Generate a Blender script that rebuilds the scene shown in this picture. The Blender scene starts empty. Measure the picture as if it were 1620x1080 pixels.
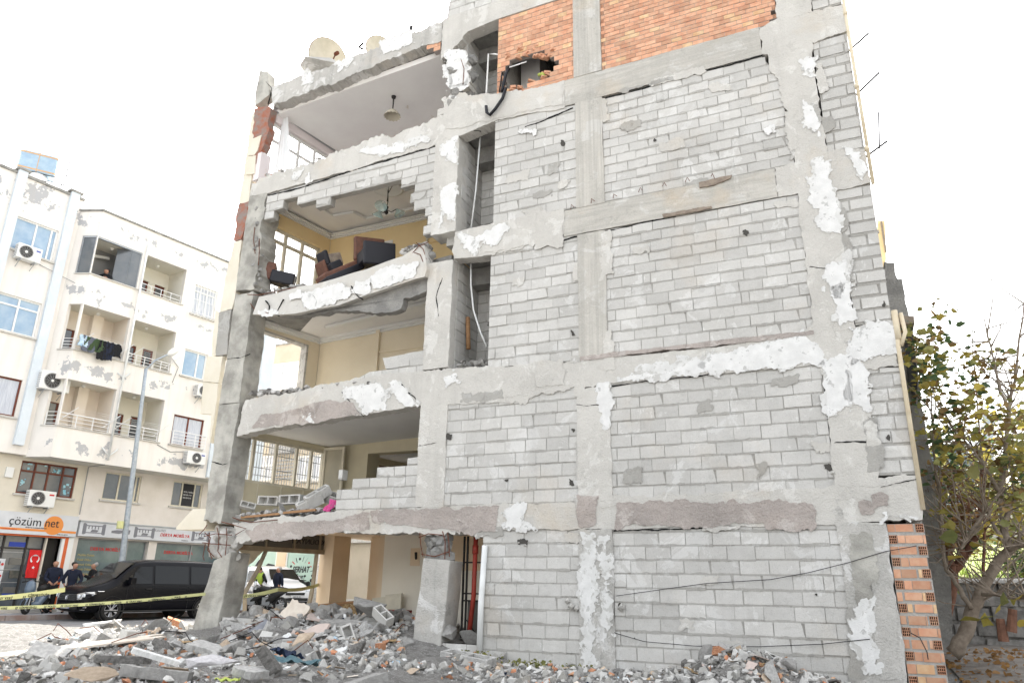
import bpy, bmesh, math, random
from mathutils import Vector, Matrix, noise, Euler
R = math.radians
random.seed(7)
scn = bpy.context.scene
# ---------------------------------------------------------------- camera
CH = 1.18                                   # camera height over the lot
PITCH, ROLL, FPX = R(18.384), R(.94), 1160.0
FWD = Vector((0, math.cos(PITCH), math.sin(PITCH)))
_r0 = Vector((1, 0, 0)); _u0 = _r0.cross(FWD)
RGT = math.cos(ROLL)*_r0 + math.sin(ROLL)*_u0
UPV = -math.sin(ROLL)*_r0 + math.cos(ROLL)*_u0
cd = bpy.data.cameras.new('camera'); cam = bpy.data.objects.new('camera', cd)
scn.collection.objects.link(cam); scn.camera = cam
cd.sensor_width = 36; cd.lens = FPX/1620*36; cd.clip_start = .05; cd.clip_end = 4000
m = Matrix((RGT, UPV, -FWD)).transposed().to_4x4(); m.translation = (0, 0, CH); cam.matrix_world = m
# ---------------------------------------------------------------- world, sun, exposure
SUN_AZ, SUN_EL = R(-3), R(47)
w = bpy.data.worlds.new("World"); scn.world = w; w.use_nodes = True
nt = w.node_tree; bg = nt.nodes['Background']
sky = nt.nodes.new('ShaderNodeTexSky'); sky.sky_type = 'NISHITA'; sky.sun_disc = False
sky.sun_elevation = SUN_EL; sky.sun_rotation = SUN_AZ; sky.dust_density = 4; sky.air_density = 1.5; sky.ozone_density = 1.0
hs = nt.nodes.new('ShaderNodeHueSaturation'); hs.inputs['Saturation'].default_value = .2
nt.links.new(sky.outputs[0], hs.inputs['Color']); nt.links.new(hs.outputs[0], bg.inputs['Color'])
bg.inputs['Strength'].default_value = .15
sl = bpy.data.lights.new('sun', 'SUN'); sl.energy = 2.6; sl.angle = R(.5); sl.color = (1, .95, .87)
so = bpy.data.objects.new('sun', sl); scn.collection.objects.link(so)
so.rotation_euler = Vector((math.sin(SUN_AZ)*math.cos(SUN_EL), math.cos(SUN_AZ)*math.cos(SUN_EL), math.sin(SUN_EL))).to_track_quat('Z', 'Y').to_euler()
scn.view_settings.view_transform = 'Standard'; scn.view_settings.look = 'None'
scn.view_settings.exposure = 2.03; scn.view_settings.gamma = 1
# ---------------------------------------------------------------- frames and picture maths
def ray(x, y): return FWD + RGT*((x-810)/FPX) + UPV*((540-y)/FPX)
CAM = Vector((0, 0, CH))
class Frame:
    def __init__(s, o, u, n): s.o = Vector(o); s.u = Vector(u).normalized(); s.n = Vector(n).normalized()
    def __call__(s, u, v, w=0): return s.o + s.u*u + s.n*w + Vector((0, 0, v))
    def px(s, x, y, w=0):                    # where the ray of photo pixel x, y meets the wall plane w out
        d = ray(x, y); t = ((s.o + s.n*w - CAM).dot(s.n))/d.dot(s.n); q = CAM + d*t - s.o
        return (q.dot(s.u), q.z)
    def pp(s, pts, w=0): return [s.px(p[0], p[1], w) for p in pts]
def ground(x, y, z=0): d = ray(x, y); return CAM + d*((z-CH)/d.z)
A1, A2 = R(-65.235), R(33.99)
DF = Vector((math.sin(A1), math.cos(A1), 0)); DS = Vector((math.sin(A2), math.cos(A2), 0))
UF = -DF; NF = Vector((UF.y, -UF.x, 0))
F = Frame((-.1193, 12.8778, 0), UF, NF)                       # broken wall of the damaged building: u right, w to camera
NS = Vector((DS.y, -DS.x, 0))
L = Frame((-16.3818, 27.8222, 0), DS, NS)                     # apartment building across the street
UL = -6.93
G = Frame(F(UL, 0), DS, NS)                                   # street side of the damaged building
# ---------------------------------------------------------------- objects
col = scn.collection
def prop(o, label=None, cat=None, group=None, kind=None):
    if label: o['label'] = label
    if cat: o['category'] = cat
    if group: o['group'] = group
    if kind: o['kind'] = kind
    return o
def thing(name, label, cat, loc=(0, 0, 0), group=None, rz=0):
    o = bpy.data.objects.new(name, None); o.empty_display_size = .2; col.objects.link(o); o.location = loc; o.rotation_euler = (0, 0, rz)
    return prop(o, label, cat, group)
def wloc(o):
    v = Vector((0, 0, 0))
    while o: v += Vector(o.location); o = o.parent
    return v
class MB:
    def __init__(s): s.v = []; s.f = []; s.m = []
    def add(s, vs, fs, mi=0):
        b = len(s.v); s.v += [tuple(q) for q in vs]; s.f += [tuple(i+b for i in f) for f in fs]; s.m += [mi]*len(fs)
    def hexa(s, p, mi=0): s.add(p, [(0, 3, 2, 1), (4, 5, 6, 7), (0, 1, 5, 4), (1, 2, 6, 5), (2, 3, 7, 6), (3, 0, 4, 7)], mi)
    def box(s, fr, u0, u1, v0, v1, w0, w1, mi=0):
        s.hexa([fr(u0, v0, w0), fr(u1, v0, w0), fr(u1, v0, w1), fr(u0, v0, w1), fr(u0, v1, w0), fr(u1, v1, w0), fr(u1, v1, w1), fr(u0, v1, w1)], mi)
    def cube(s, c, sz, rot=None, mi=0):
        M = rot.to_matrix() if isinstance(rot, Euler) else (rot or Matrix.Identity(3)); c = Vector(c); a, b, d = sz[0]/2, sz[1]/2, sz[2]/2
        s.hexa([c + M @ Vector(q) for q in ((-a, -b, -d), (a, -b, -d), (a, b, -d), (-a, b, -d), (-a, -b, d), (a, -b, d), (a, b, d), (-a, b, d))], mi)
    def prism(s, fr, poly, w0, w1, mi=0, front=None):
        n = len(poly); vs = [fr(u, v, w0) for u, v in poly] + [fr(u, v, w1) for u, v in poly]
        fs = [tuple(range(n))[::-1], tuple(range(n, 2*n))] + [(i, (i+1) % n, n+(i+1) % n, n+i) for i in range(n)]
        s.add(vs, fs, mi)
    def tube(s, pts, r, n=6, mi=0, cap=True):
        pts = [Vector(p) for p in pts]; rs = r if isinstance(r, (list, tuple)) else [r]*len(pts)
        vs = []; prev = None
        for i, p in enumerate(pts):
            t = (pts[min(i+1, len(pts)-1)] - pts[max(i-1, 0)])
            t = t.normalized() if t.length > 1e-9 else Vector((0, 0, 1))
            if prev is None: a = t.orthogonal().normalized()
            else: a = (prev - t*prev.dot(t)); a = a.normalized() if a.length > 1e-6 else t.orthogonal().normalized()
            prev = a; b = t.cross(a)
            vs += [p + (a*math.cos(2*math.pi*k/n) + b*math.sin(2*math.pi*k/n))*rs[i] for k in range(n)]
        fs = []
        for i in range(len(pts)-1): fs += [(i*n+k, i*n+(k+1) % n, (i+1)*n+(k+1) % n, (i+1)*n+k) for k in range(n)]
        if cap: fs += [tuple(range(n))[::-1], tuple(range((len(pts)-1)*n, len(pts)*n))]
        s.add(vs, fs, mi)
    def lathe(s, o, ax, prof, n=16, mi=0):          # prof: (radius, distance along ax)
        ax = Vector(ax).normalized(); a = ax.orthogonal().normalized(); b = ax.cross(a); o = Vector(o); vs = []
        for r, t in prof: vs += [o + ax*t + (a*math.cos(2*math.pi*k/n) + b*math.sin(2*math.pi*k/n))*r for k in range(n)]
        s.add(vs, [(i*n+k, i*n+(k+1) % n, (i+1)*n+(k+1) % n, (i+1)*n+k) for i in range(len(prof)-1) for k in range(n)], mi)
    def build(s, name, mats, parent=None, local=False, smooth=False):
        me = bpy.data.meshes.new(name); off = Vector((0, 0, 0))
        if not isinstance(mats, (list, tuple)): mats = [mats]
        if not local:
            if parent: off = wloc(parent)
            elif s.v:
                xs, ys, zs = zip(*s.v); off = Vector(((min(xs)+max(xs))/2, (min(ys)+max(ys))/2, min(zs)))
        me.from_pydata([(x-off.x, y-off.y, z-off.z) for x, y, z in s.v], [], s.f)
        for q in mats: me.materials.append(q)
        if len(mats) > 1: me.polygons.foreach_set('material_index', s.m)
        if smooth: me.polygons.foreach_set('use_smooth', [True]*len(s.f))
        me.update(); o = bpy.data.objects.new(name, me); col.objects.link(o)
        if parent: o.parent = parent
        elif not local: o.location = off
        return o
def fixn(o):
    bm = bmesh.new(); bm.from_mesh(o.data); bmesh.ops.recalc_face_normals(bm, faces=bm.faces); bm.to_mesh(o.data); bm.free(); return o
def jag(pts, amp=.02, step=.12, seed=0):
    """roughen an outline by midpoint displacement; a vertex may carry its own amplitude as third value (edge that starts there)"""
    rn = random.Random(seed); out = []; n = len(pts)
    def sub(a, b, am, d):
        if d <= step: return
        q = rn.uniform(-am, am)*min(1.15, (d/.25)**.55)*1.25; m = ((a[0]+b[0])/2 - (b[1]-a[1])/d*q, (a[1]+b[1])/2 + (b[0]-a[0])/d*q)
        sub(a, m, am, d/2); out.append(m); sub(m, b, am, d/2)
    for i in range(n):
        a = pts[i]; b = pts[(i+1) % n]; am = a[2] if len(a) > 2 else amp
        out.append((a[0], a[1])); d = math.hypot(b[0]-a[0], b[1]-a[1])
        if am > 0 and d > 1e-6: sub(a[:2], b[:2], am, d)
    return out
def clip(poly, u0, u1, v0, v1):
    def cut(ps, ins, inter):
        out = []
        for i in range(len(ps)):
            a, b = ps[i-1], ps[i]
            if ins(b):
                if not ins(a): out.append(inter(a, b))
                out.append(b)
            elif ins(a): out.append(inter(a, b))
        return out
    def ix(c): return lambda a, b: (c, a[1]+(b[1]-a[1])*(c-a[0])/(b[0]-a[0]))
    def iy(c): return lambda a, b: (a[0]+(b[0]-a[0])*(c-a[1])/(b[1]-a[1]), c)
    for ins, it in ((lambda p: p[0] >= u0, ix(u0)), (lambda p: p[0] <= u1, ix(u1)), (lambda p: p[1] >= v0, iy(v0)), (lambda p: p[1] <= v1, iy(v1))):
        if len(poly) < 3: return []
        poly = cut(poly, ins, it)
    return poly
def area(p): return abs(sum(p[i-1][0]*p[i][1]-p[i][0]*p[i-1][1] for i in range(len(p))))/2
def inside(p, poly):
    c = False
    for i in range(len(poly)):
        a, b = poly[i-1], poly[i]
        if (a[1] > p[1]) != (b[1] > p[1]) and p[0] < (b[0]-a[0])*(p[1]-a[1])/(b[1]-a[1])+a[0]: c = not c
    return c
# ---------------------------------------------------------------- materials
MT = {}
def mat(name, c, rough=.85, c2=None, sc=3, bump=0, bsc=30, metal=0, island=0, spec=.3, stretch=None, c3=None, sc3=1.0, th3=.6, w3=.05, trans=0, alpha=1, emit=None, coat=0, det=8, coords='Object'):
    m = bpy.data.materials.new(name); m.use_nodes = True; t = m.node_tree; N = t.nodes; K = t.links.new; b = N['Principled BSDF']
    b.inputs['Roughness'].default_value = rough; b.inputs['Metallic'].default_value = metal; b.inputs['Specular IOR Level'].default_value = spec
    b.inputs['Base Color'].default_value = (*c, 1)
    if coat: b.inputs['Coat Weight'].default_value = coat; b.inputs['Coat Roughness'].default_value = .05
    if trans: b.inputs['Transmission Weight'].default_value = trans
    if alpha < 1: b.inputs['Alpha'].default_value = alpha
    if emit: b.inputs['Emission Color'].default_value = (*emit[0], 1); b.inputs['Emission Strength'].default_value = emit[1]
    tc = N.new('ShaderNodeNewGeometry'); pos = tc.outputs['Position']
    if coords == 'Object': tc2 = N.new('ShaderNodeTexCoord'); pos = tc2.outputs['Object']
    if stretch:
        mp = N.new('ShaderNodeMapping'); mp.inputs['Scale'].default_value = stretch; K(pos, mp.inputs[0]); pos = mp.outputs[0]
    def nz(scale, d=6, r=.6):
        n = N.new('ShaderNodeTexNoise'); n.inputs['Scale'].default_value = scale; n.inputs['Detail'].default_value = d; n.inputs['Roughness'].default_value = r; K(pos, n.inputs['Vector']); return n.outputs['Fac']
    def mix(f, a, bb):
        x = N.new('ShaderNodeMix'); x.data_type = 'RGBA'
        K(f, x.inputs[0]) if not isinstance(f, float) else None
        if isinstance(f, float): x.inputs[0].default_value = f
        for k, q in ((6, a), (7, bb)):
            if isinstance(q, tuple): x.inputs[k].default_value = (*q, 1)
            else: K(q, x.inputs[k])
        return x.outputs[2]
    def ramp(f, a, bb):
        x = N.new('ShaderNodeMapRange'); x.inputs[1].default_value = a; x.inputs[2].default_value = bb; x.interpolation_type = 'SMOOTHSTEP'; K(f, x.inputs[0]); return x.outputs[0]
    cur = c
    if c2: cur = mix(ramp(nz(sc, det), .32, .68), cur, c2)
    if c3: cur = mix(ramp(nz(sc3, 10, .68), th3, th3+w3), cur, c3)
    if island:
        rp = N.new('ShaderNodeMapRange'); rp.inputs[3].default_value = 1-island; rp.inputs[4].default_value = 1+island; K(tc.outputs['Random Per Island'], rp.inputs[0])
        hsv = N.new('ShaderNodeHueSaturation'); K(rp.outputs[0], hsv.inputs['Value'])
        if isinstance(cur, tuple): hsv.inputs['Color'].default_value = (*cur, 1)
        else: K(cur, hsv.inputs['Color'])
        cur = hsv.outputs[0]
    if not isinstance(cur, tuple): K(cur, b.inputs['Base Color'])
    if bump:
        bp = N.new('ShaderNodeBump'); bp.inputs['Strength'].default_value = 1; bp.inputs['Distance'].default_value = bump; K(nz(bsc, 8, .7), bp.inputs['Height']); K(bp.outputs[0], b.inputs['Normal'])
    MT[name] = m; return m
def text(body, fr, u, v, w, size, material, parent=None, name='lettering', mirror=False, align='LEFT', shear=0, bold=0, sx=1.0):
    """lettering as a thin mesh lying on a wall frame; u, v is the left end of the baseline"""
    c = bpy.data.curves.new('t', 'FONT'); c.body = body; c.size = size; c.align_x = align; c.shear = shear; c.offset = bold; c.resolution_u = 3; c.extrude = .004
    o = bpy.data.objects.new('t', c); col.objects.link(o)
    me = bpy.data.meshes.new_from_object(o.evaluated_get(bpy.context.evaluated_depsgraph_get())); bpy.data.objects.remove(o)
    off = wloc(parent) if parent else Vector((0, 0, 0))
    for q in me.vertices:
        x, y, z = q.co; q.co = fr(u + (-x if mirror else x)*sx, v + y, w + z) - off
    me.materials.clear(); me.materials.append(material); ob = bpy.data.objects.new(name, me); col.objects.link(ob); ob.parent = parent; return ob
W1 = 'World'
def masonry(name, base, dark, light, bump=.012, streak=.35, ochre=.25, speck=.25, island=0, bscale=40, board=None, spots=0, dk=.55):
    """weathered cement surface: skim-coat blotches with sharp edges, rain streaks, ochre stains, pits and fine grain"""
    m = bpy.data.materials.new(name); m.use_nodes = True; t = m.node_tree; N = t.nodes; K = t.links.new; b = N['Principled BSDF']; b.inputs['Roughness'].default_value = .93; b.inputs['Specular IOR Level'].default_value = .2
    g = N.new('ShaderNodeNewGeometry'); pos = g.outputs['Position']
    def mp(sc): x = N.new('ShaderNodeMapping'); x.inputs['Scale'].default_value = sc; K(pos, x.inputs[0]); return x.outputs[0]
    def nz(sc, d=6, r=.6, v=None, dist=0):
        n = N.new('ShaderNodeTexNoise'); n.inputs['Scale'].default_value = sc; n.inputs['Detail'].default_value = d; n.inputs['Roughness'].default_value = r; n.inputs['Distortion'].default_value = dist; K(v or pos, n.inputs['Vector']); return n.outputs['Fac']
    def rg(f, a_, b_, lo=0, hi=1):
        x = N.new('ShaderNodeMapRange'); x.inputs[1].default_value = a_; x.inputs[2].default_value = b_; x.inputs[3].default_value = lo; x.inputs[4].default_value = hi; K(f, x.inputs[0]); return x.outputs[0]
    def mix(f, a_, b_, mode='MIX'):
        x = N.new('ShaderNodeMix'); x.data_type = 'RGBA'; x.blend_type = mode; K(f, x.inputs[0])
        for k, q in ((6, a_), (7, b_)):
            if isinstance(q, tuple): x.inputs[k].default_value = (*q, 1)
            else: K(q, x.inputs[k])
        return x.outputs[2]
    c = mix(rg(nz(.9, 8, .65), .38, .62), base, dark); c = mix(rg(nz(1.7, 10, .7, None, .6), .56, .585, 0, .75), c, light); c = mix(rg(nz(2.6, 12, .72, None, .3), .60, .615, 0, dk), c, tuple(q*.72 for q in dark))
    if board: c = mix(rg(nz(2.2, 4, .6, mp(board)), .40, .60, 0, .55), c, tuple(q*.78 for q in dark))
    if ochre: c = mix(rg(nz(.75, 7, .6), .57, .70, 0, ochre), c, (base[0]*.95, base[1]*.78, base[2]*.58))
    if streak: c = mix(rg(nz(1.2, 8, .6, mp((3.2, 3.2, .22))), .53, .72, 0, streak), c, tuple(q*.6 for q in dark))
    c = mix(rg(nz(75, 3, .6), .58, .70, 0, speck), c, tuple(q*.45 for q in dark)); c = mix(rg(nz(38, 4, .7), .35, .65, 0, .22), c, light)
    if island:
        hs_ = N.new('ShaderNodeHueSaturation'); K(rg(g.outputs['Random Per Island'], 0, 1, 1-island, 1+island), hs_.inputs['Value']); K(c, hs_.inputs['Color']); c = hs_.outputs[0]
    K(c, b.inputs['Base Color'])
    ad = N.new('ShaderNodeMath'); ad.operation = 'MULTIPLY_ADD'; ad.inputs[1].default_value = .45; K(nz(bscale, 8, .75), ad.inputs[0]); K(nz(5, 8, .6), ad.inputs[2])
    bp = N.new('ShaderNodeBump'); bp.inputs['Distance'].default_value = bump*2.2; K(ad.outputs[0], bp.inputs['Height']); K(bp.outputs[0], b.inputs['Normal']); MT[name] = m
masonry('render_grey', (.58, .56, .52), (.49, .472, .438), (.65, .635, .60), .013, .22, .35, .2, dk=.3)
masonry('render_dirty', (.54, .52, .485), (.40, .388, .36), (.70, .69, .67), .018, .5, .35)
masonry('render_pink', (.49, .43, .395), (.36, .32, .295), (.58, .535, .50), .035, .2, .15, .5, bscale=26)
masonry('board_concrete', (.55, .525, .475), (.45, .43, .39), (.60, .59, .56), .012, .3, .5, board=(.5, .5, 7))
masonry('board_concrete_upright', (.55, .525, .475), (.45, .43, .39), (.60, .59, .56), .012, .5, .4, board=(7, 7, .12))
masonry('old_concrete', (.60, .575, .53), (.51, .49, .445), (.67, .65, .61), .016, .35, .45, .25, dk=.25)
masonry('block', (.57, .557, .53), (.49, .478, .452), (.63, .622, .60), .011, .16, .2, .35, island=.085, bscale=90, dk=.22)
masonry('mortar', (.44, .425, .395), (.36, .347, .32), (.47, .462, .44), .02, .2, .2, .3, bscale=60)
mat('white_soft', (.68, .675, .66), .85, (.60, .595, .575), 6, .01, 60, c3=(.50, .49, .465), sc3=9, th3=.52, w3=.05, coords=W1)
mat('corner_wall', (.50, .44, .35), .85, (.44, .385, .30), 1.0, .004, 40, coords=W1)
mat('curtain_beige', (.46, .42, .33), .3, (.40, .37, .29), 2)
mat('white_coat', (.73, .725, .71), .8, (.64, .635, .62), 6, .01, 60, c3=(.48, .475, .46), sc3=7, th3=.60, w3=.012, coords=W1)
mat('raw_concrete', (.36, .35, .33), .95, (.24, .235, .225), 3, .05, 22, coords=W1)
mat('old_concrete', (.50, .485, .44), .95, (.27, .26, .235), 2.2, .02, 30, c3=(.33, .33, .22), sc3=.8, th3=.62, w3=.12, coords=W1)
mat('brick', (.58, .29, .18), .9, (.64, .39, .26), 1.1, .008, 70, island=.2, coords=W1, stretch=(6, 6, 6))
mat('brick_pale', (.68, .49, .30), .9, (.60, .36, .20), 7, .008, 70, island=.1, coords=W1)
mat('brick_dark', (.34, .12, .07), .95, (.25, .22, .20), 5, .02, 50, island=.3, coords=W1)
mat('brick_mortar', (.40, .36, .33), .95, (.32, .28, .26), 8, .015, 60, coords=W1)
mat('cream_cladding', (.70, .65, .55), .8, (.64, .59, .48), 1.5, .003, 60, coords=W1)
mat('paint_ochre', (.80, .63, .36), .75, (.75, .58, .32), 1.2, .002, 30, coords=W1)
mat('paint_beige', (.82, .73, .57), .8, (.77, .68, .52), 1.2, .002, 30, coords=W1)
mat('paint_olive', (.66, .60, .44), .8, (.60, .54, .40), 1.5, .002, 30, coords=W1)
mat('paint_peach', (.74, .60, .44), .8, (.70, .56, .40), 1.2, .002, 30, coords=W1)
mat('paint_lilac', (.74, .68, .68), .8, (.70, .64, .64), 1.2, .002, 30, c3=(.62, .50, .36), sc3=2.2, th3=.6, w3=.04, coords=W1)
mat('ceiling_white', (.84, .83, .81), .8, (.79, .77, .76), 1.0, .004, 8, c3=(.62, .57, .48), sc3=1.4, th3=.64, w3=.05, coords=W1)
mat('paint_cream', (.80, .76, .67), .8, (.75, .71, .62), 1.3, .002, 30, coords=W1)
mat('pvc_white', (.78, .78, .76), .4, coords=W1)
mat('pvc_cream', (.70, .65, .53), .5, (.60, .56, .46), 6, coords=W1)
mat('alu_bronze', (.30, .25, .19), .5, (.42, .37, .28), 3, metal=.3, coords=W1)
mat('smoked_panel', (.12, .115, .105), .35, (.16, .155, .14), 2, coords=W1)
mat('void_shade', (.02, .02, .02), 1)  # near-black that stands in for the shade inside holes and gaps
mat('rust', (.16, .055, .03), .95, (.10, .035, .02), 30, .004, 90)
mat('black_steel', (.03, .028, .027), .6)
mat('leather_dark', (.018, .018, .024), .45, bump=.002, bsc=60)
mat('leather_brown', (.17, .075, .05), .6, (.11, .055, .04), 9)
mat('wood', (.38, .22, .11), .8, (.26, .14, .07), 12, .003, 60, stretch=(1, 1, 6))
mat('wood_grey', (.30, .25, .20), .9, (.20, .16, .13), 10, .004, 60)
mat('chipboard', (.50, .36, .19), .9, (.20, .12, .06), 30, .004, 90)
mat('pipe_cream', (.68, .60, .45), .5, (.56, .47, .33), 3)
mat('pipe_white', (.74, .75, .74), .45, (.62, .63, .62), 3)
mat('pipe_red', (.33, .045, .03), .5, (.22, .03, .02), 7)
mat('cable_black', (.012, .012, .016), .5)
mat('cloth_pink', (.72, .12, .35), .9)
mat('cloth_white', (.80, .80, .80), .9)
mat('dish_cream', (.50, .46, .36), .6, (.60, .55, .45), 3)
mat('glass', (.55, .60, .63), .03, spec=.9, alpha=.35)
mat('glass_broken', (.45, .62, .60), .05, spec=.8, alpha=.5)
mat('steel_grey', (.42, .44, .46), .45, (.33, .35, .37), 5, metal=.5)
mat('galvanised', (.40, .44, .48), .5, (.30, .34, .38), 9, metal=.4)
mat('white_metal', (.80, .80, .80), .4)
mat('plastic_white', (.74, .74, .72), .45)
mat('plastic_grey', (.30, .30, .30), .5)
mat('rubber', (.018, .018, .018), .8)
# ground
mat('asphalt', (.20, .20, .205), .95, (.14, .14, .145), 2, .006, 140, c3=(.30, .29, .27), sc3=.7, th3=.56, w3=.12, coords=W1)
mat('pavement', (.36, .36, .37), .9, (.29, .29, .30), 3, .003, 60, coords=W1)
mat('kerb', (.33, .31, .30), .9, (.24, .17, .15), 1.5, .006, 60, coords=W1)
mat('dirt', (.36, .345, .325), .98, (.24, .23, .215), 7, .09, 42, c3=(.50, .49, .47), sc3=30, th3=.56, w3=.03, coords=W1)
mat('soil', (.15, .13, .11), .98, (.24, .215, .19), 4, .04, 30, coords=W1)
# rubble
mat('rub_grey', (.42, .408, .388), .97, (.31, .30, .285), 5, .03, 26, island=.15)
mat('rub_light', (.56, .548, .525), .95, (.39, .38, .365), 5, .02, 40, island=.1)
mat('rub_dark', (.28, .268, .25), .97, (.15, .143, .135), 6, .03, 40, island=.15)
mat('rub_white', (.78, .78, .77), .9, (.60, .60, .58), 6, .01, 50, island=.06)
mat('rub_beige', (.56, .45, .34), .9, (.46, .36, .27), 5, .01, 50, island=.1)
mat('rub_brick', (.50, .20, .11), .92, (.60, .34, .20), 6, .02, 60, island=.2)
mat('rub_blue', (.30, .46, .60), .8, (.55, .66, .74), 7, island=.2)
mat('sheet_pale', (.70, .63, .54), .8, (.60, .52, .44), 2, .003, 40)
mat('sheet_pink', (.56, .46, .41), .8, (.48, .40, .36), 3, .006, 30)
mat('fabric_grey', (.25, .255, .28), .9, (.19, .195, .215), 4, .01, 60)
mat('fabric_navy', (.02, .03, .06), .9)
mat('fabric_teal', (.10, .17, .19), .9, (.06, .11, .13), 8)
mat('fabric_green', (.36, .42, .10), .9)
mat('fabric_pale', (.60, .58, .58), .9, (.46, .44, .45), 8, .01, 40)
# apartment building: peeling paint in bands under each slab
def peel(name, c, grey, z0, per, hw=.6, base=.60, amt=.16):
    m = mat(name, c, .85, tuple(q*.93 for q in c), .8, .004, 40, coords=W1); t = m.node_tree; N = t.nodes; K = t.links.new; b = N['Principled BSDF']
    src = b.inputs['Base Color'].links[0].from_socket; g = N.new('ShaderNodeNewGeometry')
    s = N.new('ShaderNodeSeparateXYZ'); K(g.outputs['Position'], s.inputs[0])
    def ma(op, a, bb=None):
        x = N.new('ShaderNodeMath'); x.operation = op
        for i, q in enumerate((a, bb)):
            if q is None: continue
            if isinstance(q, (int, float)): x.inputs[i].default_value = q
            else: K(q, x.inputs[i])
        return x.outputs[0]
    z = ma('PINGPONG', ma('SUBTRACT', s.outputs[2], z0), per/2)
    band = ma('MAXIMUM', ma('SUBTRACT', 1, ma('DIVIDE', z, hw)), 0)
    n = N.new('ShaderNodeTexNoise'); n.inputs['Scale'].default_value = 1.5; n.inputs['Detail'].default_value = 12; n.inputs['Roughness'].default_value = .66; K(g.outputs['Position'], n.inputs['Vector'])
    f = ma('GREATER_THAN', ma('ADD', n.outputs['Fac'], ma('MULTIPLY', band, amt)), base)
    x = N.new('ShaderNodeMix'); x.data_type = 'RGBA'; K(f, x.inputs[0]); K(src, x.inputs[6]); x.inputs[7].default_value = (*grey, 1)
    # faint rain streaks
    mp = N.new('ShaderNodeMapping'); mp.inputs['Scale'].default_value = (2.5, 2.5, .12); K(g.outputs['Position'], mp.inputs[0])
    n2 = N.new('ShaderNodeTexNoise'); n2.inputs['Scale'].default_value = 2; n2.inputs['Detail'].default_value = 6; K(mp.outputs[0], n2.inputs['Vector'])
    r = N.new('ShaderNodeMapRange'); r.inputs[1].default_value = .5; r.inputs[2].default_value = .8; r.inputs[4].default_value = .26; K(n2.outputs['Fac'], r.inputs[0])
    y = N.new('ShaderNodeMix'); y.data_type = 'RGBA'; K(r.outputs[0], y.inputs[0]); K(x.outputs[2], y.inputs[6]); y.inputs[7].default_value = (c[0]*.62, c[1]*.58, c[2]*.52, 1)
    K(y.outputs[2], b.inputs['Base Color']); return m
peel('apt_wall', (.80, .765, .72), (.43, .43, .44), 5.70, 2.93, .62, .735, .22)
peel('apt_wall_left', (.80, .765, .72), (.42, .42, .43), 14.9, 30, 1.2, .68, .16)
mat('apt_lower', (.68, .63, .53), .85, (.62, .57, .48), 1.2, .004, 40, coords=W1)
mat('apt_lower_pink', (.74, .69, .64), .85, (.66, .61, .55), 1.2, .004, 40, coords=W1)
mat('apt_pilaster', (.66, .71, .76), .8, (.60, .66, .71), 2, coords=W1)
mat('tank_blue', (.30, .42, .55), .5, (.38, .5, .6), 4)
mat('leaf_brown', (.20, .13, .05), .8)
mat('apt_recess', (.78, .76, .68), .85, (.74, .71, .62), 1, coords=W1)
mat('apt_recess_warm', (.78, .70, .60), .85, (.74, .66, .57), 1, coords=W1)
mat('roof_grime', (.22, .215, .20), .95, (.35, .34, .32), 4, .02, 30, coords=W1)
mat('frame_brown', (.16, .045, .025), .5, (.12, .03, .018), 6)
mat('curtain', (.66, .68, .72), .9, (.40, .43, .50), 9, stretch=(9, 9, .2))
mat('curtain_dark', (.13, .14, .16), .9, (.07, .07, .08), 3)
mat('window_blue', (.22, .34, .48), .08, (.36, .46, .56), 1.3, spec=.8)
mat('window_dark', (.07, .085, .10), .08, (.12, .13, .14), 1.2, spec=.8)
mat('shop_glass', (.10, .14, .14), .1, (.18, .22, .215), 1.2, spec=.8)
mat('shop_inside', (.05, .055, .05), .6, (.12, .11, .09), 6)
mat('sign_white', (.62, .63, .65), .5, (.56, .57, .59), 2)
mat('orange', (.72, .26, .06), .5)
mat('band_orange', (.60, .36, .18), .6)
mat('hole_shade', (.07, .066, .06), 1)  # dark colour standing in for the shade of small wall holes
mat('red_orange', (.62, .13, .04), .5)
mat('flag_red', (.62, .02, .02), .7)
mat('ink', (.03, .03, .035), .6)
mat('ink_red', (.50, .03, .03), .6)
mat('ink_grey', (.20, .20, .22), .6)
mat('gold', (.50, .40, .16), .5)
mat('blue_box', (.03, .06, .35), .5)
mat('sticker_blue', (.12, .42, .58), .5, (.4, .6, .65), 8)
mat('mint', (.42, .58, .52), .25, (.36, .52, .47), 1)
mat('tape_yellow', (.62, .62, .30), .6)
# vehicles
mat('van_black', (.004, .004, .006), .25, spec=.16)
mat('car_white', (.72, .73, .76), .2, spec=.5, coat=.6)
mat('car_glass', (.004, .005, .006), .08, spec=.28)
mat('trim_black', (.02, .02, .02), .55)
mat('chrome', (.62, .62, .64), .2, metal=1)
mat('lamp_glass', (.75, .80, .85), .1, spec=.8)
mat('alloy', (.45, .45, .47), .35, metal=.7)
mat('scooter_blue', (.10, .14, .19), .3, coat=.5)
# people
mat('skin', (.42, .235, .16), .6, (.36, .19, .13), 8)
mat('hair_dark', (.02, .016, .013), .8)
mat('hair_grey', (.30, .29, .28), .8)
mat('cloth_navy', (.014, .018, .035), .9)
mat('cloth_black', (.012, .012, .014), .9)
mat('cloth_slate', (.11, .12, .15), .9)
mat('cloth_jeans', (.05, .07, .11), .9)
mat('hi_vis', (.34, .46, .07), .7)
mat('shoe', (.015, .013, .012), .6)
mat('eye', (.02, .015, .012), .3)
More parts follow.
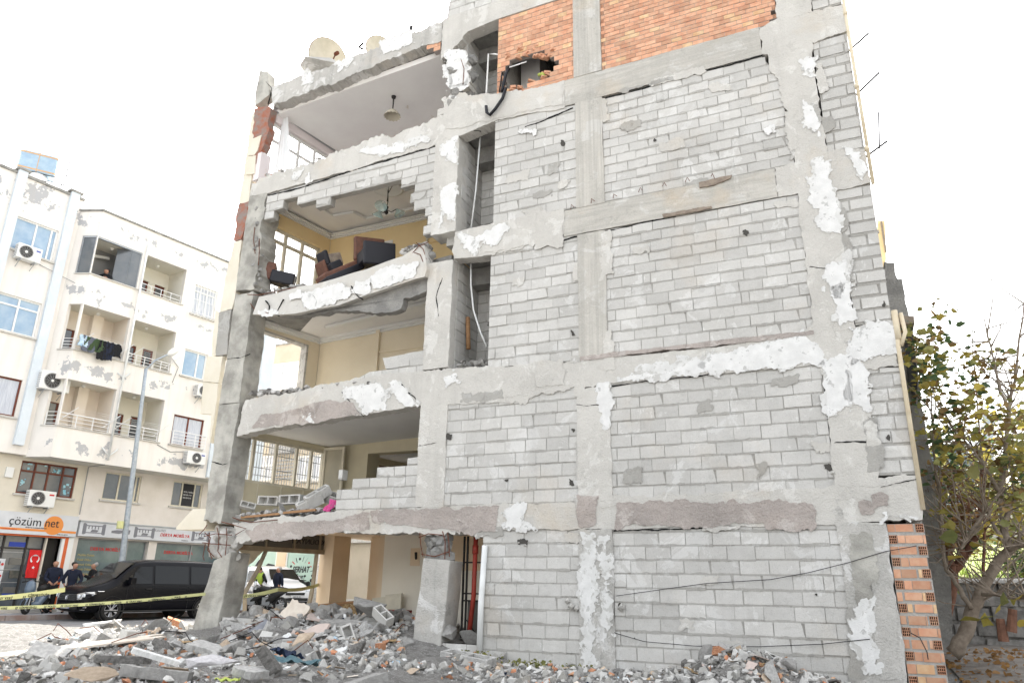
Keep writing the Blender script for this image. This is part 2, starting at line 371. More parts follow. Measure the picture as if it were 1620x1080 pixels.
# plants
mat('bark', (.30, .25, .20), .95, (.20, .16, .125), 9, .02, 30)
mat('bark_red', (.20, .10, .065), .95, (.12, .06, .04), 9, .02, 30)
def leafmat(name, c, c2):
    m = mat(name, c, .6, c2, .9, island=.35, coords=W1); t = m.node_tree; b = t.nodes['Principled BSDF']; out = t.nodes['Material Output']
    tr = t.nodes.new('ShaderNodeBsdfTranslucent'); ad = t.nodes.new('ShaderNodeMixShader'); ad.inputs[0].default_value = .4
    t.links.new(b.inputs['Base Color'].links[0].from_socket, tr.inputs[0]); t.links.new(b.outputs[0], ad.inputs[1]); t.links.new(tr.outputs[0], ad.inputs[2]); t.links.new(ad.outputs[0], out.inputs[0]); return m
leafmat('leaf_green', (.17, .19, .07), (.28, .26, .09))
leafmat('leaf_yellow', (.40, .30, .06), (.24, .23, .06))
leafmat('leaf_dry', (.30, .17, .06), (.20, .11, .05))
leafmat('leaf_dark', (.05, .09, .04), (.08, .12, .05))
mat('grass_ground', (.22, .27, .08), .95, (.34, .33, .18), 3, .03, 30, coords=W1)
leafmat('grass', (.14, .24, .04), (.26, .33, .08))
# ================================================================= the damaged building
B = thing('damaged_building', 'damaged five storey building, its block and concrete wall torn open at the left', 'building', F(0, 0))
def slabp(name, pts, w0, w1, material, amp=.012, step=.12, seed=0, parent=B):
    mb = MB(); mb.prism(F, jag(pts, amp, step, seed), w0, w1); return fixn(mb.build(name, material, parent))
def rect(u0, v0, u1, v1): return [(u0, v0), (u1, v0), (u1, v1), (u0, v1)]
# ---- columns
for nm, pts, w0, w1, mt, am in [
    ('column', [(-6.93, 7.55), (-6.37, 7.5, .03), (-6.36, 8.6, .05), (-6.38, 9.9), (-6.4, 10.0, 0), (-6.93, 10.0)], -.5, .004, 'old_concrete', .012),
    ('column', [(-6.94, 4.85), (-6.36, 4.85), (-6.39, 7.44, .02), (-6.92, 7.47)], -.5, .001, 'old_concrete', .012),
    ('column', [(-6.9, 2.36, .04), (-6.41, 2.30), (-6.34, 4.84, 0), (-6.94, 4.84)], -.5, .004, 'old_concrete', .012),
    ('column', rect(-1.75, 10.84, -1.19, 11.0), -.45, .002, 'render_grey', .012),
    ('column', rect(-1.75, 7.96, -1.18, 10.15), -.45, .003, 'render_grey', .008),
    ('column', rect(-1.76, 5.1, -1.2, 7.33), -.45, .003, 'render_grey', .008),
    ('column', rect(-1.75, 2.5, -1.17, 4.40), -.45, .003, 'render_grey', .008),
    ('column', rect(1.40, 10.86, 1.98, 14.6), -.4, .006, 'board_concrete_upright', .003),
    ('column', rect(1.42, 7.92, 1.97, 10.24), -.4, .006, 'board_concrete_upright', .004),
    ('column', rect(1.43, 4.98, 1.96, 7.36), -.4, .006, 'board_concrete_upright', .004),
    ('column', rect(1.38, 2.50, 1.96, 4.42), -.4, .004, 'render_grey', .008),
    ('column', rect(1.38, -.3, 1.95, 2.07), -.4, .004, 'render_dirty', .008),
    ('column', [(5.28, 10.86), (5.86, 10.86), (5.9, 14.6), (5.3, 14.6)], -.4, .003, 'render_grey', .02),
    ('column', [(5.27, 7.9), (5.80, 7.9), (5.80, 10.24), (5.05, 10.24), (5.05, 9.9, .03), (5.2, 9.5, .03)], -.4, .003, 'render_grey', .02),
    ('column', rect(5.27, 4.95, 5.85, 7.38), -.4, .003, 'render_grey', .014),
    ('column', rect(5.30, 2.6, 5.88, 4.42), -.4, .003, 'render_grey', .014),
    ('column', rect(5.26, -.3, 5.88, 2.08), -.4, .003, 'render_dirty', .012)]:
    slabp(nm, pts, w0, w1, MT[mt], am, .1, seed=int(pts[0][1]*10)+int(pts[0][0]*7))
# ---- beams
for pts, w0, w1, mt, am in [
    ([(-6.6, 12.55, .03), (-4.3, 12.67, .03), (-2.12, 12.86, .02), (-1.75, 12.84, 0), (-1.75, 13.40, .03), (-3.46, 13.24, .03), (-5.32, 13.16, .03), (-6.75, 13.12)], -.28, 0, 'render_dirty', .02),
    ([(-1.74, 12.30, .03), (-1.08, 12.86, 0), (-.33, 12.94, 0), (1.40, 12.95, 0), (1.40, 13.45, .01), (-1.2, 13.45, .02), (-1.74, 13.41)], -.30, .002, 'render_grey', .01),
    ([(-6.93, 10.02, 0), (-6.38, 9.97, .01), (-4.04, 10.03, .015), (-1.76, 10.12, 0), (-1.17, 10.19, .015), (-.33, 10.34, .015), (1.2, 10.20, 0), (1.2, 10.86, .01), (-.28, 10.80, .015), (-.99, 10.69, .03), (-1.52, 10.84, .04), (-2.58, 10.72, .05), (-4.25, 10.65, .05), (-6.74, 10.42, .06), (-6.93, 10.38)], -.28, 0, 'render_grey', .012),
    (rect(1.20, 10.25, 4.96, 10.85), -.3, -.004, 'board_concrete', .004),
    ([(4.965, 10.25, .02), (5.83, 10.2, .02), (6.35, 10.28), (6.35, 10.85, .02), (5.2, 10.9, .03), (4.965, 10.85)], -.3, .001, 'render_grey', .02),
    ([(-1.18, 7.34, .01), (-.36, 7.28, .04), (1.16, 7.42, 0), (1.16, 7.95, .01), (-.28, 7.97, .01), (-1.18, 7.93)], -.28, 0, 'render_grey', .02),
    (rect(1.165, 7.38, 4.96, 7.92), -.3, -.003, 'board_concrete', .004),
    ([(4.965, 7.38, .01), (5.28, 7.38, .01), (5.85, 7.30, .01), (6.35, 7.33), (6.35, 7.95, .01), (5.8, 8.05, .02), (4.965, 7.93)], -.3, .001, 'render_grey', .015),
    ([(-6.30, 4.10, .02), (-5.9, 4.17, .015), (-4.22, 4.29, .015), (-2.99, 4.32, .01), (-1.81, 4.40, .01), (.1, 4.30, .05), (.4, 4.22, .05), (.8, 4.45, .03), (1.96, 4.47, .01), (5.3, 4.45, .01), (5.88, 4.30, .02), (6.35, 4.30), (6.36, 5.0, .015), (5.3, 4.94, .01), (3.9, 4.90, .01), (1.4, 4.90, .02), (-1.2, 5.07, .03), (-2.9, 5.08, .02), (-4.47, 5.0, .022), (-6.2, 4.88, .02)], -.28, 0, 'render_grey', .015),
    (rect(1.45, 4.92, 5.26, 4.99), -.22, .015, 'render_pink', .01),
    ([(-5.95, 1.92, .03), (-4.71, 2.03, .03), (-3.06, 2.06, .02), (-1.9, 2.05, .03), (-1.2, 2.02, .05), (-.6, 1.98, .04), (-.1, 2.07, .01), (5.3, 2.08, .012), (5.9, 2.12, .02), (6.34, 2.12), (6.34, 2.72, .02), (5.3, 2.60, .02), (1.98, 2.50, .015), (-1.75, 2.49, .01), (-3.4, 2.49, .02), (-4.76, 2.42, .03), (-6.1, 2.32, .04)], -.28, 0, 'render_grey', .012)]:
    slabp('beam', pts, w0, w1, MT[mt], am, .045, seed=len(pts)*3+int(pts[0][0]*5))
# the broken third floor beam, hanging outward with its soffit showing
mb = MB(); rn = random.Random(5)
top = F.pp([(411, 471), (440, 463), (474, 455), (505, 449), (531, 441), (560, 433), (582, 425), (612, 416), (638, 406), (660, 392), (672, 388)])
bot = F.pp([(405, 500), (438, 501), (470, 500), (506, 491), (540, 484), (569, 475), (606, 462), (641, 450), (660, 444), (676, 440), (679, 430)])
n = len(top); vs = []
for i in range(n):
    a, b = top[i], bot[i]
    jt = lambda: rn.uniform(-.02, .02)
    vs += [F(b[0], b[1]+jt(), .10+jt()*.5), F(a[0], a[1]+jt(), .03), F(a[0], a[1]+.02+jt(), -.26), F(b[0]+.02, b[1]+.06, -.20)]
mb.add(vs, [(i*4+k, (i+1)*4+k, (i+1)*4+(k+1) % 4, i*4+(k+1) % 4) for i in range(n-1) for k in range(4)] + [(0, 1, 2, 3), ((n-1)*4+3, (n-1)*4+2, (n-1)*4+1, (n-1)*4)])
brokenb = fixn(mb.build('broken_beam', MT['render_grey'], B)); brokenb['label'] = 'cracked beam sagging out of the third floor with half its white coat left'
sof = MB(); pts = F.pp([(440, 500), (480, 499), (506, 492), (569, 476), (641, 451), (678, 438), (679, 459), (660, 468), (640, 473), (636, 489), (596, 497), (560, 493), (520, 495)], -.1)
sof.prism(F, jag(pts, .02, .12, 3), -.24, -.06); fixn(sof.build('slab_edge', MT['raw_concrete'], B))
# ---- hollow block panels
def blocks(name, poly, holes=(), seed=0, rh=.21, bl=.41, mt='block', mm='mortar', w=-.02, depth=.17, v0=None, joint=.011, jit=.004, skip=.0, extra=None):
    rn = random.Random(seed); us = [p[0] for p in poly]; vv = [p[1] for p in poly]; lo, hi = min(vv), max(vv)
    v0 = lo if v0 is None else v0; mb = MB(); a, b = min(us), max(us); k = 0; v = v0
    while v < hi:
        row = rh*rn.uniform(.97, 1.03); sl = rn.uniform(-.004, .004); x = a - rn.uniform(.02, .18) - (bl/2 if k % 2 else 0)
        while x < b:
            l = bl*rn.uniform(.97, 1.03)
            if rn.random() < .03: l *= rn.choice((.35, .6))
            c = (x+l/2, v+row/2)
            gone = any(sum(inside((x+l*(a_+.5)/5, v+row*(b_+.5)/3), h) for a_ in range(5) for b_ in range(3)) > rn.choice((1, 3, 5, 7)) for h in holes); edge = not gone and any(sum(inside((x+l*(a_*1.5-.25), v+row*(b_*1.6-.5)), h) for a_ in range(2) for b_ in range(2)) > 0 for h in holes)
            if not gone:
                jx = rn.choice((joint*.4, joint*.6, joint*1.1)); jz = joint*rn.uniform(1.5, 2.5)
                wf = w + rn.uniform(-.005, .006)
                q = [(x+jx, v+jz), (x+l/2, v+jz+rn.uniform(-jit, jit)), (x+l-jx*.4, v+jz+rn.uniform(-jit, jit)), (x+l-jx*.4+rn.uniform(-jit, jit), v+row-.004), (x+l/2, v+row-.004+rn.uniform(-jit, jit)), (x+jx, v+row-.004)]
                if rn.random() < .16: q[3] = (q[3][0]-rn.uniform(.02, .05), q[3][1]); q.insert(4, (q[3][0]+.01, q[3][1]-rn.uniform(.01, .05))); q[3], q[4] = q[4], q[3]
                cp = clip(poly, x+jx, x+l-jx*.4, v+jz, v+row-.004)
                full = area(cp) > .97*(l-jx*1.4)*(row-jz-.004) if len(cp) > 2 else False
                if full and edge and rn.random() < .7: q = jag([(x+jx+rn.uniform(0, .05), v+jz+rn.uniform(0, .05)), (x+l*.5, v+jz+rn.uniform(-.01, .03)), (x+l-rn.uniform(.005, .1), v+jz+rn.uniform(0, .05)), (x+l-jx*.4-rn.uniform(0, .03), v+row-.004), (x+jx, v+row-.004)], .022, .05, k+int(x*50))
                if full: mb.prism(F, q, w-depth, wf, 0)
                elif len(cp) > 2 and area(cp) > .0015: mb.prism(F, cp, w-depth, wf, 0)
                cm = clip(poly, x, x+l, v, v+row)
                if len(cm) > 2 and area(cm) > .0008:
                    mb.prism(F, cm, w-depth+.004, w-rn.choice((.006, .007, .009)), 1)
                    if rn.random() < .93:                 # mortar squeezed out of the bed joint
                        n = 5; lo_ = [(x+l*i/n, v-.006-rn.uniform(0, .010)) for i in range(n+1)]; up_ = [(x+l*i/n, v+.022+rn.uniform(-.006, .018)) for i in range(n, -1, -1)]
                        if inside((x+l/2, v+.03), poly) and inside((x+.02, v+.02), poly) and inside((x+l-.02, v+.02), poly) and not any(inside((x+l/2, v-.1), h) for h in holes): mb.prism(F, lo_+up_, w-.03, wf-rn.uniform(-.004, .004), 1)
            x += l
        v += row; k += 1
    if extra: extra(mb)
    return fixn(mb.build(name, [MT[mt], MT[mm]] if isinstance(mt, str) else mt, B))
U = F.pp
hole3 = U([(413, 352), (440, 336), (447, 318), (480, 328), (505, 326), (530, 318), (560, 312), (585, 300), (612, 284), (630, 282), (642, 300), (651, 322), (660, 345), (667, 370), (655, 400), (415, 450)])
blocks('block_wall', [(-6.40, 8.3), (-1.74, 7.6), (-1.74, 10.08), (-4.04, 10.0), (-6.37, 9.93)], [hole3, [(-6.5, 7), (-6.1, 7), (-6.1, 9.2), (-6.5, 9.2)], [(-7, 7), (-1.9, 7), (-1.9, 8.4), (-7, 8.6)]], 3, v0=8.02)
blocks('block_wall', [(-.33, 7.95), (1.42, 7.95), (1.42, 10.22), (-.34, 10.33)], [], 4)
blocks('block_wall', [(-.36, 5.0), (1.43, 4.93), (1.43, 7.44), (-.36, 7.42)], [], 5)
blocks('block_wall', [(-1.17, 2.5), (1.38, 2.5), (1.38, 4.5), (-1.17, 4.45)], [], 6, rh=.217, bl=.40)
blocks('block_wall', [(-.36, -.05), (1.38, -.25), (1.38, 2.09), (-.36, 2.09)], [], 7, rh=.21, bl=.40)
blocks('block_wall', [(-1.1, -.12), (-.36, -.12), (-.36, .24), (-1.1, .24)], [], 71, bl=.40)
blocks('block_wall', [(1.97, 7.93), (5.27, 7.93), (5.19, 9.7), (5.06, 10.0), (4.95, 10.22), (1.97, 10.2)], [], 8, rh=.19, bl=.37)
blocks('block_wall', [(1.96, 4.98), (5.27, 4.98), (5.27, 7.36), (1.96, 7.36)], [], 9, rh=.2, bl=.38)
blocks('block_wall', [(1.96, 2.5), (5.30, 2.55), (5.30, 4.47), (1.96, 4.48)], [], 10, rh=.214, bl=.40)
blocks('block_wall', [(1.95, -.3), (5.27, -.3), (5.27, 2.10), (1.95, 2.10)], [], 11, rh=.21, bl=.41)
blocks('block_wall', [(5.80, 7.98), (6.345, 7.95), (6.345, 10.24), (5.80, 10.22)], [], 12, bl=.4, joint=.02)
blocks('block_wall', [(5.85, 5.0), (6.345, 5.0), (6.345, 7.31), (5.85, 7.31)], [], 13, bl=.4, joint=.02)
blocks('block_wall', [(5.88, 2.74), (6.345, 2.74), (6.345, 4.28), (5.88, 4.32)], [], 14, bl=.4, joint=.02)
blocks('block_wall', [(5.88, 10.88), (6.345, 10.88), (6.345, 14.6), (5.88, 14.6)], [], 15, bl=.4, joint=.02)
blocks('block_wall', [(-1.66, 13.44), (1.40, 13.44), (1.40, 14.4), (-1.55, 14.4)], [], 16)
st1 = U([(535, 765), (541, 765), (541, 755), (578, 751), (578, 744), (610, 739), (611, 733), (640, 729), (641, 726), (664, 724), (664, 700), (520, 700), (520, 775)])
blocks('block_wall', [(-3.55, 2.49), (-1.75, 2.49), (-1.75, 3.42), (-3.55, 3.3)], [[(-3.6, 2.95), (-3.2, 2.95), (-2.95, 3.12), (-2.5, 3.15), (-2.3, 3.32), (-1.7, 3.4), (-1.7, 3.8), (-3.6, 3.8)]], 17, rh=.195, bl=.40)
blocks('block_wall', [(-3.45, 5.03), (-1.75, 5.05), (-1.75, 5.34), (-2.3, 5.34), (-2.35, 5.2), (-3.0, 5.2)], [], 18, bl=.4, rh=.17)
blocks('block_wall', [(-6.05, -.1), (-5.1, -.1), (-5.1, .5), (-6.05, .5)], [], 19, bl=.4)
# ---- orange hollow brick panels
def grid_end(mb, u0, u1, v0, v1, w):
    mb.box(F, u0, u1, v0, v1, w-.09, w-.075, 2)
    for i in range(5):
        x = u0+(u1-u0)*i/4; mb.box(F, x-.003, x+.003, v0, v1, w-.074, w+.001*(i % 2), 0)
    for i in range(4):
        z = v0+(v1-v0)*i/3; mb.box(F, u0, u1, z-.003, z+.003, w-.074, w-.0015, 0)
def brickpanel(poly, holes, seed, rh, bl, ends=None, w=-.02, gl=.10, gap=.009, bm_='brick_mortar'):
    rn = random.Random(seed); us = [p[0] for p in poly]; vv = [p[1] for p in poly]; a, b = min(us), max(us); v = min(vv); k = 0; mb = MB(); hi = max(vv)
    while v < hi:
        x = a - (bl/2 if k % 2 else 0) - rn.uniform(0, .02)
        g0 = ends and ((k % 2 == 0 and 'L' in ends) or 'l' in ends and k % 3 == 0); g1 = ends and (k % 2 == 1 and 'R' in ends)
        while x < b:
            l = bl*rn.uniform(.97, 1.03); x0, x1 = max(x, a), min(x+l, b); c = ((x0+x1)/2, v+rh/2)
            if inside(c, poly) and not any(inside(c, h) for h in holes) and x1-x0 > .03:
                j = .005; wf = w + rn.uniform(-.004, .005); z1 = min(v+rh-.005, hi)
                pale = 3 if rn.random() < .09 else 0
                L0 = a+gl+.008 if (g0 and x0 < a+.02) else x0; R0 = b-gl-.008 if (g1 and x1 > b-.02) else x1
                mb.box(F, L0, R0, v, min(v+rh, hi), w-.13, w-.008, 1)
                if L0 != x0: mb.box(F, x0, L0, v, v+gap+.003, w-.13, w-.008, 1); mb.box(F, x0, a+.01, v+.012, z1, w-.13, w-.008, 1)
                if R0 != x1: mb.box(F, R0, x1, v, v+gap+.003, w-.13, w-.008, 1); mb.box(F, b-.01, b, v+.012, z1, w-.13, w-.008, 1)
                if (g0 and x0 < a+.02) : grid_end(mb, a+.01, a+gl, v+gap+.003, z1, wf); x0 = a+gl+.008
                elif (g1 and x1 > b-.02): grid_end(mb, b-gl, b-.01, v+gap+.003, z1, wf); x1 = b-gl-.008
                if x1-x0 > .03: mb.box(F, x0+j, x1-j*.4-(rn.choice((0, 0, .02)) if gap > .02 else 0), v+gap+(rn.uniform(-.006, .01) if gap > .02 else 0), z1, w-.12, wf, pale)
            x += l
        v += rh; k += 1
    return fixn(mb.build('brick_wall', [MT['brick'], MT[bm_], MT['void_shade'], MT['brick_pale']], B))
hole4 = U([(794, 106), (806, 96), (822, 90), (838, 84), (856, 84), (880, 90), (884, 98), (873, 108), (864, 118), (850, 126), (832, 136), (800, 146), (794, 125)])
bp = brickpanel([(-.33, 10.82), (1.40, 10.87), (1.40, 12.93), (-.33, 12.93)], [hole4], 31, .118, .2); bp['label'] = 'orange brick panel with a hole knocked through it'
brickpanel([(1.98, 10.86), (5.15, 10.9), (5.28, 11.3), (5.25, 14.6), (1.98, 14.6)], [], 32, .095, .2, 'LR', gl=.06)
brickpanel([(5.89, .02-.3), (6.345, -.3), (6.345, 2.1), (5.89, 2.1)], [], 33, .148, .215, 'LR', gl=.1, gap=.034, bm_='mortar')
brickpanel([(-2.15, 12.62), (-1.78, 12.62), (-1.78, 12.85), (-2.15, 12.82)], [[(-2.2, 12.6), (-2.0, 12.6), (-2.0, 12.72), (-2.2, 12.72)]], 34, .118, .2)
# broken brick edges tumbling round the hole
rn = random.Random(9)
for i in range(30):
    t = rn.random(); q = U([(800+80*t, 96-10*math.sin(t*3)-rn.uniform(-3, 16)) if i % 3 else (872-70*t, 112+32*t+rn.uniform(-3, 5))])[0]
    mb = MB(); mb.cube(F(q[0], q[1], -.03+rn.uniform(-.02, .02)), (rn.uniform(.05, .17), .08, rn.uniform(.03, .07)), Euler((rn.uniform(-.4, .4), rn.uniform(-.3, .3), A1+math.pi/2+rn.uniform(-.3, .3)))); fixn(mb.build('broken_brick', MT['brick'], B))

# ---- torn end of the street side wall, left of the corner column
def strip(pts, w0, w1, mt, amp=.01, seed=1, name='cladding'): return slabp(name, F.pp(pts), w0, w1, MT[mt], amp, .1, seed)
strip([(411, 112), (424, 114), (426, 150), (403, 168), (405, 140)], -.25, .002, 'old_concrete', name='parapet_block')
strip([(402, 172), (428, 170), (424, 200), (418, 228), (410, 250), (397, 272), (401, 215)], -.22, -.01, 'brick_dark', .03, 2, 'brick_edge')
strip([(397, 180), (402, 174), (398, 270), (391, 322), (376, 320), (383, 280)], -.35, -.03, 'cream_cladding')
strip([(395, 222), (414, 214), (408, 238), (402, 246), (393, 246)], -.06, .01, 'cream_cladding', .004)
strip([(393, 248), (405, 246), (403, 275), (390, 276), (386, 262)], -.07, .008, 'cream_cladding', .004)
strip([(377, 322), (393, 318), (389, 350), (380, 378), (369, 380)], -.30, -.012, 'brick_dark', .02, 3, 'brick_edge')
strip([(369, 382), (381, 379), (374, 452), (366, 488), (346, 494), (358, 430)], -.4, -.02, 'cream_cladding')
strip([(346, 493), (365, 489), (358, 560), (341, 562)], -.3, -.014, 'mortar', .01, 4, 'block_edge')
strip([(340, 488), (346, 493), (340, 563), (334, 562)], -.4, -.02, 'cream_cladding')
strip([(327, 564), (352, 563), (345, 605), (321, 603)], -.12, -.005, 'cream_cladding', .006)
strip([(321, 604), (345, 606), (340, 650), (332, 700), (334, 655), (316, 654)], -.12, -.008, 'cream_cladding', .006)
# balcony slab stub at first floor level on the street
mb = MB(); P_ = F.pp([(331, 804), (322, 806), (308, 812), (287, 834), (286, 838), (324, 838), (330, 838)])
mb.prism(F, [(-6.9, 2.62), (-7.35, 2.62), (-7.75, 2.26), (-7.75, 2.2), (-6.9, 2.2)], -.55, -.08); fixn(mb.build('slab_stub', MT['cream_cladding'], B))
# ---- white coat patches and darker render patches
def patch(pts, mt='white_coat', th=.005, amp=.03, seed=0, base=.004, fr_pts=True, cell=.017, rough=.085, parent=B, wv=None):
    """a skin of coat, or of painted hole shade, whose eroded edge and pits come from a distance field plus noise"""
    p = F.pp(pts) if fr_pts else pts; us = [q[0] for q in p]; vs_ = [q[1] for q in p]; u0, u1, v0, v1 = min(us)-.08, max(us)+.08, min(vs_)-.08, max(vs_)+.08
    nu, nv = int((u1-u0)/cell)+1, int((v1-v0)/cell)+1
    def f(u, v):
        d = 9
        for i in range(len(p)):
            ax, ay = p[i-1]; bx, by = p[i]; ex, ey = bx-ax, by-ay; l = ex*ex+ey*ey or 1e-9; t = max(0, min(1, ((u-ax)*ex+(v-ay)*ey)/l)); d = min(d, math.hypot(u-ax-ex*t, v-ay-ey*t))
        if not inside((u, v), p): d = -d
        q = Vector((u*1.0, v*1.0, seed*3.7)); nn = noise.noise(q*4)*.9+noise.noise(q*10)*.55+noise.noise(q*24)*.35+noise.noise(q*55)*.2
        return max(-.12, min(.12, d))+nn*rough
    val = [[f(u0+i*cell, v0+j*cell) for i in range(nu+1)] for j in range(nv+1)]; mb = MB(); W = wv or (lambda v: base+.001)
    for j in range(nv):
        for i in range(nu):
            c = [(i, j), (i+1, j), (i+1, j+1), (i, j+1)]; fv = [val[b_][a_] for a_, b_ in c]
            if max(fv) <= 0: continue
            poly = []
            for k in range(4):
                (a_, b_), (a2, b2) = c[k], c[(k+1) % 4]; x, y = fv[k], fv[(k+1) % 4]
                if x > 0: poly.append((u0+a_*cell, v0+b_*cell))
                if (x > 0) != (y > 0): t = x/(x-y); poly.append((u0+(a_+(a2-a_)*t)*cell, v0+(b_+(b2-b_)*t)*cell))
            if len(poly) > 2: mb.add([F(a_, b_, W(b_)) for a_, b_ in poly], [tuple(range(len(poly)))])
    if not mb.v: return
    o = mb.build('plaster_or_shade_patch', MT[mt], parent); bm = bmesh.new(); bm.from_mesh(o.data); bmesh.ops.remove_doubles(bm, verts=bm.verts, dist=.0005); bm.to_mesh(o.data); bm.free()
    q = o.modifiers.new('s', 'SOLIDIFY'); q.thickness = th; q.offset = 1; return o
WP = [[(852, 637), (905-50, 637)]]
for i, pts in enumerate([
    [(1290, 258), (1312, 255), (1316, 290), (1322, 312), (1328, 345), (1330, 370), (1300, 366), (1290, 352), (1296, 330), (1280, 318), (1279, 282), (1290, 276)],
    [(1268, 98), (1285, 92), (1287, 118), (1270, 110)], [(1270, 160), (1288, 180), (1300, 200), (1296, 214), (1276, 196)],
    [(1310, 420), (1336, 418), (1340, 450), (1330, 472), (1312, 466), (1306, 440)], [(1318, 452), (1345, 447), (1350, 500), (1330, 512), (1322, 490)],
    [(1345, 520), (1412, 505), (1418, 555), (1372, 565), (1345, 580)], [(1303, 575), (1345, 562), (1370, 580), (1378, 652), (1350, 642), (1330, 650), (1310, 656), (1304, 610)],
    [(1130, 560), (1200, 545), (1270, 530), (1292, 545), (1300, 574), (1262, 578), (1210, 583), (1140, 590), (1100, 580)], [(1055, 588), (1100, 565), (1118, 580), (1100, 592)], [(980, 600), (1010, 592), (1030, 594), (1000, 602)],
    [(946, 606), (964, 604), (966, 640), (962, 675), (950, 650), (946, 632)],
    [(727, 370), (752, 375), (780, 362), (800, 350), (806, 358), (782, 385), (760, 382), (752, 405), (735, 395)], [(700, 298), (722, 290), (720, 350), (700, 335)], [(694, 340), (702, 330), (704, 350), (697, 356)],
    [(810, 797), (836, 797), (826, 815), (826, 830), (846, 834), (790, 836), (788, 825), (804, 826), (800, 808)],
    [(545, 612), (600, 606), (612, 618), (608, 645), (575, 652), (562, 632), (548, 628)], [(615, 604), (630, 604), (660, 640), (640, 642), (628, 628)], [(480, 660), (492, 656), (494, 664), (484, 668)],
    [(705, 18+60), (738, 80), (740, 135), (712, 138)], [(704, 108), (740, 104), (742, 140), (710, 140)], [(570, 238), (600, 232), (640, 226), (636, 240), (610, 246), (580, 244)], [(466, 274), (480, 270), (472, 280), (462, 282)], [(484, 282), (490, 276), (492, 288), (486, 290)],
    [(700, 230), (722, 215), (722, 260), (704, 252)], [(476, 116), (494, 112), (492, 130), (480, 134)], [(600, 68), (650, 48), (652, 66), (632, 78), (606, 86)], [(530, 100), (560, 90), (556, 100), (536, 112)],
    [(1208, 1000-60), (1210, 942), (1212, 945)], [(820, 340-200+68), (850, 205), (846, 212)],
    [(918, 900), (934, 905), (938, 960), (930, 1000), (922, 960)], [(1348, 985), (1368, 975), (1382, 1020), (1390, 1060), (1378, 1062), (1362, 1040), (1352, 1012)], [(1398, 812), (1420, 814), (1452, 817), (1452, 820), (1400, 819)],
    [(1210, 225-20), (1222, 200), (1216, 214)], [(1336, 232), (1355, 245), (1372, 270), (1360, 282), (1352, 262)], [(704, 540+58), (722, 590), (724, 602), (708, 612)], [(1340, 586), (1348, 600), (1346, 640), (1338, 620)]]):
    patch(pts, seed=i+1, base=.0062); patch(pts, 'white_soft', seed=i+71, base=.0052, rough=.16, cell=.022)
for i, (pts, rg_) in enumerate((([(918, 842), (940, 842), (944, 1050), (922, 1060)], .17), ([(950, 850), (966, 850), (968, 1000), (955, 1010)], .16), ([(1345, 960), (1380, 950), (1392, 1060), (1360, 1066)], .15), ([(1000, 575), (1130, 562), (1140, 590), (1010, 600)], .15), ([(1402, 515), (1414, 512), (1422, 556), (1380, 566)], .12), ([(600, 240), (680, 212), (684, 222), (610, 246)], .14))): patch(pts, seed=400+i, mt='white_soft', base=.0058 if pts[0][0] != 664 else .045, rough=rg_, cell=.02)
for i, (pts, mt) in enumerate([
    ([(588, 826), (588, 808), (640, 805), (660, 805), (715, 803), (788, 800), (790, 812), (782, 838), (745, 845), (716, 840), (690, 836)], 'render_pink'),
    ([(388, 840), (420, 828), (470, 826), (520, 822), (560, 815), (586, 810), (585, 838), (520, 843), (470, 852), (400, 856)], 'render_pink'),
    ([(975, 795), (1060, 790), (1180, 793), (1240, 790), (1293, 800), (1292, 838), (1255, 842), (1240, 834), (1208, 840), (1205, 828), (1130, 830), (1100, 834), (1040, 828), (975, 834)], 'render_pink'),
    ([(916, 785), (945, 786), (940, 832), (918, 836), (910, 815)], 'render_pink'), ([(1360, 795), (1378, 793), (1382, 810), (1362, 812)], 'render_pink'), ([(1380, 783), (1404, 782), (1406, 800), (1384, 803)], 'render_pink'),
    ([(1300, 500), (1340, 545), (1345, 560), (1320, 575), (1300, 570), (1280, 540), (1270, 530)], 'render_grey'),
    ([(850, 335), (890, 333), (890, 388), (848, 392)], 'render_grey'), ([(845, 572), (892, 568), (893, 608), (848, 612)], 'render_grey'), ([(700, 155), (790, 148), (889, 134), (890, 165), (820, 178), (740, 200), (705, 205)], 'render_grey'),
    ([(1378, 925), (1410, 922), (1416, 985), (1428, 1075), (1392, 1078), (1384, 1000)], 'render_dirty'), ([(1285, 165), (1300, 172), (1300, 200), (1287, 210)], 'render_dirty'),
    ([(413, 655), (440, 652), (520, 634), (560, 636), (570, 655), (500, 668), (420, 675), (400, 676)], 'render_pink'),
    ([(1345, 848), (1380, 842), (1390, 900), (1376, 1000), (1355, 980)], 'old_concrete')]):
    patch(pts, mt, .004, .02, 60+i, base=.0045+.0004*(i % 3), rough=.06, cell=.024)
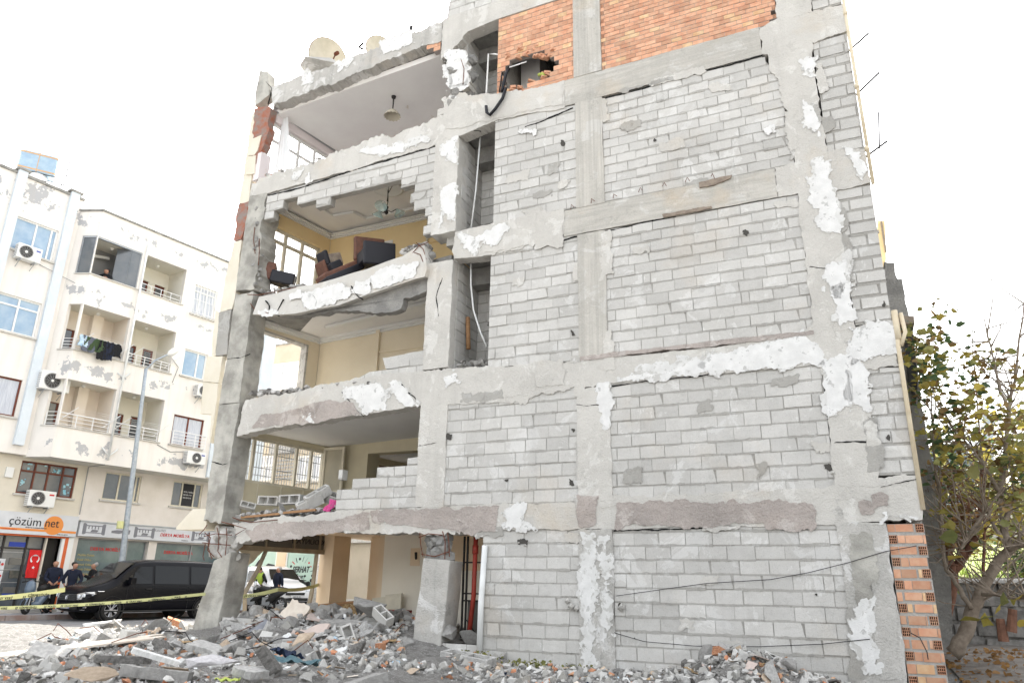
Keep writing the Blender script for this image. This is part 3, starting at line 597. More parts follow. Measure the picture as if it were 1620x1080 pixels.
# white coat left on the broken beam: plates that follow its tilt
for i, pts in enumerate([[(478, 464), (520, 452), (540, 450), (560, 462), (530, 480), (498, 489), (482, 486)], [(600, 424), (660, 415), (662, 436), (625, 448), (590, 458), (585, 440)], [(406, 492), (430, 488), (452, 494), (450, 499), (408, 499)], [(455, 466), (478, 460), (478, 470), (460, 474)], [(562, 446), (584, 442), (588, 460), (570, 470), (556, 462)]]):
    patch(F.pp(pts, .1), seed=90+i, base=.106, fr_pts=False, parent=brokenb)
rs = random.Random(41)
for i in range(34):
    u, v = rs.choice(((1.42, 0), (1.97, 0), (5.3, 0), (5.86, 0), (-1.17, 0), (rs.uniform(-1, 5.2), 1)))
    if v: v = rs.choice((2.05, 2.5, 4.45, 4.95, 7.38, 7.92, 10.25))
    else: v = rs.uniform(.2, 10)
    if u < -1.1 and v > 4.4 or (u < -.3 and v > 5) : continue
    a_, b_ = (rs.uniform(.05, .12), rs.uniform(.15, .5)) if v not in (2.05, 2.5, 4.45, 4.95, 7.38, 7.92, 10.25) else (rs.uniform(.2, .7), rs.uniform(.04, .09))
    patch([(u-a_, v-b_), (u+a_, v-b_*.8), (u+a_*.9, v+b_), (u-a_*.8, v+b_*.9)], rs.choice(('render_grey', 'mortar', 'render_grey', 'render_dirty')), .01, seed=200+i, base=-.012+.0003*i, fr_pts=False, cell=.022, rough=.07)
for i in range(26):                                    # cement smeared over block faces
    u, v = rs.uniform(-1, 5.2), rs.uniform(.3, 9.8)
    if u < 1.5 and u > -.4 and v > 4.5 or u > -.4:
        a_, b_ = rs.uniform(.06, .22), rs.uniform(.04, .11); patch([(u-a_, v-b_), (u+a_, v-b_), (u+a_, v+b_), (u-a_, v+b_)], 'mortar' if i % 3 == 0 else 'render_grey', .006, seed=300+i, base=-.013+.0003*(i % 9), fr_pts=False, cell=.022, rough=.09)
for i, (x_, y_, a_, b_) in enumerate(((906, 682, 5, 7), (904, 762, 6, 8), (1312, 742, 7, 9), (980, 958, 9, 11), (905, 528, 3, 9), (772, 512, 4, 8), (826, 856, 16, 7), (1005, 1010, 3, 3), (1140, 1050, 3, 8), (1035, 220, 5, 7), (1180, 370, 3, 6), (710, 690, 6, 5), (1400, 480, 3, 9), (1406, 690, 3, 8), (1396, 560, 4, 5), (800, 760, 6, 4), (890, 225, 3, 5), (1290, 940, 5, 3))[:18:1]):
    a_ *= .62; b_ *= .62; patch([(x_-a_, y_-b_), (x_+a_, y_-b_*.7), (x_+a_*.8, y_+b_), (x_-a_*.6, y_+b_*.8)], 'hole_shade', .002, seed=500+i, base=-.011, rough=.06, cell=.011)  # flat dark patches; the shade of knocked-out holes is put into the colour
crushed_px = [(983, 960, .07, .02), (904, 958, .06, .03), (898, 950, .05, .02), (912, 962, .05, .02), (1318, 748, .05, -.02), (830, 862, .04, -.03), (820, 858, .035, -.03)]
# cracks: narrow dark grooves
for pts in ([(541, 620), (552, 633), (562, 646), (575, 658)], [(453, 476), (447, 488), (441, 500)], [(425, 478), (431, 486), (430, 499)], [(634, 606), (645, 620), (656, 628), (662, 640)], [(560, 455), (566, 466), (574, 474)], [(421, 130), (430, 140), (424, 165)], [(600, 640), (590, 622), (596, 608)], [(1394, 770), (1420, 764), (1455, 758)], [(500, 470), (506, 478), (504, 488)], [(640, 640), (650, 622)], [(912, 640), (930, 642), (960, 640)], [(1281, 422), (1310, 425), (1336, 418)], [(662, 705), (690, 700)], [(1320, 700), (1350, 698), (1384, 700)], [(395, 560), (380, 566), (360, 568)], [(335, 730), (352, 735), (360, 733)], [(915, 905), (940, 910), (966, 904)], [(700, 440), (690, 470), (694, 500)]):
    q = F.pp(pts); hw = .006; l = [(a-hw, b-hw*.5) for a, b in q]; r = [(a+hw, b+hw) for a, b in q][::-1]
    mb = MB(); mb.prism(F, jag(l+r, .008, .04, int(pts[0][0])), -.02, .0075 if pts[0][0] not in (453, 425, 560, 500) else .112); fixn(mb.build('crack', MT['void_shade'], B))
for pts in ([(948, 157), (1000, 144), (1080, 120), (1150, 103), (1206, 86)], [(954, 366), (1040, 346), (1130, 327), (1266, 303)], [(424, 309), (480, 295), (560, 268), (640, 245), (693, 229)], [(708, 637), (760, 627), (790, 624)], [(966, 610), (1040, 600), (1120, 591)], [(1290, 62), (1332, 50)], [(1316, 298), (1376, 281)], [(970, 839), (1040, 838), (1150, 834)], [(830, 212-12), (860, 190), (906, 170)], [(735, 214-9), (760, 207)], [(870, 384), (914, 373)]):
    q = F.pp(pts); mb = MB(); mb.prism(F, jag([(a, b+.008) for a, b in q]+[(a, b-.014) for a, b in q][::-1], .009, .07, int(pts[0][0])), -.03, -.011); fixn(mb.build('open_joint', MT['void_shade'], B))
# ---- street wall, rooms, slabs
def fbox(name, u0, u1, v0, v1, w0, w1, mt, parent=B, fr=F): mb = MB(); mb.box(fr, u0, u1, v0, v1, w0, w1); return fixn(mb.build(name, MT[mt], parent))
def gw(name, s0, s1, v0, v1, mt, w0=.0, w1=.2, parent=B): return fbox(name, s0, s1, v0, v1, w0, w1, mt, parent, G)
D = 2.4
def window(fr, u0, u1, v0, v1, w, cols, rows, fm, parent, glass='glass', t=.05, d=.05, name='window', open_=()):
    """a window: frame bars as one mesh, its panes a sub-part"""
    mb = MB(); us = [u0]+[u0+(u1-u0)*c for c in cols]+[u1]; vs = [v0]+[v0+(v1-v0)*c for c in rows]+[v1]
    for i, x in enumerate(us): a = t*(.5 if 0 < i < len(us)-1 else 1); xx = x+(t/2 if i == 0 else -t/2 if i == len(us)-1 else 0); mb.box(fr, xx-t/2, xx+t/2, v0, v1, w, w+d)
    for i, z in enumerate(vs): zz = z+(t/2 if i == 0 else -t/2 if i == len(vs)-1 else 0); mb.box(fr, u0+t, u1-t, zz-t/2, zz+t/2, w+.002, w+d-.002)
    o = fixn(mb.build(name, MT[fm] if isinstance(fm, str) else fm, parent))
    if glass:
        g = MB()
        for i in range(len(us)-1):
            for j in range(len(vs)-1):
                if (i, j) in open_: continue
                g.box(fr, us[i]+.01, us[i+1]-.01, vs[j]+.01, vs[j+1]-.01, w+d*.4, w+d*.4+.006)
        fixn(g.build('pane', MT[glass], o))
    return o
# fourth floor room
def ceiling(name, z0, z1, mt, u1=-1.4, w1=-.28, back=D, th=.14):
    a = F.u.dot(DS); ul = lambda w: UL+.2+(-w/F.n.dot(-DS))*a
    mb = MB(); p = [F(ul(w1), z0, w1), F(u1, z1, w1), F(u1, z1, -back), F(ul(-back), z0, -back)]
    mb.hexa(p+[q+Vector((0, 0, th)) for q in p]); return fixn(mb.build(name, MT[mt], B))
def crown(z, zf, parent=B, seed=0):            # plaster cornice round the room and the stepped inner ceiling frame
    mb = MB()
    for k, (o, h) in enumerate(((.0, .10), (.04, .06), (.08, .03))):
        mb.box(G, .3, 2.42, z-h-.0, z-.001*k, .2, .24+o*1.2); mb.box(F, -6.5, -1.4, z-h, z-.001*(k+1), -D, -D+.05+o*1.2)
    fixn(mb.build('cornice', MT['pvc_white'], parent))
ceiling('ceiling', 12.46, 12.72, 'ceiling_white'); gw('street_wall', .3, 2.45, 12.24, 12.6, 'paint_lilac'); gw('street_wall', .02, .3, 10.45, 11.2, 'paint_lilac'); gw('street_wall', 2.2, 2.45, 10.5, 12.24, 'paint_lilac')
gw('street_wall', .3, 2.2, 10.45, 10.75, 'paint_lilac')
window(G, .12, 2.2, 10.75, 12.22, .08, (.28, .5, .75), (.68,), 'pvc_white', B, t=.06)
mb = MB(); mb.tube([G(.2, 12.5, .22), G(2.4, 12.44, .22)], .025, 6); mb.build('ceiling_strip', MT['plastic_grey'], B)
fbox('room_wall', -6.5, -1.4, 10.5, 12.8, -D-.15, -D, 'paint_lilac'); fbox('room_wall', -1.45, -1.35, 10.6, 12.85, -D, -.46, 'ceiling_white')
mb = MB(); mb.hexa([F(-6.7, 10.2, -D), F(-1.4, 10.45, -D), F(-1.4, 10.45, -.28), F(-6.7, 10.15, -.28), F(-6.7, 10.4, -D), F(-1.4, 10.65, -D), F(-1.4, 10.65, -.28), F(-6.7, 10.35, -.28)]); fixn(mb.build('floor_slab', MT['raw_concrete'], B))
# third floor room
ceiling('ceiling', 9.98, 10.05, 'ceiling_white', th=.1); crown(9.93, 0)
mb = MB(); rn = random.Random(2)                     # raised plaster field of the ceiling with its stepped edge
for q in ([(-5.6, -.35), (-2.0, -.35), (-2.0, -1.75), (-3.2, -1.75), (-3.5, -1.95), (-4.9, -1.95), (-5.0, -1.55), (-5.6, -1.5)],):
    for k, e in enumerate((.0, .05)):
        vs = [F(u, 9.955-.02*k+.0, w) for u, w in q]; vs = [Vector(v) for v in vs]
        for i in range(len(vs)): mb.tube([vs[i-1], vs[i]], .035-.012*k, 4)
fixn(mb.build('ceiling_moulding', MT['pvc_white'], B))
mb = MB(); mb.lathe(F(-3.58, 9.975, -.95), (0, 0, -1), [(0, 0), (.36, 0), (.36, .02), (.30, .03), (.27, .015), (.22, .03), (.18, .015), (.12, .035), (.06, .02), (0, .03)], 28); mb.build('ceiling_rose', MT['pvc_white'], B, smooth=True)
gw('street_wall', .3, 2.45, 9.48, 10.0, 'paint_ochre'); gw('street_wall', 2.2, 2.45, 7.4, 9.48, 'paint_ochre'); gw('street_wall', .25, 2.2, 7.4, 7.75, 'paint_ochre'); gw('street_wall', .3, .56, 7.75, 9.48, 'paint_ochre')
window(G, .56, 2.2, 7.75, 9.48, .06, (.34, .66), (.80,), 'pvc_cream', B, t=.075, d=.07)
mb = MB(); mb.box(F, -6.5, -1.4, 9.35, 10.0, -D-.15, -D)
u_a, u_b = -5.28, -4.45
mb.box(F, -6.5, u_a, 7.4, 9.35, -D-.15, -D); mb.box(F, u_b, -1.4, 7.4, 9.35, -D-.15, -D); mb.box(F, u_a, u_b, 7.4, 8.7, -D-.15, -D); fixn(mb.build('room_wall', MT['paint_ochre'], B))
mb = MB(); mb.box(F, u_a-.1, u_a, 8.65, 9.42, -D, -D+.02); mb.box(F, u_b, u_b+.1, 8.65, 9.42, -D, -D+.02); mb.box(F, u_a-.1, u_b+.1, 9.35, 9.45, -D, -D+.018); fixn(mb.build('door_frame', MT['pvc_white'], B))
fbox('room_wall', -1.45, -1.35, 7.5, 10.0, -D, -.46, 'paint_ochre'); fbox('wall_rib', -3.35, -3.3, 9.2, 9.86, -D, -D+.04, 'pvc_cream'); fbox('wall_rib', -3.3, -1.4, 9.15, 9.2, -D, -D+.035, 'paint_ochre')
fbox('back_room', -6.4, -3.5, 7.3, 10.0, -D-3.1, -D-3, 'ceiling_white')
mb = MB(); mb.hexa([F(-6.7, 7.05, -D), F(-1.4, 7.45, -D), F(-1.4, 7.45, -.3), F(-6.3, 6.95, -.3), F(-6.7, 7.28, -D), F(-1.4, 7.68, -D), F(-1.4, 7.6, -.3), F(-6.3, 7.2, -.3)]); fixn(mb.build('floor_slab', MT['raw_concrete'], B))
# second floor room
ceiling('ceiling', 7.03, 7.28, 'ceiling_white', th=.02, back=D-.01); 
mb = MB()
for k, (o, h) in enumerate(((.0, .10), (.05, .05))):
    mb.hexa([G(.5, 6.95-h, .2), G(2.42, 7.0-h, .2), G(2.42, 7.0-h, .24+o), G(.5, 6.95-h, .24+o), G(.5, 6.99, .2), G(2.42, 7.03, .2), G(2.42, 7.03, .24+o), G(.5, 6.99, .24+o)])
    mb.hexa([F(-6.5, 7.0-h, -D), F(-1.4, 7.22-h, -D), F(-1.4, 7.22-h, -D+.05+o), F(-6.5, 7.0-h, -D+.05+o), F(-6.5, 7.03, -D), F(-1.4, 7.25, -D), F(-1.4, 7.25, -D+.05+o), F(-6.5, 7.03, -D+.05+o)])
    mb.hexa([F(-5.6, 7.0-k*.01, -1.75), F(-1.4, 7.2-k*.01, -1.5), F(-1.4, 7.2-k*.01, -1.44+o), F(-5.6, 7.0-k*.01, -1.69+o), F(-5.6, 7.06, -1.75), F(-1.4, 7.27, -1.5), F(-1.4, 7.27, -1.44+o), F(-5.6, 7.06, -1.69+o)])
fixn(mb.build('cornice', MT['pvc_white'], B))
gw('street_wall', .3, 2.45, 6.78, 7.15, 'paint_beige'); gw('street_wall', 2.1, 2.45, 5.0, 6.78, 'paint_beige'); gw('street_wall', .3, 2.1, 4.9, 5.3, 'paint_beige')
mb = MB(); mb.box(G, 2.04, 2.1, 5.3, 6.78, .0, .21); mb.box(G, .3, 2.1, 6.74, 6.78, .02, .21); fixn(mb.build('window_reveal', MT['render_dirty'], B))
fbox('room_wall', -6.5, -1.4, 4.9, 7.2, -D-.15, -D, 'paint_peach_light' if 'paint_peach_light' in MT else 'paint_beige'); fbox('wall_rib', -4.6, -4.5, 5.0, 7.06, -D, -D+.08, 'paint_beige'); fbox('wall_rib', -4.5, -1.4, 6.45, 6.5, -D, -D+.04, 'paint_beige')
fbox('room_wall', -1.45, -1.35, 5.0, 7.2, -D, -.46, 'paint_beige')
mb = MB(); mb.hexa([F(-6.7, 4.45, -D), F(-1.4, 4.62, -D), F(-1.4, 4.62, -.28), F(-6.3, 4.35, -.28), F(-6.7, 4.85, -D), F(-1.4, 5.0, -D), F(-1.4, 5.0, -.28), F(-6.3, 4.8, -.28)]); fixn(mb.build('floor_slab', MT['raw_concrete'], B))
# first floor room (deeper), with a second room behind
D1 = 3.05
ceiling('ceiling', 4.38, 4.52, 'ceiling_white', th=.05, back=6.4)
gw('street_wall', .3, 3.1, 4.27, 4.5, 'paint_olive'); gw('street_wall', .25, 3.1, 2.4, 3.25, 'paint_olive')
for s in (1.1, 1.75, 2.4): fbox('wall_panel_joint', s, s+.02, 2.5, 3.25, .2, .215, 'pvc_cream', fr=G)
window(G, .5, 3.0, 3.25, 4.27, .1, (.17, .42, .66, .84), (), 'pvc_cream', B, glass=None, t=.06, d=.07)
mb = MB()
for i in range(34): s = .52+i*.075; mb.box(G, s, s+.012, 3.27, 4.25, .03, .042)
for z in (3.45, 3.62, 3.95, 4.12): mb.box(G, .5, 3.0, z, z+.014, .045, .055)
fixn(mb.build('window_grille', MT['steel_grey'], B))
C_ = Frame(G(2.95, 0, .22), F.u, F.n)      # casement swung into the room
window(C_, .0, .62, 3.22, 4.33, 0, (), (), 'pvc_cream', B, glass='curtain_beige', t=.06, d=.05, name='open_casement')
ux = F.px(582, 720, -D1)[0]
mb = MB(); mb.box(F, -6.4, ux, 2.5, 4.5, -D1-.15, -D1); fixn(mb.build('room_wall', MT['paint_olive'], B))
fbox('room_pillar', ux-.3, ux-.002, 2.5, 4.5, -D1-.5, -D1-.15, 'paint_olive'); fbox('lintel', ux, -1.46, 4.16, 4.5, -D1-.3, -D1, 'paint_olive')
fbox('room_wall', -1.45, -1.35, 2.5, 4.45, -6.2, -.46, 'paint_olive'); fbox('room_wall', -6.0, -1.4, 2.5, 4.45, -6.35, -6.2, 'paint_olive')
gw('street_wall', 3.1, 6.4, 2.4, 3.2, 'paint_olive'); gw('street_wall', 3.1, 6.4, 4.2, 4.5, 'paint_olive'); gw('street_wall', 3.1, 4.2, 3.2, 4.2, 'paint_olive')
window(G, 4.2, 6.3, 3.2, 4.2, .08, (.33, .66), (), 'frame_brown', B, glass='glass', t=.06)
mb = MB(); mb.tube([F(-3.9, 4.3, -D1-.4), F(-3.7, 4.1, -D1-.8), F(-2.6, 3.85, -D1-2)], .07, 8); mb.build('flue_pipe', MT['pvc_cream'], B)
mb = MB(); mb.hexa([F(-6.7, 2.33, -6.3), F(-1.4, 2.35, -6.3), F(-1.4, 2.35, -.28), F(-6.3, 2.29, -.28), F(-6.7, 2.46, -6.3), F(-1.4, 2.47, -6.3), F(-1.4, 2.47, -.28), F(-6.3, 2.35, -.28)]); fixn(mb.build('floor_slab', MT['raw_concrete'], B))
# ground floor: shop front on the street, beige pillar and back walls
mb = MB(); mb.box(G, .35, 4.1, 1.82, 1.92, .05, .15); mb.box(G, .35, 4.1, 2.3, 2.36, .05, .15)
for s in (1.55, 2.35, 3.13): mb.box(G, s, s+.05, 1.9, 2.3, .06, .14)
fixn(mb.build('shopfront_transom', MT['alu_bronze'], B))
fbox('fanlight', .35, 4.1, 1.92, 2.3, .095, .105, 'smoked_panel', fr=G)
fanl = text('MUTFAK DÜNYASI', G, 3.95, 2.03, .112, .17, MT['ink'], B, 'fanlight_lettering', mirror=True, sx=1.15)
mb = MB(); p = G(3.1, 1.85, .1); mb.tube([p, G(3.06, 1.1, .12), G(2.95, .2, .1)], .055, 4); fixn(mb.build('shopfront_post', MT['alu_bronze'], B))
mb = MB(); mb.tube([G(1.62, 1.85, .1), G(1.42, 1.4, .14), G(1.12, .95, .2), G(1.18, .5, .2), G(1.2, .2, .2)], .05, 4); fixn(mb.build('shopfront_post', MT['alu_bronze'], B))
mb = MB(); mb.prism(G, jag([(.85, 1.82, 0), (1.55, 1.82), (1.35, 1.62), (1.2, 1.5), (1.1, 1.68)], .02, .08, 3), .09, .10); fixn(mb.build('glass_shard', MT['pvc_cream'], B))
fbox('shop_pillar', 3.3, 3.85, -.1, 2.36, .0, .45, 'paint_peach', fr=G)
fbox('shop_wall', -4.75, -4.1, -.1, 2.25, -4.3, -4.1, 'paint_peach'); fbox('shop_wall', -5.4, -4.75, -.1, 2.25, -4.05, -3.9, 'paint_peach')
fbox('shop_wall', -4.12, -2.2, .3, 2.25, -2.75, -2.6, 'paint_cream'); fbox('shop_wall', -4.25, -4.12, -.1, 2.25, -4.1, -2.6, 'paint_peach')
fbox('wall_socket_patch', -3.42, -3.18, 1.55, 1.92, -2.6, -2.59, 'paint_peach'); mb = MB(); mb.lathe(F(-3.28, 1.83, -2.58), (.1, -.2, -1), [(0, 0), (.03, 0), (.025, .14), (0, .16)], 8); mb.build('wall_socket', MT['black_steel'], B)
fbox('shop_wall', -2.2, .2, -.1, 1.45, -2.2, -2.05, 'paint_cream'); fbox('shop_wall', -2.2, .2, 1.45, 2.25, -2.2, -2.03, 'paint_peach'); fbox('shop_wall', -.35, -.2, .0, 2.05, -2.05, -.2, 'paint_peach')
fbox('shop_ceiling', -6.3, -.2, 2.25, 2.28, -6.2, -.28, 'paint_peach'); fbox('shop_floor', -6.8, 6.3, -.3, -.12, -6.2, -.2, 'raw_concrete')
# metal stair gate and red prop seen through the narrow gap
mb = MB()
for u in (-1.05, -.98, -.45): mb.box(F, u, u+.03, .15, 2.02, -.62, -.59)
for v in (.9, 1.02, 1.55): mb.box(F, -1.02, -.42, v, v+.025, -.615, -.595)
mb.tube([F(-.95, .6, -.6), F(-.6, .2, -.6)], .01, 5); fixn(mb.build('metal_gate', MT['black_steel'], B))
fbox('gate_panel', -.95, -.46, .15, .9, -.66, -.64, 'smoked_panel')
mb = MB(); mb.tube([F(-.83, .12, -.45), F(-.72, 1.0, -.42), F(-.70, 2.02, -.4)], .042, 10); mb.tube([F(-.71, 1.7, -.41), F(-.705, 1.85, -.41)], .055, 10); mb.build('red_prop', MT['pipe_red'], B, smooth=True)
mb = MB(); mb.tube([F(-.35, .1, .03), F(-.345, .9, .03), F(-.30, 1.82, .03)], .05, 10); mb.build('drain_pipe', MT['pipe_white'], B, smooth=True)
# ---- light well openings with their inner walls
for v0, v1, w_ in ((10.72, 12.86, .0), (7.96, 10.2, .0), (5.07, 7.32, .0)):
    rn = random.Random(int(v0)); mb = MB()
    FR2 = Frame(F(-1.18, 0, 0), -F.n, F.u)                       # left inner side wall, blocks
    for fr, length in ((FR2, 1.5),):
        mb.box(fr, .2, length, v0-.2, v1+.1, -.3, -.012, 1)
        z = v0-.2; k = 0
        while z < v1+.05:
            x = .2+(-.2 if k % 2 else 0)
            while x < length:
                a = max(x, .2); b = min(x+.4, length)
                if b-a > .04: mb.box(fr, a+.008, b, z+.012, min(z+.205, v1+.1), -.2, rn.uniform(-.004, .004), 0)
                x += .4
            z += .21; k += 1
    FB = Frame(F(-1.18, 0, -1.1), F.u, F.n)
    wo = (.42, .93, v0+1.25, v0+1.75); WE = 1.3 if v0 < 10 else .96
    z = v0-.2; k = 0
    for (a0, a1, z0, z1) in ((0, .42, v0-.2, v1+.1), (.42, .95, v0-.2, wo[2]), (.42, .95, wo[3], v1+.1), (.95, WE, v0-.2, v1+.1)): mb.box(FB, a0, a1, z0, z1, -.15, -.012, 1)
    while z < v1+.05:
        x = (-.2 if k % 2 else 0)
        while x < WE:
            a = max(x, 0); b = min(x+.4, WE)
            if wo[2]-.1 < z+.1 < wo[3]+.02:
                if a < wo[0] < b: b = wo[0]
                elif a >= wo[0]: a = b
            if b-a > .04: mb.box(FB, a+.008, b, z+.012, min(z+.205, v1+.1), -.1, rn.uniform(-.004, .004), 0)
            x += .4
        z += .21; k += 1
    fixn(mb.build('light_well_wall', [MT['block'], MT['mortar']], B))
    fbox('light_well_lintel', -1.18, .6, v1-.28, v1+.1, -1.1, -.75, 'raw_concrete'); fbox('light_well_slab', -1.18, .6 if v0 < 10 else 1.9, v1+.12, v1+.2, -2.2, -.3, 'raw_concrete')
    window(FB, *wo, -.1, (), (), 'pvc_white' if v0 > 10 else 'raw_concrete', B, glass='window_dark', t=.05, d=.06)
    fbox('light_well_side', *((.55, .7) if v0 < 10 else (-.22, -.17)), v0-.2, v1+.1, -1.2, -.2, 'mortar')
slabp('light_well_reveal', [(-1.18, 4.98), (-.36, 4.98), (-.36, 5.03), (-1.18, 5.05)], -1.1, -.02, MT['raw_concrete'])
# interior seen through the knocked hole, its gloom put into near-black wall colours
fbox('room_wall', -.3, 1.9, 10.6, 13.0, -2.2, -2.1, 'void_shade'); fbox('room_wall', 1.5, 1.6, 10.6, 13.0, -2.1, -.3, 'smoked_panel'); fbox('room_floor', -.16, 1.9, 10.5, 10.7, -2.1, -.3, 'smoked_panel'); mb = MB(); mb.box(F, -.1, .35, 10.9, 12.4, -1.4, -.75); fixn(mb.build('inner_wall', MT['ceiling_white'], B))
# ---- the crushed joints: stone lumps and reinforcement
def rock(mb, c, r, rn, mi=0, n=9, flat=1.0):
    bm = bmesh.new()
    for _ in range(n+4):
        d = Vector((rn.gauss(0, 1), rn.gauss(0, 1), rn.gauss(0, 1))).normalized(); bm.verts.new(Vector(c)+Vector((d.x*r[0], d.y*r[1], d.z*r[2]*flat)))
    bmesh.ops.convex_hull(bm, input=bm.verts); bm.verts.ensure_lookup_table(); vs = [v for v in bm.verts if v.link_faces]; ix = {v: i for i, v in enumerate(vs)}
    mb.add([v.co.copy() for v in vs], [tuple(ix[v] for v in f.verts) for f in bm.faces], mi); bm.free()
def crushed(pl, name='crushed_joint', mt='render_dirty', parent=B):
    rn = random.Random(len(pl)); mb = MB()
    for px, py, r, w in pl: q = F.px(px, py); rock(mb, F(q[0], q[1], w), (r, r*.9, r), rn, 0, 14)
    return fixn(mb.build(name, MT[mt], parent))
for q_ in crushed_px: crushed([q_], 'loose_lump')
crushed([(x+random.uniform(-4, 4), y+random.uniform(-4, 4), random.uniform(.09, .17), random.uniform(-.32, -.08)) for y in range(838, 884, 8) for x in (333, 342, 352, 360)])
crushed([(x+random.uniform(-3, 3), y+random.uniform(-3, 3), random.uniform(.09, .17), random.uniform(-.25, -.08)) for y in range(846, 882, 8) for x in (672, 681, 690, 700)], mt='raw_concrete')
crushed([(719+random.uniform(-9, 9), y, random.uniform(.12, .2), random.uniform(-.25, -.1)) for y in range(90, 186, 9)]+[(735+random.uniform(-6, 6), y, random.uniform(.08, .15), random.uniform(-.3, -.12)) for y in range(85, 180, 8)], mt='raw_concrete')
crushed([(x, y, random.uniform(.05, .12), random.uniform(-.2, 0)) for x, y in ((660, 394), (668, 400), (672, 412), (666, 388), (655, 396), (674, 425), (676, 400), (670, 436), (648, 402))], mt='raw_concrete')
crushed([(406+random.uniform(-6, 6), y, random.uniform(.05, .09), random.uniform(-.12, 0)) for y in range(330, 460, 8)], mt='raw_concrete')
crushed([(392+random.uniform(-8, 12), y, random.uniform(.05, .12), random.uniform(-.3, -.02)) for y in range(820, 850, 6)], mt='raw_concrete')
slabp('column_remnant', F.pp([(712, 100), (738, 95), (742, 138), (712, 140)]), -.4, .01, MT['render_grey'], .05, .06); patch([(714, 104), (736, 100), (739, 132), (716, 135)], seed=600, base=.013, rough=.1); slabp('column_remnant', F.pp([(712, 150), (738, 148), (742, 182), (706, 190)]), -.4, 0, MT['render_grey'], .05, .06); patch([(712, 155), (732, 152), (734, 172), (714, 178)], seed=601, base=.003, rough=.12)
def bars(pls, r=.009, name='reinforcement', parent=B):
    mb = MB()
    for pl in pls: mb.tube([F(*F.px(x, y), w) for x, y, w in pl], r, 5)
    return mb.build(name, MT['rust'], parent)
bars([[(325, 842, .02), (336, 850, .05), (330, 870, .03), (340, 880, .02)], [(345, 834, .03), (350, 850, .06), (347, 872, .04), (353, 882, .02)], [(358, 835, 0), (362, 852, .05), (358, 878, .03)], [(326, 848, .05), (345, 844, .06), (368, 846, .02)], [(322, 858, .03), (340, 860, .08), (366, 862, .02)], [(318, 845, .05), (326, 838, .06), (330, 830, .04)], [(352, 825, .03), (372, 830, .06), (392, 836, .05), (375, 846, .05)], [(368, 818, 0), (380, 822, .05), (400, 826, .04), (440, 822, .02)], [(335, 842, .06), (333, 866, .06), (337, 884, .03)], [(326, 860, .02), (324, 880, .05), (326, 886, .05)]])
bars([[(665, 842, .02), (668, 862, .05), (670, 880, .02)], [(668, 876, .03), (690, 880, .05), (712, 872, .02)], [(700, 840, 0), (706, 856, .04), (705, 884, .03)], [(708, 842, 0), (711, 858, .02), (711, 880, .0)], [(664, 850, .03), (680, 844, .05), (700, 846, .02)]])
bars([[(660, 385, .03), (672, 396, .06), (676, 412, .04)], [(655, 400, .03), (668, 405, .08), (677, 430, .05)], [(650, 405, .02), (664, 392, .06), (680, 384, .04)], [(392, 466, .02), (410, 468, .05), (440, 462, .04), (470, 455, .03)], [(396, 480, .0), (405, 490, .05), (430, 498, .12)], [(728, 90, .0), (735, 110, .03), (733, 135, .02)], [(404, 360, .02), (403, 380, .04), (405, 402, .03)], [(411, 378, .02), (412, 398, .04), (410, 420, .02)]])
bars([[(903, 331, .0), (905, 325, .04), (909, 329, .03)], [(935, 322, 0), (937, 316, .05), (942, 320, .04)], [(970, 314, 0), (972, 309, .05), (977, 312, .04)], [(1010, 304, 0), (1014, 299, .05), (1017, 303, .04)], [(1048, 295, 0), (1052, 291, .05), (1055, 296, .04)], [(1084, 288, 0), (1088, 283, .05), (1092, 288, .04)], [(1125, 279, 0), (1128, 277, .05), (1131, 284, .04)]], .006, 'wire_hook')
# ---- leaning ground floor columns
def leaner(name, base, topp, w0, w1, mt, lab):
    """a leaning stump: front face given by two pixel rows, real depth behind"""
    mb = MB(); rn = random.Random(3); n = 7; rows = []
    bl_, br_ = F.px(*base[0], w1), F.px(*base[1], w1); tl, tr = F.px(*topp[0], w1), F.px(*topp[1], w1); vs = []
    for i in range(n+1):
        t = i/n; j = lambda a=.012: rn.uniform(-a, a)
        a = (bl_[0]+(tl[0]-bl_[0])*t+j(), bl_[1]+(tl[1]-bl_[1])*t); b = (br_[0]+(tr[0]-br_[0])*t+j(), br_[1]+(tr[1]-br_[1])*t)
        vs += [F(a[0], a[1], w1+j()), F((a[0]+b[0])/2, (a[1]+b[1])/2, w1+j()), F(b[0], b[1], w1+j()), F(b[0]+j(), b[1]+j(), w0), F((a[0]+b[0])/2, (a[1]+b[1])/2, w0), F(a[0], a[1], w0)]
    mb.add(vs, [(i*6+k, i*6+(k+1) % 6, (i+1)*6+(k+1) % 6, (i+1)*6+k) for i in range(n) for k in range(6)]+[tuple(range(6))[::-1], tuple(range(n*6, n*6+6))])
    o = fixn(mb.build(name, MT[mt], B)); o['label'] = lab
    bv = o.modifiers.new('b', 'BEVEL'); bv.width = .02; bv.segments = 2; bv.limit_method = 'ANGLE'; return o
leaner('broken_column', [(297, 1012), (340, 1012)], [(338, 886), (366, 872)], -.52, .02, 'old_concrete', 'leaning corner column stump snapped below the first floor beam')
leaner('broken_column', [(648, 1046), (694, 1050)], [(669, 882), (712, 886)], -.45, .03, 'render_dirty', 'leaning middle column stump with crushed top and bare steel')
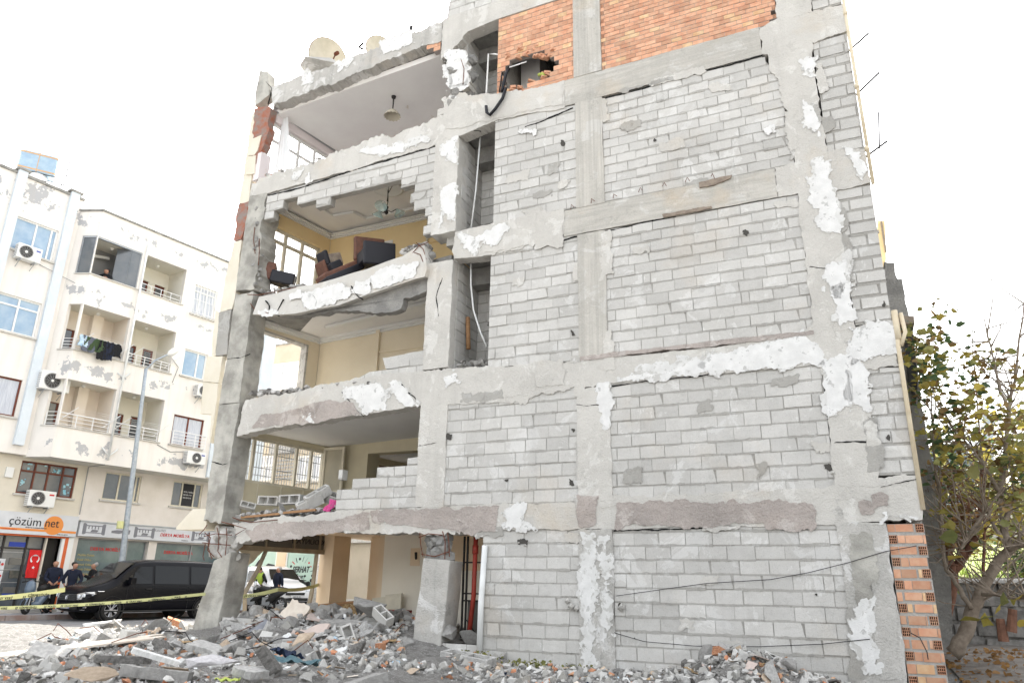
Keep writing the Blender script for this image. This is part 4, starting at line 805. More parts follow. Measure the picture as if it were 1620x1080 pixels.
# ---- right side wall, rear and roof so the volume is closed
S = Frame(F(6.35, 0, 0), -F.n, F.u)
fbox('side_wall', .3, 11, -.3, 14.6, -.2, 0, 'mortar', fr=S); fbox('rear_wall', -5.5, 6.2, -.3, 13.4, -11.1, -10.9, 'mortar')
mb = MB(); q = [F(-6.5, 13.0, -2.6), F(6.2, 13.2, -2.6), F(6.2, 13.2, -10.8), F(-5.2, 13.0, -10.8)]; mb.hexa(q+[v+Vector((0, 0, .15)) for v in q])
q = [F(-6.85, 12.62, -2.7), F(-1.2, 12.9, -2.7), F(-1.2, 12.9, -.28), F(-6.85, 12.62, -.28)]; mb.hexa(q+[v+Vector((0, 0, .25)) for v in q])
mb.box(F, -1.1, 6.1, 14.45, 14.6, -10.8, -.3)
fixn(mb.build('roof_slab', MT['raw_concrete'], B))
mb = MB()
for (s0, s1, v0, v1) in ((2.46, 11, 4.6, 14.0), (6.45, 11, -.2, 4.6)): mb.box(G, s0, s1, v0, v1, .0, .2)
mb.box(F, -4.9, -1.0, 4.7, 12.9, -2.8, -2.75); fixn(mb.build('street_wall', MT['cream_cladding'], B))
# rainwater pipe down the right corner
mb = MB(); cx = 6.375
mb.tube([F(cx, 14.6, .0), F(cx, 9.9, .0), F(cx+.01, 7.3, 0)], .028, 10)
for z in (13.4, 12.0, 10.6, 9.1, 7.9): mb.tube([F(cx, z, 0), F(cx, z+.08, 0)], .035, 10)
mb.build('drain_pipe', MT['pipe_cream'], B, smooth=True)
mb = MB(); mb.tube([F(cx+.02, 4.85, .0), F(cx, 4.6, 0), F(cx-.01, 2.25, 0)], .032, 10); mb.tube([F(cx+.02, 5.15, 0), F(cx+.02, 4.7, 0)], .045, 8); mb.tube([F(cx+.1, 5.1, 0), F(cx+.12, 4.8, 0), F(cx+.04, 4.6, 0)], .03, 8); mb.build('drain_pipe', MT['pipe_cream'], B, smooth=True)
# steel rods sticking out beyond the corner
for i, (a, b) in enumerate((((1357, 75), (1374, 53)), ((1370, 145), (1391, 115)), ((1378, 245), (1404, 223)))):
    mb = MB(); mb.tube([F(6.33, F.px(*a)[1], -.05), F(*F.px(*b, -.05), -.05)], .017, 5); mb.build('roof_rod', MT['black_steel'], B)
mb = MB(); mb.tube([F(*F.px(1391, 235, -.05), -.05), F(*F.px(1390, 178, -.05), -.05)], .014, 5); mb.build('roof_rod', MT['black_steel'], B)
# loose cables sagging across the lower wall
mb = MB(); mb.tube([F(*F.px(x, y), .02) for x, y in ((975, 942), (1060, 930), (1120, 922), (1220, 916), (1280, 905), (1340, 890), (1400, 872), (1450, 863))], .005, 5)
mb.build('cable', MT['cable_black'], B)
mb = MB(); mb.tube([F(*F.px(x, y), .02) for x, y in ((972, 1000), (1020, 1014), (1100, 1021), (1200, 1022), (1300, 1018), (1376, 1010))], .005, 5); mb.build('cable', MT['cable_black'], B)
mb = MB(); mb.tube([F(*F.px(x, y), .05) for x, y in ((1440, 1000), (1455, 1008), (1466, 1030), (1468, 1042))], .007, 5); mb.build('cable', MT['cable_black'], B)
# rotten formwork boards left in the beam
mb = MB(); mb.prism(F, jag(F.pp([(1106, 290), (1128, 284), (1158, 278), (1156, 283), (1130, 294), (1107, 298)]), .006, .06, 1), 0, .03); mb.prism(F, jag(F.pp([(1048, 340), (1080, 334), (1126, 327), (1127, 330), (1085, 339), (1050, 345)]), .008, .06, 1), 0, .03); fixn(mb.build('board_remnant', MT['wood_grey'], B))
# ================================================================= ground, road, pavement
def fuw(x, y): d = Vector((x, y, 0)) - F.o; return d.dot(F.u), d.dot(F.n)
def dL(x, y): return (Vector((x, y, 0))-L.o).dot(NS)
def ss(a, b, x): t = min(1, max(0, (x-a)/(b-a))); return t*t*(3-2*t)
def hf(x, y, fine=True):
    u, w = fuw(x, y); d = dL(x, y)
    lot = ss(9.2, 13.0, d - .8*math.sin(y*.7))                          # 0 street side, 1 lot
    z = -.17 + .17*lot
    n = noise.noise(Vector((x*.45, y*.45, 3)))*.5+.5; n2 = noise.noise(Vector((x*1.3, y*1.3, 9)))
    rub = lot*(1-ss(-.5, .6, u - (w-1.2)*.0))*ss(-4.2, -2.8, w)*(1-ss(5.5, 8.5, w))
    z += rub*(.05+.16*n+.07*n2)
    bay = ss(-7.0, -5.8, u)*(1-ss(-1.7, -.4, u))
    z += bay*.40*math.exp(-((w+.85)/1.0)**2)                            # heap inside the open bay
    z += ss(-7.4, -6.2, u)*(1-ss(-2.6, -1.2, u))*.12*math.exp(-((w-.9)/1.1)**2)
    z += .13*math.exp(-((u+9.2)/1.6)**2-((w-1.8)/2.2)**2)
    z += .36*math.exp(-((u-3.9)/.75)**2-((w-.45)/.5)**2)                 # small heap against the wall, right
    if u > 6.2: z += .12*ss(0, 3, -w)*ss(6.2, 7.5, u)+ .05*n2
    if fine and (lot > .3): z += .035*noise.noise(Vector((x*5, y*5, 1)))+.02*noise.noise(Vector((x*13, y*13, 2)))
    return z
xs = [-1500, -500, -200, -80, -40, -25, -18] + [-15+i*.12 for i in range(204)] + [10, 12, 15, 20, 30, 60, 200, 500, 1500]
ys = [-1500, -300, -60, -20, -5, 0, 2, 4] + [5+i*.12 for i in range(150)] + [24, 26, 30, 40, 60, 100, 200, 500, 1500]
mb = MB(); mb.v = [(x, y, hf(x, y) if (-20 < x < 14 and -6 < y < 30) else -.17) for y in ys for x in xs]; nx = len(xs)
mb.f = [(j*nx+i, j*nx+i+1, (j+1)*nx+i+1, (j+1)*nx+i) for j in range(len(ys)-1) for i in range(nx-1)]; mb.m = [0]*len(mb.f)
go = mb.build('ground', MT['dirt'], smooth=True); prop(go, 'grey dusty ground of the cleared lot', None, None, 'structure')
def sheet(name, fr, u0, u1, w0, w1, z, mt, th=None):
    mb = MB(); 
    if th: mb.box(fr, u0, u1, z-th, z, w0, w1)
    else: mb.add([fr(u0, z, w0), fr(u1, z, w0), fr(u1, z, w1), fr(u0, z, w1)], [(0, 1, 2, 3)])
    return prop(fixn(mb.build(name, MT[mt])), None, None, None, 'structure')
sheet('road', L, -60, 70, 2.3, 12.4, -.12, 'asphalt')
mb = MB(); mb.add([L(8.2, -.116, -60), L(34, .1, -60), L(34, .1, 12.4), L(8.2, -.116, 12.4)], [(0, 1, 2, 3)]); mb.add([L(8.2, -.116, 12.4), L(34, .1, 12.4), L(34, .1, 40), L(20, -.116, 40)], [(0, 1, 2, 3)]); prop(fixn(mb.build('road', MT['asphalt'])), None, None, None, 'structure')
sheet('pavement', L, -40, 7.6, -.5, 2.12, .03, 'pavement', .3)
mb = MB()
for i in range(60):
    s = -38+i*.76; mb.box(L, s, s+.745, -.3, .034+.002*(i % 3), 2.12, 2.3)
prop(fixn(mb.build('kerb', MT['kerb'])), None, None, None, 'structure')
# ================================================================= apartment building across the street
AP = thing('apartment_building', 'cream four storey apartment building with peeling paint and stacked balconies across the street', 'building', L(0, -.12))
def wallgrid(fr, u0, u1, v0, v1, w0, w1, holes, name, mt, parent):
    us = sorted({u0, u1, *[h[0] for h in holes], *[h[1] for h in holes]}); vs = sorted({v0, v1, *[h[2] for h in holes], *[h[3] for h in holes]}); mb = MB()
    for i in range(len(us)-1):
        for j in range(len(vs)-1):
            a, b, c, d = us[i], us[i+1], vs[j], vs[j+1]; m_ = ((a+b)/2, (c+d)/2)
            if a < u0-1e-6 or b > u1+1e-6 or c < v0-1e-6 or d > v1+1e-6: continue
            if any(h[0] < m_[0] < h[1] and h[2] < m_[1] < h[3] for h in holes): continue
            mb.box(fr, a, b, c, d, w0, w1)
    o = mb.build(name, MT[mt], parent)
    bm = bmesh.new(); bm.from_mesh(o.data); bmesh.ops.remove_doubles(bm, verts=bm.verts, dist=1e-4)
    seen = {}
    for f in bm.faces: seen.setdefault(tuple(sorted(v.index for v in f.verts)), []).append(f)
    bmesh.ops.delete(bm, geom=[f for l in seen.values() if len(l) > 1 for f in l], context='FACES_ONLY'); bmesh.ops.recalc_face_normals(bm, faces=bm.faces); bm.to_mesh(o.data); bm.free(); return o
def ab(name, *a, mt, p=AP): return fbox(name, *a, mt, p, L)
lowin = [(-1.85, .1, 4.0, 5.15), (1.17, 2.65, 4.08, 5.15), (4.05, 5.45, 4.1, 5.15)]
shops = [(-6.2, -.5, .12, 2.62), (-.45, .42, .0, 2.55), (.62, 3.4, .5, 2.62), (3.75, 6.9, .5, 2.62)]
wallgrid(L, -9, .44, -.12, 5.3, -.25, 0, [lowin[0], shops[0], shops[1]], 'wall', 'apt_lower', AP)
wallgrid(L, .44, 7.4, -.12, 5.3, -.25, .002, [lowin[1], lowin[2], shops[2], shops[3]], 'wall', 'apt_lower_pink', AP)
upw = [(-4.0, -2.5, 12.56, 13.85), (-4.4, -2.5, 9.5, 10.85), (-4.9, -2.55, 6.55, 7.9), (-7, -4.9, 12.56, 13.85), (-7, -5, 9.5, 10.85)]
wallgrid(L, -9, -1.9, 5.3, 15.45, .05, .3, upw, 'wall', 'apt_wall_left', AP)
LB, RB = (-1.40, .42), (.62, 2.42); OP = [(6.36, 8.12), (9.22, 11.05), (12.28, 13.9)]
bw = [(2.93, 4.33, 6.42, 7.65), (2.93, 4.02, 9.33, 10.48), (2.93, 4.02, 12.08, 13.42)]
wallgrid(L, -1.44, 6.75, 5.25, 14.98, .92, 1.1, [(*LB, *o) for o in OP]+[(*RB, *o) for o in OP]+bw, 'wall', 'apt_wall', AP)
# return wall of the bay, with the same openings
BR = Frame(L(-1.9, 0, .3), (DS*.46+NS*.8), (NS*.46-DS*.8))
LR = .92
wallgrid(BR, 0, LR, 5.25, 14.98, -.16, 0, [(.35, LR, *o) for o in OP], 'wall', 'apt_wall', AP)
for z0, z1 in ((5.25, 5.4), (8.17, 8.3), (11.1, 11.22), (13.92, 14.05)):
    mb = MB(); mb.hexa([L(-1.95, z0, -.2), L(6.75, z0, -.2), L(6.75, z0, .95), L(-1.35, z0, .95), L(-1.95, z1, -.2), L(6.75, z1, -.2), L(6.75, z1, .95), L(-1.35, z1, .95)]); fixn(mb.build('balcony_slab', MT['apt_recess'], AP))
for i, (z0, z1) in enumerate(((5.4, 8.17), (8.3, 11.1), (11.22, 13.92))):
    mtl = 'apt_recess_warm' if i < 2 else 'plastic_grey'; mtr = 'apt_recess'
    wallgrid(L, -1.9, .5, z0, z1, -.4, -.2, [(-1.5, -.95, z0, z0+2.05)], 'balcony_wall', mtl, AP); wallgrid(L, .5, 2.5, z0, z1, -.4, -.2, [(.75, 1.55, z0, z0+2.1), (1.85, 2.3, z0, z0+2.1)], 'balcony_wall', mtr, AP)
    ab('balcony_wall', .46, .6, z0, z1, -.2, .92, mt=mtl); ab('balcony_wall', 2.44, 2.6, z0, z1, -.2, .92, mt=mtr)
    for (a, b) in ((-1.5, -.95), (.75, 1.55), (1.85, 2.3)):
        window(L, a, b, z0, z0+2.08, -.28, (.5,) if b-a > .7 else (), (.35,), 'frame_brown', AP, glass='window_dark', t=.07, name='balcony_door')
    if i < 2: ab('balcony_pier', -.5, -.1, z0, z1, -.2, .1, mt='apt_recess_warm')
    mb = MB(); mb.lathe(L(-.5, z1, .4), (0, 0, -1), [(0, 0), (.07, .0), (.07, .05), (.04, .09), (0, .1)], 10); mb.lathe(L(1.5, z1, .4), (0, 0, -1), [(0, 0), (.07, .0), (.07, .05), (.04, .09), (0, .1)], 10); mb.build('balcony_light', MT['plastic_white'], AP)
    # sill caps and railings
    zc = OP[i][0]
    mb = MB(); mb.box(L, -1.46, 2.5, zc, zc+.04, .86, 1.16); mb.box(BR, .3, LR+.02, zc-.003, zc+.037, -.2, .05); fixn(mb.build('sill', MT['render_grey'], AP))
    if i < 2:
        for a, b in ((-1.38, .42), (.64, 2.4)):
            mb = MB(); H = .42 if i == 0 else .36
            for k in range(3): mb.tube([L(a, zc+.12+k*H/3, 1.0), L(b, zc+.12+k*H/3, 1.0)], .012, 5)
            mb.tube([L(a, zc+.1+H, 1.0), L(b, zc+.1+H, 1.0)], .022, 6)
            n = 3 if i == 0 else 5
            for k in range(n+1): s = a+(b-a)*k/n; mb.tube([L(s, zc+.04, 1.0), L(s, zc+.1+H, 1.0)], .017, 5)
            if a < 0:
                for k in range(4): mb.tube([L(a, zc+.12+k*H/3, 1.0), BR(.4, zc+.12+k*H/3, -.05)], .012, 5)
                mb.tube([BR(.4, zc+.04, -.05), BR(.4, zc+.1+H, -.05)], .017, 5)
            fixn(mb.build('railing', MT['white_metal'], AP))
        mb = MB()
        for a in (-1.2, .38, .8, 2.38): mb.tube([L(a-.15, zc+.25, .95), L(a+.25, zc+.75, 1.35)], .014, 5)
        for k in range(4): mb.tube([L(-1.0+.0, zc+.50+k*.06, 1.2+k*.05), L(.55, zc+.50+k*.06, 1.2+k*.05)], .004, 4)
        for k in range(4): mb.tube([L(1.0, zc+.50+k*.06, 1.2+k*.05), L(2.5, zc+.50+k*.06, 1.2+k*.05)], .004, 4)
        mb.build('clothes_rack', MT['white_metal'], AP)
    else:
        mb = MB()
        for k in range(2): mb.tube([L(.64, zc+.2+k*.2, 1.0), L(2.4, zc+.2+k*.2, 1.0)], .014, 5)
        for k in range(5): s = .64+1.76*k/4; mb.tube([L(s, zc, 1.0), L(s, zc+.4, 1.0)], .014, 5)
        mb.build('railing', MT['white_metal'], AP)
# folding glass of the top balcony
mb = MB(); 
for s in (-1.42, .42): mb.box(L, s-.03, s+.03, 12.3, 13.9, 1.0, 1.06)
mb.box(L, -1.45, .45, 13.84, 13.92, .98, 1.08); mb.box(BR, .32, LR, 13.84, 13.92, -.08, .0); mb.box(BR, .32, .38, 12.3, 13.9, -.08, 0); f_ = fixn(mb.build('folding_glazing', MT['steel_grey'], AP))
mb = MB(); mb.box(BR, .38, LR-.03, 12.34, 13.84, -.05, -.03)
fixn(mb.build('glass_leaf', MT['window_dark'], f_)); mb = MB()
for k, (s0, s1, w0) in enumerate(((-.42, -.05, .7), (-.05, .0, 1.04), (.0, .4, 1.04))): mb.hexa([L(s0, 12.34, w0), L(s1, 12.34, 1.03), L(s1, 12.34, 1.05), L(s0, 12.34, w0+.02), L(s0, 13.84, w0), L(s1, 13.84, 1.03), L(s1, 13.84, 1.05), L(s0, 13.84, w0+.02)])
fixn(mb.build('glass_leaf', MT['window_dark'], f_))
mb = MB(); mb.tube([L(-1.1, 13.5, -.05), L(-.35, 13.62, .0)], .07, 10); mb.build('rolled_awning', MT['plastic_white'], AP)
# windows
def aptwin(u0, u1, v0, v1, w, cols, rows, fm, gl, sill=True, shear=0, cur=True, op=()):
    o = window(L, u0, u1, v0, v1, w-.13, cols, rows, fm, AP, glass=None, t=.06, d=.07)
    g = MB(); g.box(L, u0+.03, u1-.03, v0+.03, v1-.03, w-.10, w-.095); fixn(g.build('pane', MT[gl], o))
    if sill: ab('sill', u0-.08, u1+.08, v0-.07, v0-.002, w-.2, w+.07, mt='render_grey')
    return o
aptwin(-4.0, -2.5, 12.56, 13.85, .3, (.5, .86), (), 'pvc_white', 'window_blue'); aptwin(-4.4, -2.5, 9.5, 10.85, .3, (.25, .62), (.74,), 'pvc_white', 'window_blue'); aptwin(-4.9, -2.55, 6.55, 7.9, .3, (.5,), (), 'frame_brown', 'curtain')
aptwin(-7, -4.9, 12.56, 13.85, .3, (.5,), (), 'pvc_white', 'window_blue'); aptwin(-7, -5, 9.5, 10.85, .3, (.5,), (), 'pvc_white', 'window_blue')
aptwin(*lowin[0], 0, (.26, .5, .76), (.70,), 'frame_brown', 'window_dark'); aptwin(*lowin[1], 0, (.42, .88), (), 'pvc_cream', 'window_dark'); aptwin(*lowin[2], 0, (.34, .76), (), 'pvc_cream', 'window_dark')
aptwin(*bw[0], 1.1, (.5,), (), 'frame_brown', 'curtain'); aptwin(*bw[1], 1.1, (.62,), (), 'pvc_white', 'window_blue'); aptwin(*bw[2], 1.1, (.3, .6), (.8,), 'pvc_white', 'curtain')
mb = MB()
for i in range(9): s = 2.88+i*.15; mb.tube([L(s, 11.98, 1.18), L(s, 12.1, 1.32), L(s, 12.6, 1.25), L(s, 13.45, 1.14)], .012, 5)
for z, w_ in ((12.1, 1.32), (12.7, 1.25), (13.3, 1.16)): mb.tube([L(2.86, z, w_), L(4.1, z, w_)], .012, 5)
mb.build('window_grille', MT['white_metal'], AP)
mb = MB()
for k in range(5): mb.tube([L(2.9, 6.42+k*.13, 1.3), L(4.4, 6.42+k*.13, 1.3)], .013 if k < 4 else .02, 5)
for k in range(4): s = 2.9+k*.5; mb.tube([L(s, 6.38, 1.3), L(s, 6.95, 1.3)], .018, 5)
for k in (0, 4): mb.tube([L(2.9, 6.42+k*.13, 1.3), L(2.9, 6.42+k*.13, 1.1)], .015, 5); mb.tube([L(4.4, 6.42+k*.13, 1.3), L(4.4, 6.42+k*.13, 1.1)], .015, 5)
mb.build('window_railing', MT['white_metal'], AP)
# lettering on the dark poster in the right hand window, stickers in the brown one
ab('window_poster', 4.58, 5.08, 4.16, 5.1, -.085, -.08, mt='ink')
for k, s_ in enumerate(('METAL, TAMİRAT', '0537 505 14 10', '0545 553 75 06')): text(s_, L, 4.62, 4.72-k*.12, -.078, .075, MT['cloth_white'], AP, 'poster_lettering', sx=.8)
mb = MB(); rn = random.Random(4)
for k in range(26):
    s, z = rn.choice(((rn.uniform(-1.78, -1.35), rn.uniform(4.1, 4.6)), (rn.uniform(-.38, .02), rn.uniform(4.1, 4.5)), (rn.uniform(-1.7, -.1), rn.uniform(4.82, 5.05)))); a = rn.uniform(.04, .11); mb.box(L, s, s+a, z, z+a*.8, -.092, -.09+rn.uniform(0, .004))
fixn(mb.build('window_sticker', MT['sticker_blue'], AP))
# pilasters
for a, b, z0 in ((-4.33, -4.02, 5.6), (-2.42, -2.1, 5.6)): ab('pilaster', a, b, z0, 15.6, .3, .46, mt='apt_pilaster')
ab('pilaster', 4.75, 5.1, 5.3, 8.2, 1.1, 1.2, mt='apt_pilaster'); ab('pilaster', 6.75, 7.4, -.12, 13.6, -.4, 1.2, mt='apt_pilaster')
mb = MB()
mb.box(L, -9, -1.85, 15.45, 15.55, .0, .36); mb.box(L, -4.4, -3.95, 15.6, 15.68, .2, .5); mb.box(L, -2.5, -2.0, 15.6, 15.68, .2, .5); mb.box(L, -1.5, 6.8, 14.98, 15.06, .8, 1.16); mb.box(BR, -.05, LR, 14.98, 15.06, -.2, .06)
fixn(mb.build('parapet_cap', MT['roof_grime'], AP))
mb = MB(); mb.box(L, -9, 7.3, 5.3, 14.6, -12, -.4); mb.box(L, -9, 7.3, 3.2, 5.3, -12, -.35); mb.box(L, 7.0, 7.3, -.12, 3.2, -12, -.3); mb.box(L, -9.2, -9, -.12, 14.6, -12, -.3); mb.box(L, -9, 7.3, -.1, 3.2, -12, -11.8); mb.box(L, -9.2, -1.9, 14.6, 15.4, -.2, .05)
fixn(mb.build('rear_volume', MT['apt_wall'], AP))
mb = MB(); mb.tube([L(.53, 14.3, 1.2), L(.53, 5.4, 1.2)], .042, 8); mb.tube([L(.3, 8.75, 1.15), L(.53, 8.6, 1.2), L(.78, 8.85, 1.15)], .03, 6); mb.tube([L(.25, 5.85, 1.15), L(.53, 5.55, 1.2), L(.85, 5.85, 1.15)], .03, 6); mb.build('drain_pipe', MT['pipe_white'], AP, smooth=True)
mb = MB(); mb.tube([L(.5, 5.24, 1.1), L(.45, 5.22, .05), L(.47, 3.45, .04)], .018, 5); mb.build('cable', MT['plastic_grey'], AP)
mb = MB(); mb.tube([L(-2.95, 12.3, .34), L(-2.0, 12.1, .36), L(-1.2, 11.6, 1.12)], .012, 5); mb.tube([L(2.4, 9.9, 1.12), L(2.75, 9.6, 1.12), L(2.6, 8.9, 1.12)], .014, 5); mb.tube([L(2.4, 6.3, 1.12), L(3.0, 6.1, 1.12), L(3.6, 6.2, 1.14)], .014, 5); mb.build('cable', MT['plastic_grey'], AP)
ab('meter_box', -2.32, -2.08, 4.5, 4.85, 0, .08, mt='plastic_white')
# shop interiors and fronts
def shopfront(u0, u1, v0, v1, posts, mf, mg, rails=()):
    mb = MB()
    for s in posts: mb.box(L, s-.03, s+.03, v0, v1, -.2, -.12)
    for z in rails: mb.box(L, u0, u1, z-.025, z+.025, -.198, -.122)
    mb.box(L, u0, u1, v1-.05, v1, -.199, -.121); o = fixn(mb.build('shopfront', MT[mf], AP)); g = MB(); g.box(L, u0, u1, v0, v1-.05, -.17, -.164); fixn(g.build('pane', MT[mg], o)); return o
shopfront(-6.2, -.5, .12, 2.62, (-4.6, -3.1, -1.8, -1.06, -.5), 'black_steel', 'window_dark', (2.15,)); shopfront(.62, 3.4, .5, 2.62, (.65, 2.6, 3.37), 'plastic_grey', 'shop_glass'); shopfront(3.75, 6.9, .5, 2.62, (3.78, 5.4, 6.85), 'plastic_grey', 'shop_glass')
ab('shop_door', -.98, -.5, .12, 2.1, -.16, -.14, mt='window_dark')
ab('shop_jamb', .02, .12, .0, 2.6, -.05, .07, mt='pvc_white'); ab('shop_jamb', .12, .24, .0, 2.6, -.05, .075, mt='red_orange'); ab('shop_jamb', .24, .44, .0, 2.6, -.05, .06, mt='pvc_white')
ab('shop_recess', -.45, .03, .0, 2.6, -.3, -.26, mt='black_steel')
ab('shop_step', -6.3, .1, .03, .14, .0, .5, mt='render_grey'); ab('awning_track', -6.3, .1, 2.56, 2.62, .0, .1, mt='red_orange')
for s0 in (1.55, 4.55):
    text('DERYA MOBİLYA', L, s0-.35, 2.2, -.158, .17, MT['ink_red'], AP, 'window_lettering', bold=.004)
for k, s_ in enumerate(('Mutfak Dolabı', 'Yatak Odası', 'Yemek Odası', 'Çocuk Odası', 'Koltuk Takımı', 'Vestiyer', 'Banyo Dolabı', 'Genç Odası')): text(s_, L, .78, 1.98-k*.17, -.158, .11, MT['gold'], AP, 'window_lettering')
# boxes stacked in the shop window with little dark screens
for k in range(3):
    bx = thing('display_box', ('topmost', 'middle', 'lowest')[k]+' white carton with a dark screen picture in the shop window under the orange sign', 'box', L(-2.0, .5+k*0, .0), 'cartons in the shop window')
    z = 1.42-k*.38; ab('carton', -2.22, -1.72, z, z+.36, -.11, .1, mt='sign_white', p=bx); ab('printed_screen', -2.12, -1.86, z+.1, z+.27, .1, .104, mt='ink', p=bx); mb = MB(); mb.lathe(L(-1.79, z+.18, .1), NS, [(.0, .005), (.045, .005), (.045, 0)], 12); mb.build('printed_badge', MT['ink_red'], bx)
for k, (s, z, a, b, c) in enumerate(((-2.2, .45, .42, .13, 'blue_box'), (-1.5, .45, .45, .2, 'blue_box'), (-1.62, 2.2, .6, .16, 'blue_box'), (-1.5, .66, .4, .2, 'smoked_panel'), (-1.4, 1.15, .5, .25, 'shop_inside'), (-1.5, 1.6, .55, .22, 'smoked_panel'))): ab('shelf_goods', s, s+a, z, z+b, -.155, -.145, mt=c)
ab('shelf', -3.0, -1.1, 2.0, 2.03, -.158, -.15, mt='plastic_grey'); ab('shelf', -1.65, -1.1, 1.42, 1.44, -.158, -.15, mt='plastic_grey'); ab('shelf', -1.65, -1.1, 1.0, 1.02, -.158, -.15, mt='plastic_grey')
# flag
fl = thing('flag', 'red flag with white crescent and star hanging in the shop doorway', 'flag', L(-.75, 1.3, -.1))
mb = MB(); n = 8
vs = [L(-.93+.42*i/n, 2.12-j*.95, -.08+.015*math.sin(i*1.3+j)) for j in (0, 1) for i in range(n+1)]; mb.add(vs, [(i, i+1, n+2+i, n+1+i) for i in range(n)]); mb.build('cloth', MT['flag_red'], fl)
def disc(fr, u, v, w, r, r2=None, off=0, n=24): pass
mb = MB(); N_ = 20; r1, r2 = .15, .12
p1 = [(r1*math.cos(a), r1*math.sin(a)) for a in [R(-140+280*i/N_) for i in range(N_+1)]]; p2 = [(.035+r2*math.cos(a), r2*math.sin(a)) for a in [R(-148+296*i/N_) for i in range(N_+1)]]
cres = [(y, -x) for x, y in p1]+[(y, -x) for x, y in p2][::-1]
mb.prism(L, [(-.72+a, 1.80-b) for a, b in [(q[0], q[1]) for q in cres]], -.055, -.05)
st = [(-.72+(.06 if i % 2 == 0 else .024)*math.sin(i*math.pi/5), 1.52+(.06 if i % 2 == 0 else .024)*math.cos(i*math.pi/5)) for i in range(10)]
mb.prism(L, st, -.055, -.05); fixn(mb.build('crescent_and_star', MT['cloth_white'], fl))
# signs
s1 = thing('shop_sign', 'white shop sign reading cozumnet with an orange disc', 'sign', L(-2.5, 2.62, .1))
ab('panel', -7, .42, 2.62, 3.36, .002, .16, mt='sign_white', p=s1); ab('stripe', -7, .40, 2.74, 2.82, .16, .163, mt='orange', p=s1)
mb = MB(); mb.lathe(L(-.42, 2.98, .16), NS, [(0, .006), (.33, .006), (.33, 0)], 40); mb.build('disc', MT['orange'], s1)
text('çözüm', L, -1.92, 2.92, .166, .42, MT['ink'], s1, 'lettering', sx=.96); text('net', L, -.74, 2.92, .172, .42, MT['ink'], s1, 'lettering', sx=.9); text('www.cozumnet.com.tr', L, -2.3, 2.755, .166, .075, MT['ink_red'], s1, 'lettering'); text('BİLGİSAYAR VE GÜVENLİK SİSTEMLERİ', L, -1.35, 2.84, .166, .05, MT['ink'], s1, 'lettering', sx=.8); text('0326 216 00 31', L, -.25, 2.66, .166, .06, MT['ink'], s1, 'lettering')
s2 = thing('shop_sign', 'long pale grey furniture shop sign reading DERYA MOBİLYA', 'sign', L(3.5, 2.7, .1))
ab('panel', .5, 6.7, 2.68, 3.2, .006, .16, mt='sign_white', p=s2); ab('cap', .48, 6.72, 3.2, 3.24, .006, .2, mt='steel_grey', p=s2)
text('DERYA MOBİLYA', L, 3.72, 2.86, .164, .17, MT['ink_red'], s2, 'lettering', shear=.2, bold=.003); text('BULUTO', L, 3.42, 3.03, .164, .13, MT['ink_grey'], s2, 'lettering', shear=.2); text('MOBİLYA', L, 4.7, 2.72, .164, .07, MT['ink_grey'], s2, 'lettering')
for k, s0 in enumerate((.62, 2.62, 5.15)):        # wall unit pictograms
    mb = MB(); a = .85
    mb.prism(L, [(s0, 2.76), (s0+.05, 2.74), (s0+.13, 2.78), (s0+.13, 3.12), (s0+.05, 3.16), (s0, 3.14)], .16, .166); mb.prism(L, [(s0+a, 2.76), (s0+a-.05, 2.74), (s0+a-.13, 2.78), (s0+a-.13, 3.12), (s0+a-.05, 3.16), (s0+a, 3.14)], .16, .166)
    mb.box(L, s0+.13, s0+a-.13, 3.05, 3.09, .16, .165); mb.box(L, s0+.13, s0+a-.13, 2.8, 2.83, .16, .165)
    for j in range(4): mb.box(L, s0+.2+j*.12, s0+.24+j*.12, 2.95, 3.05, .16, .165)
    mb.prism(L, [(s0+.3, 2.84), (s0+.55, 2.84), (s0+.6, 2.92), (s0+.35, 2.94)], .16, .166)
    fixn(mb.build('furniture_drawing', MT['ink_grey'], s2))
mb = MB(); s0 = 1.72
mb.prism(L, [(s0, 2.86), (s0+.3, 2.84), (s0+.5, 2.9), (s0+.5, 2.98), (s0+.2, 2.98), (s0, 2.94)], .16, .166); mb.prism(L, [(s0+.5, 2.84), (s0+.72, 2.84), (s0+.74, 3.0), (s0+.52, 3.02)], .16, .166); mb.box(L, s0+.15, s0+.4, 3.02, 3.06, .16, .165); fixn(mb.build('furniture_drawing', MT['ink_grey'], s2))
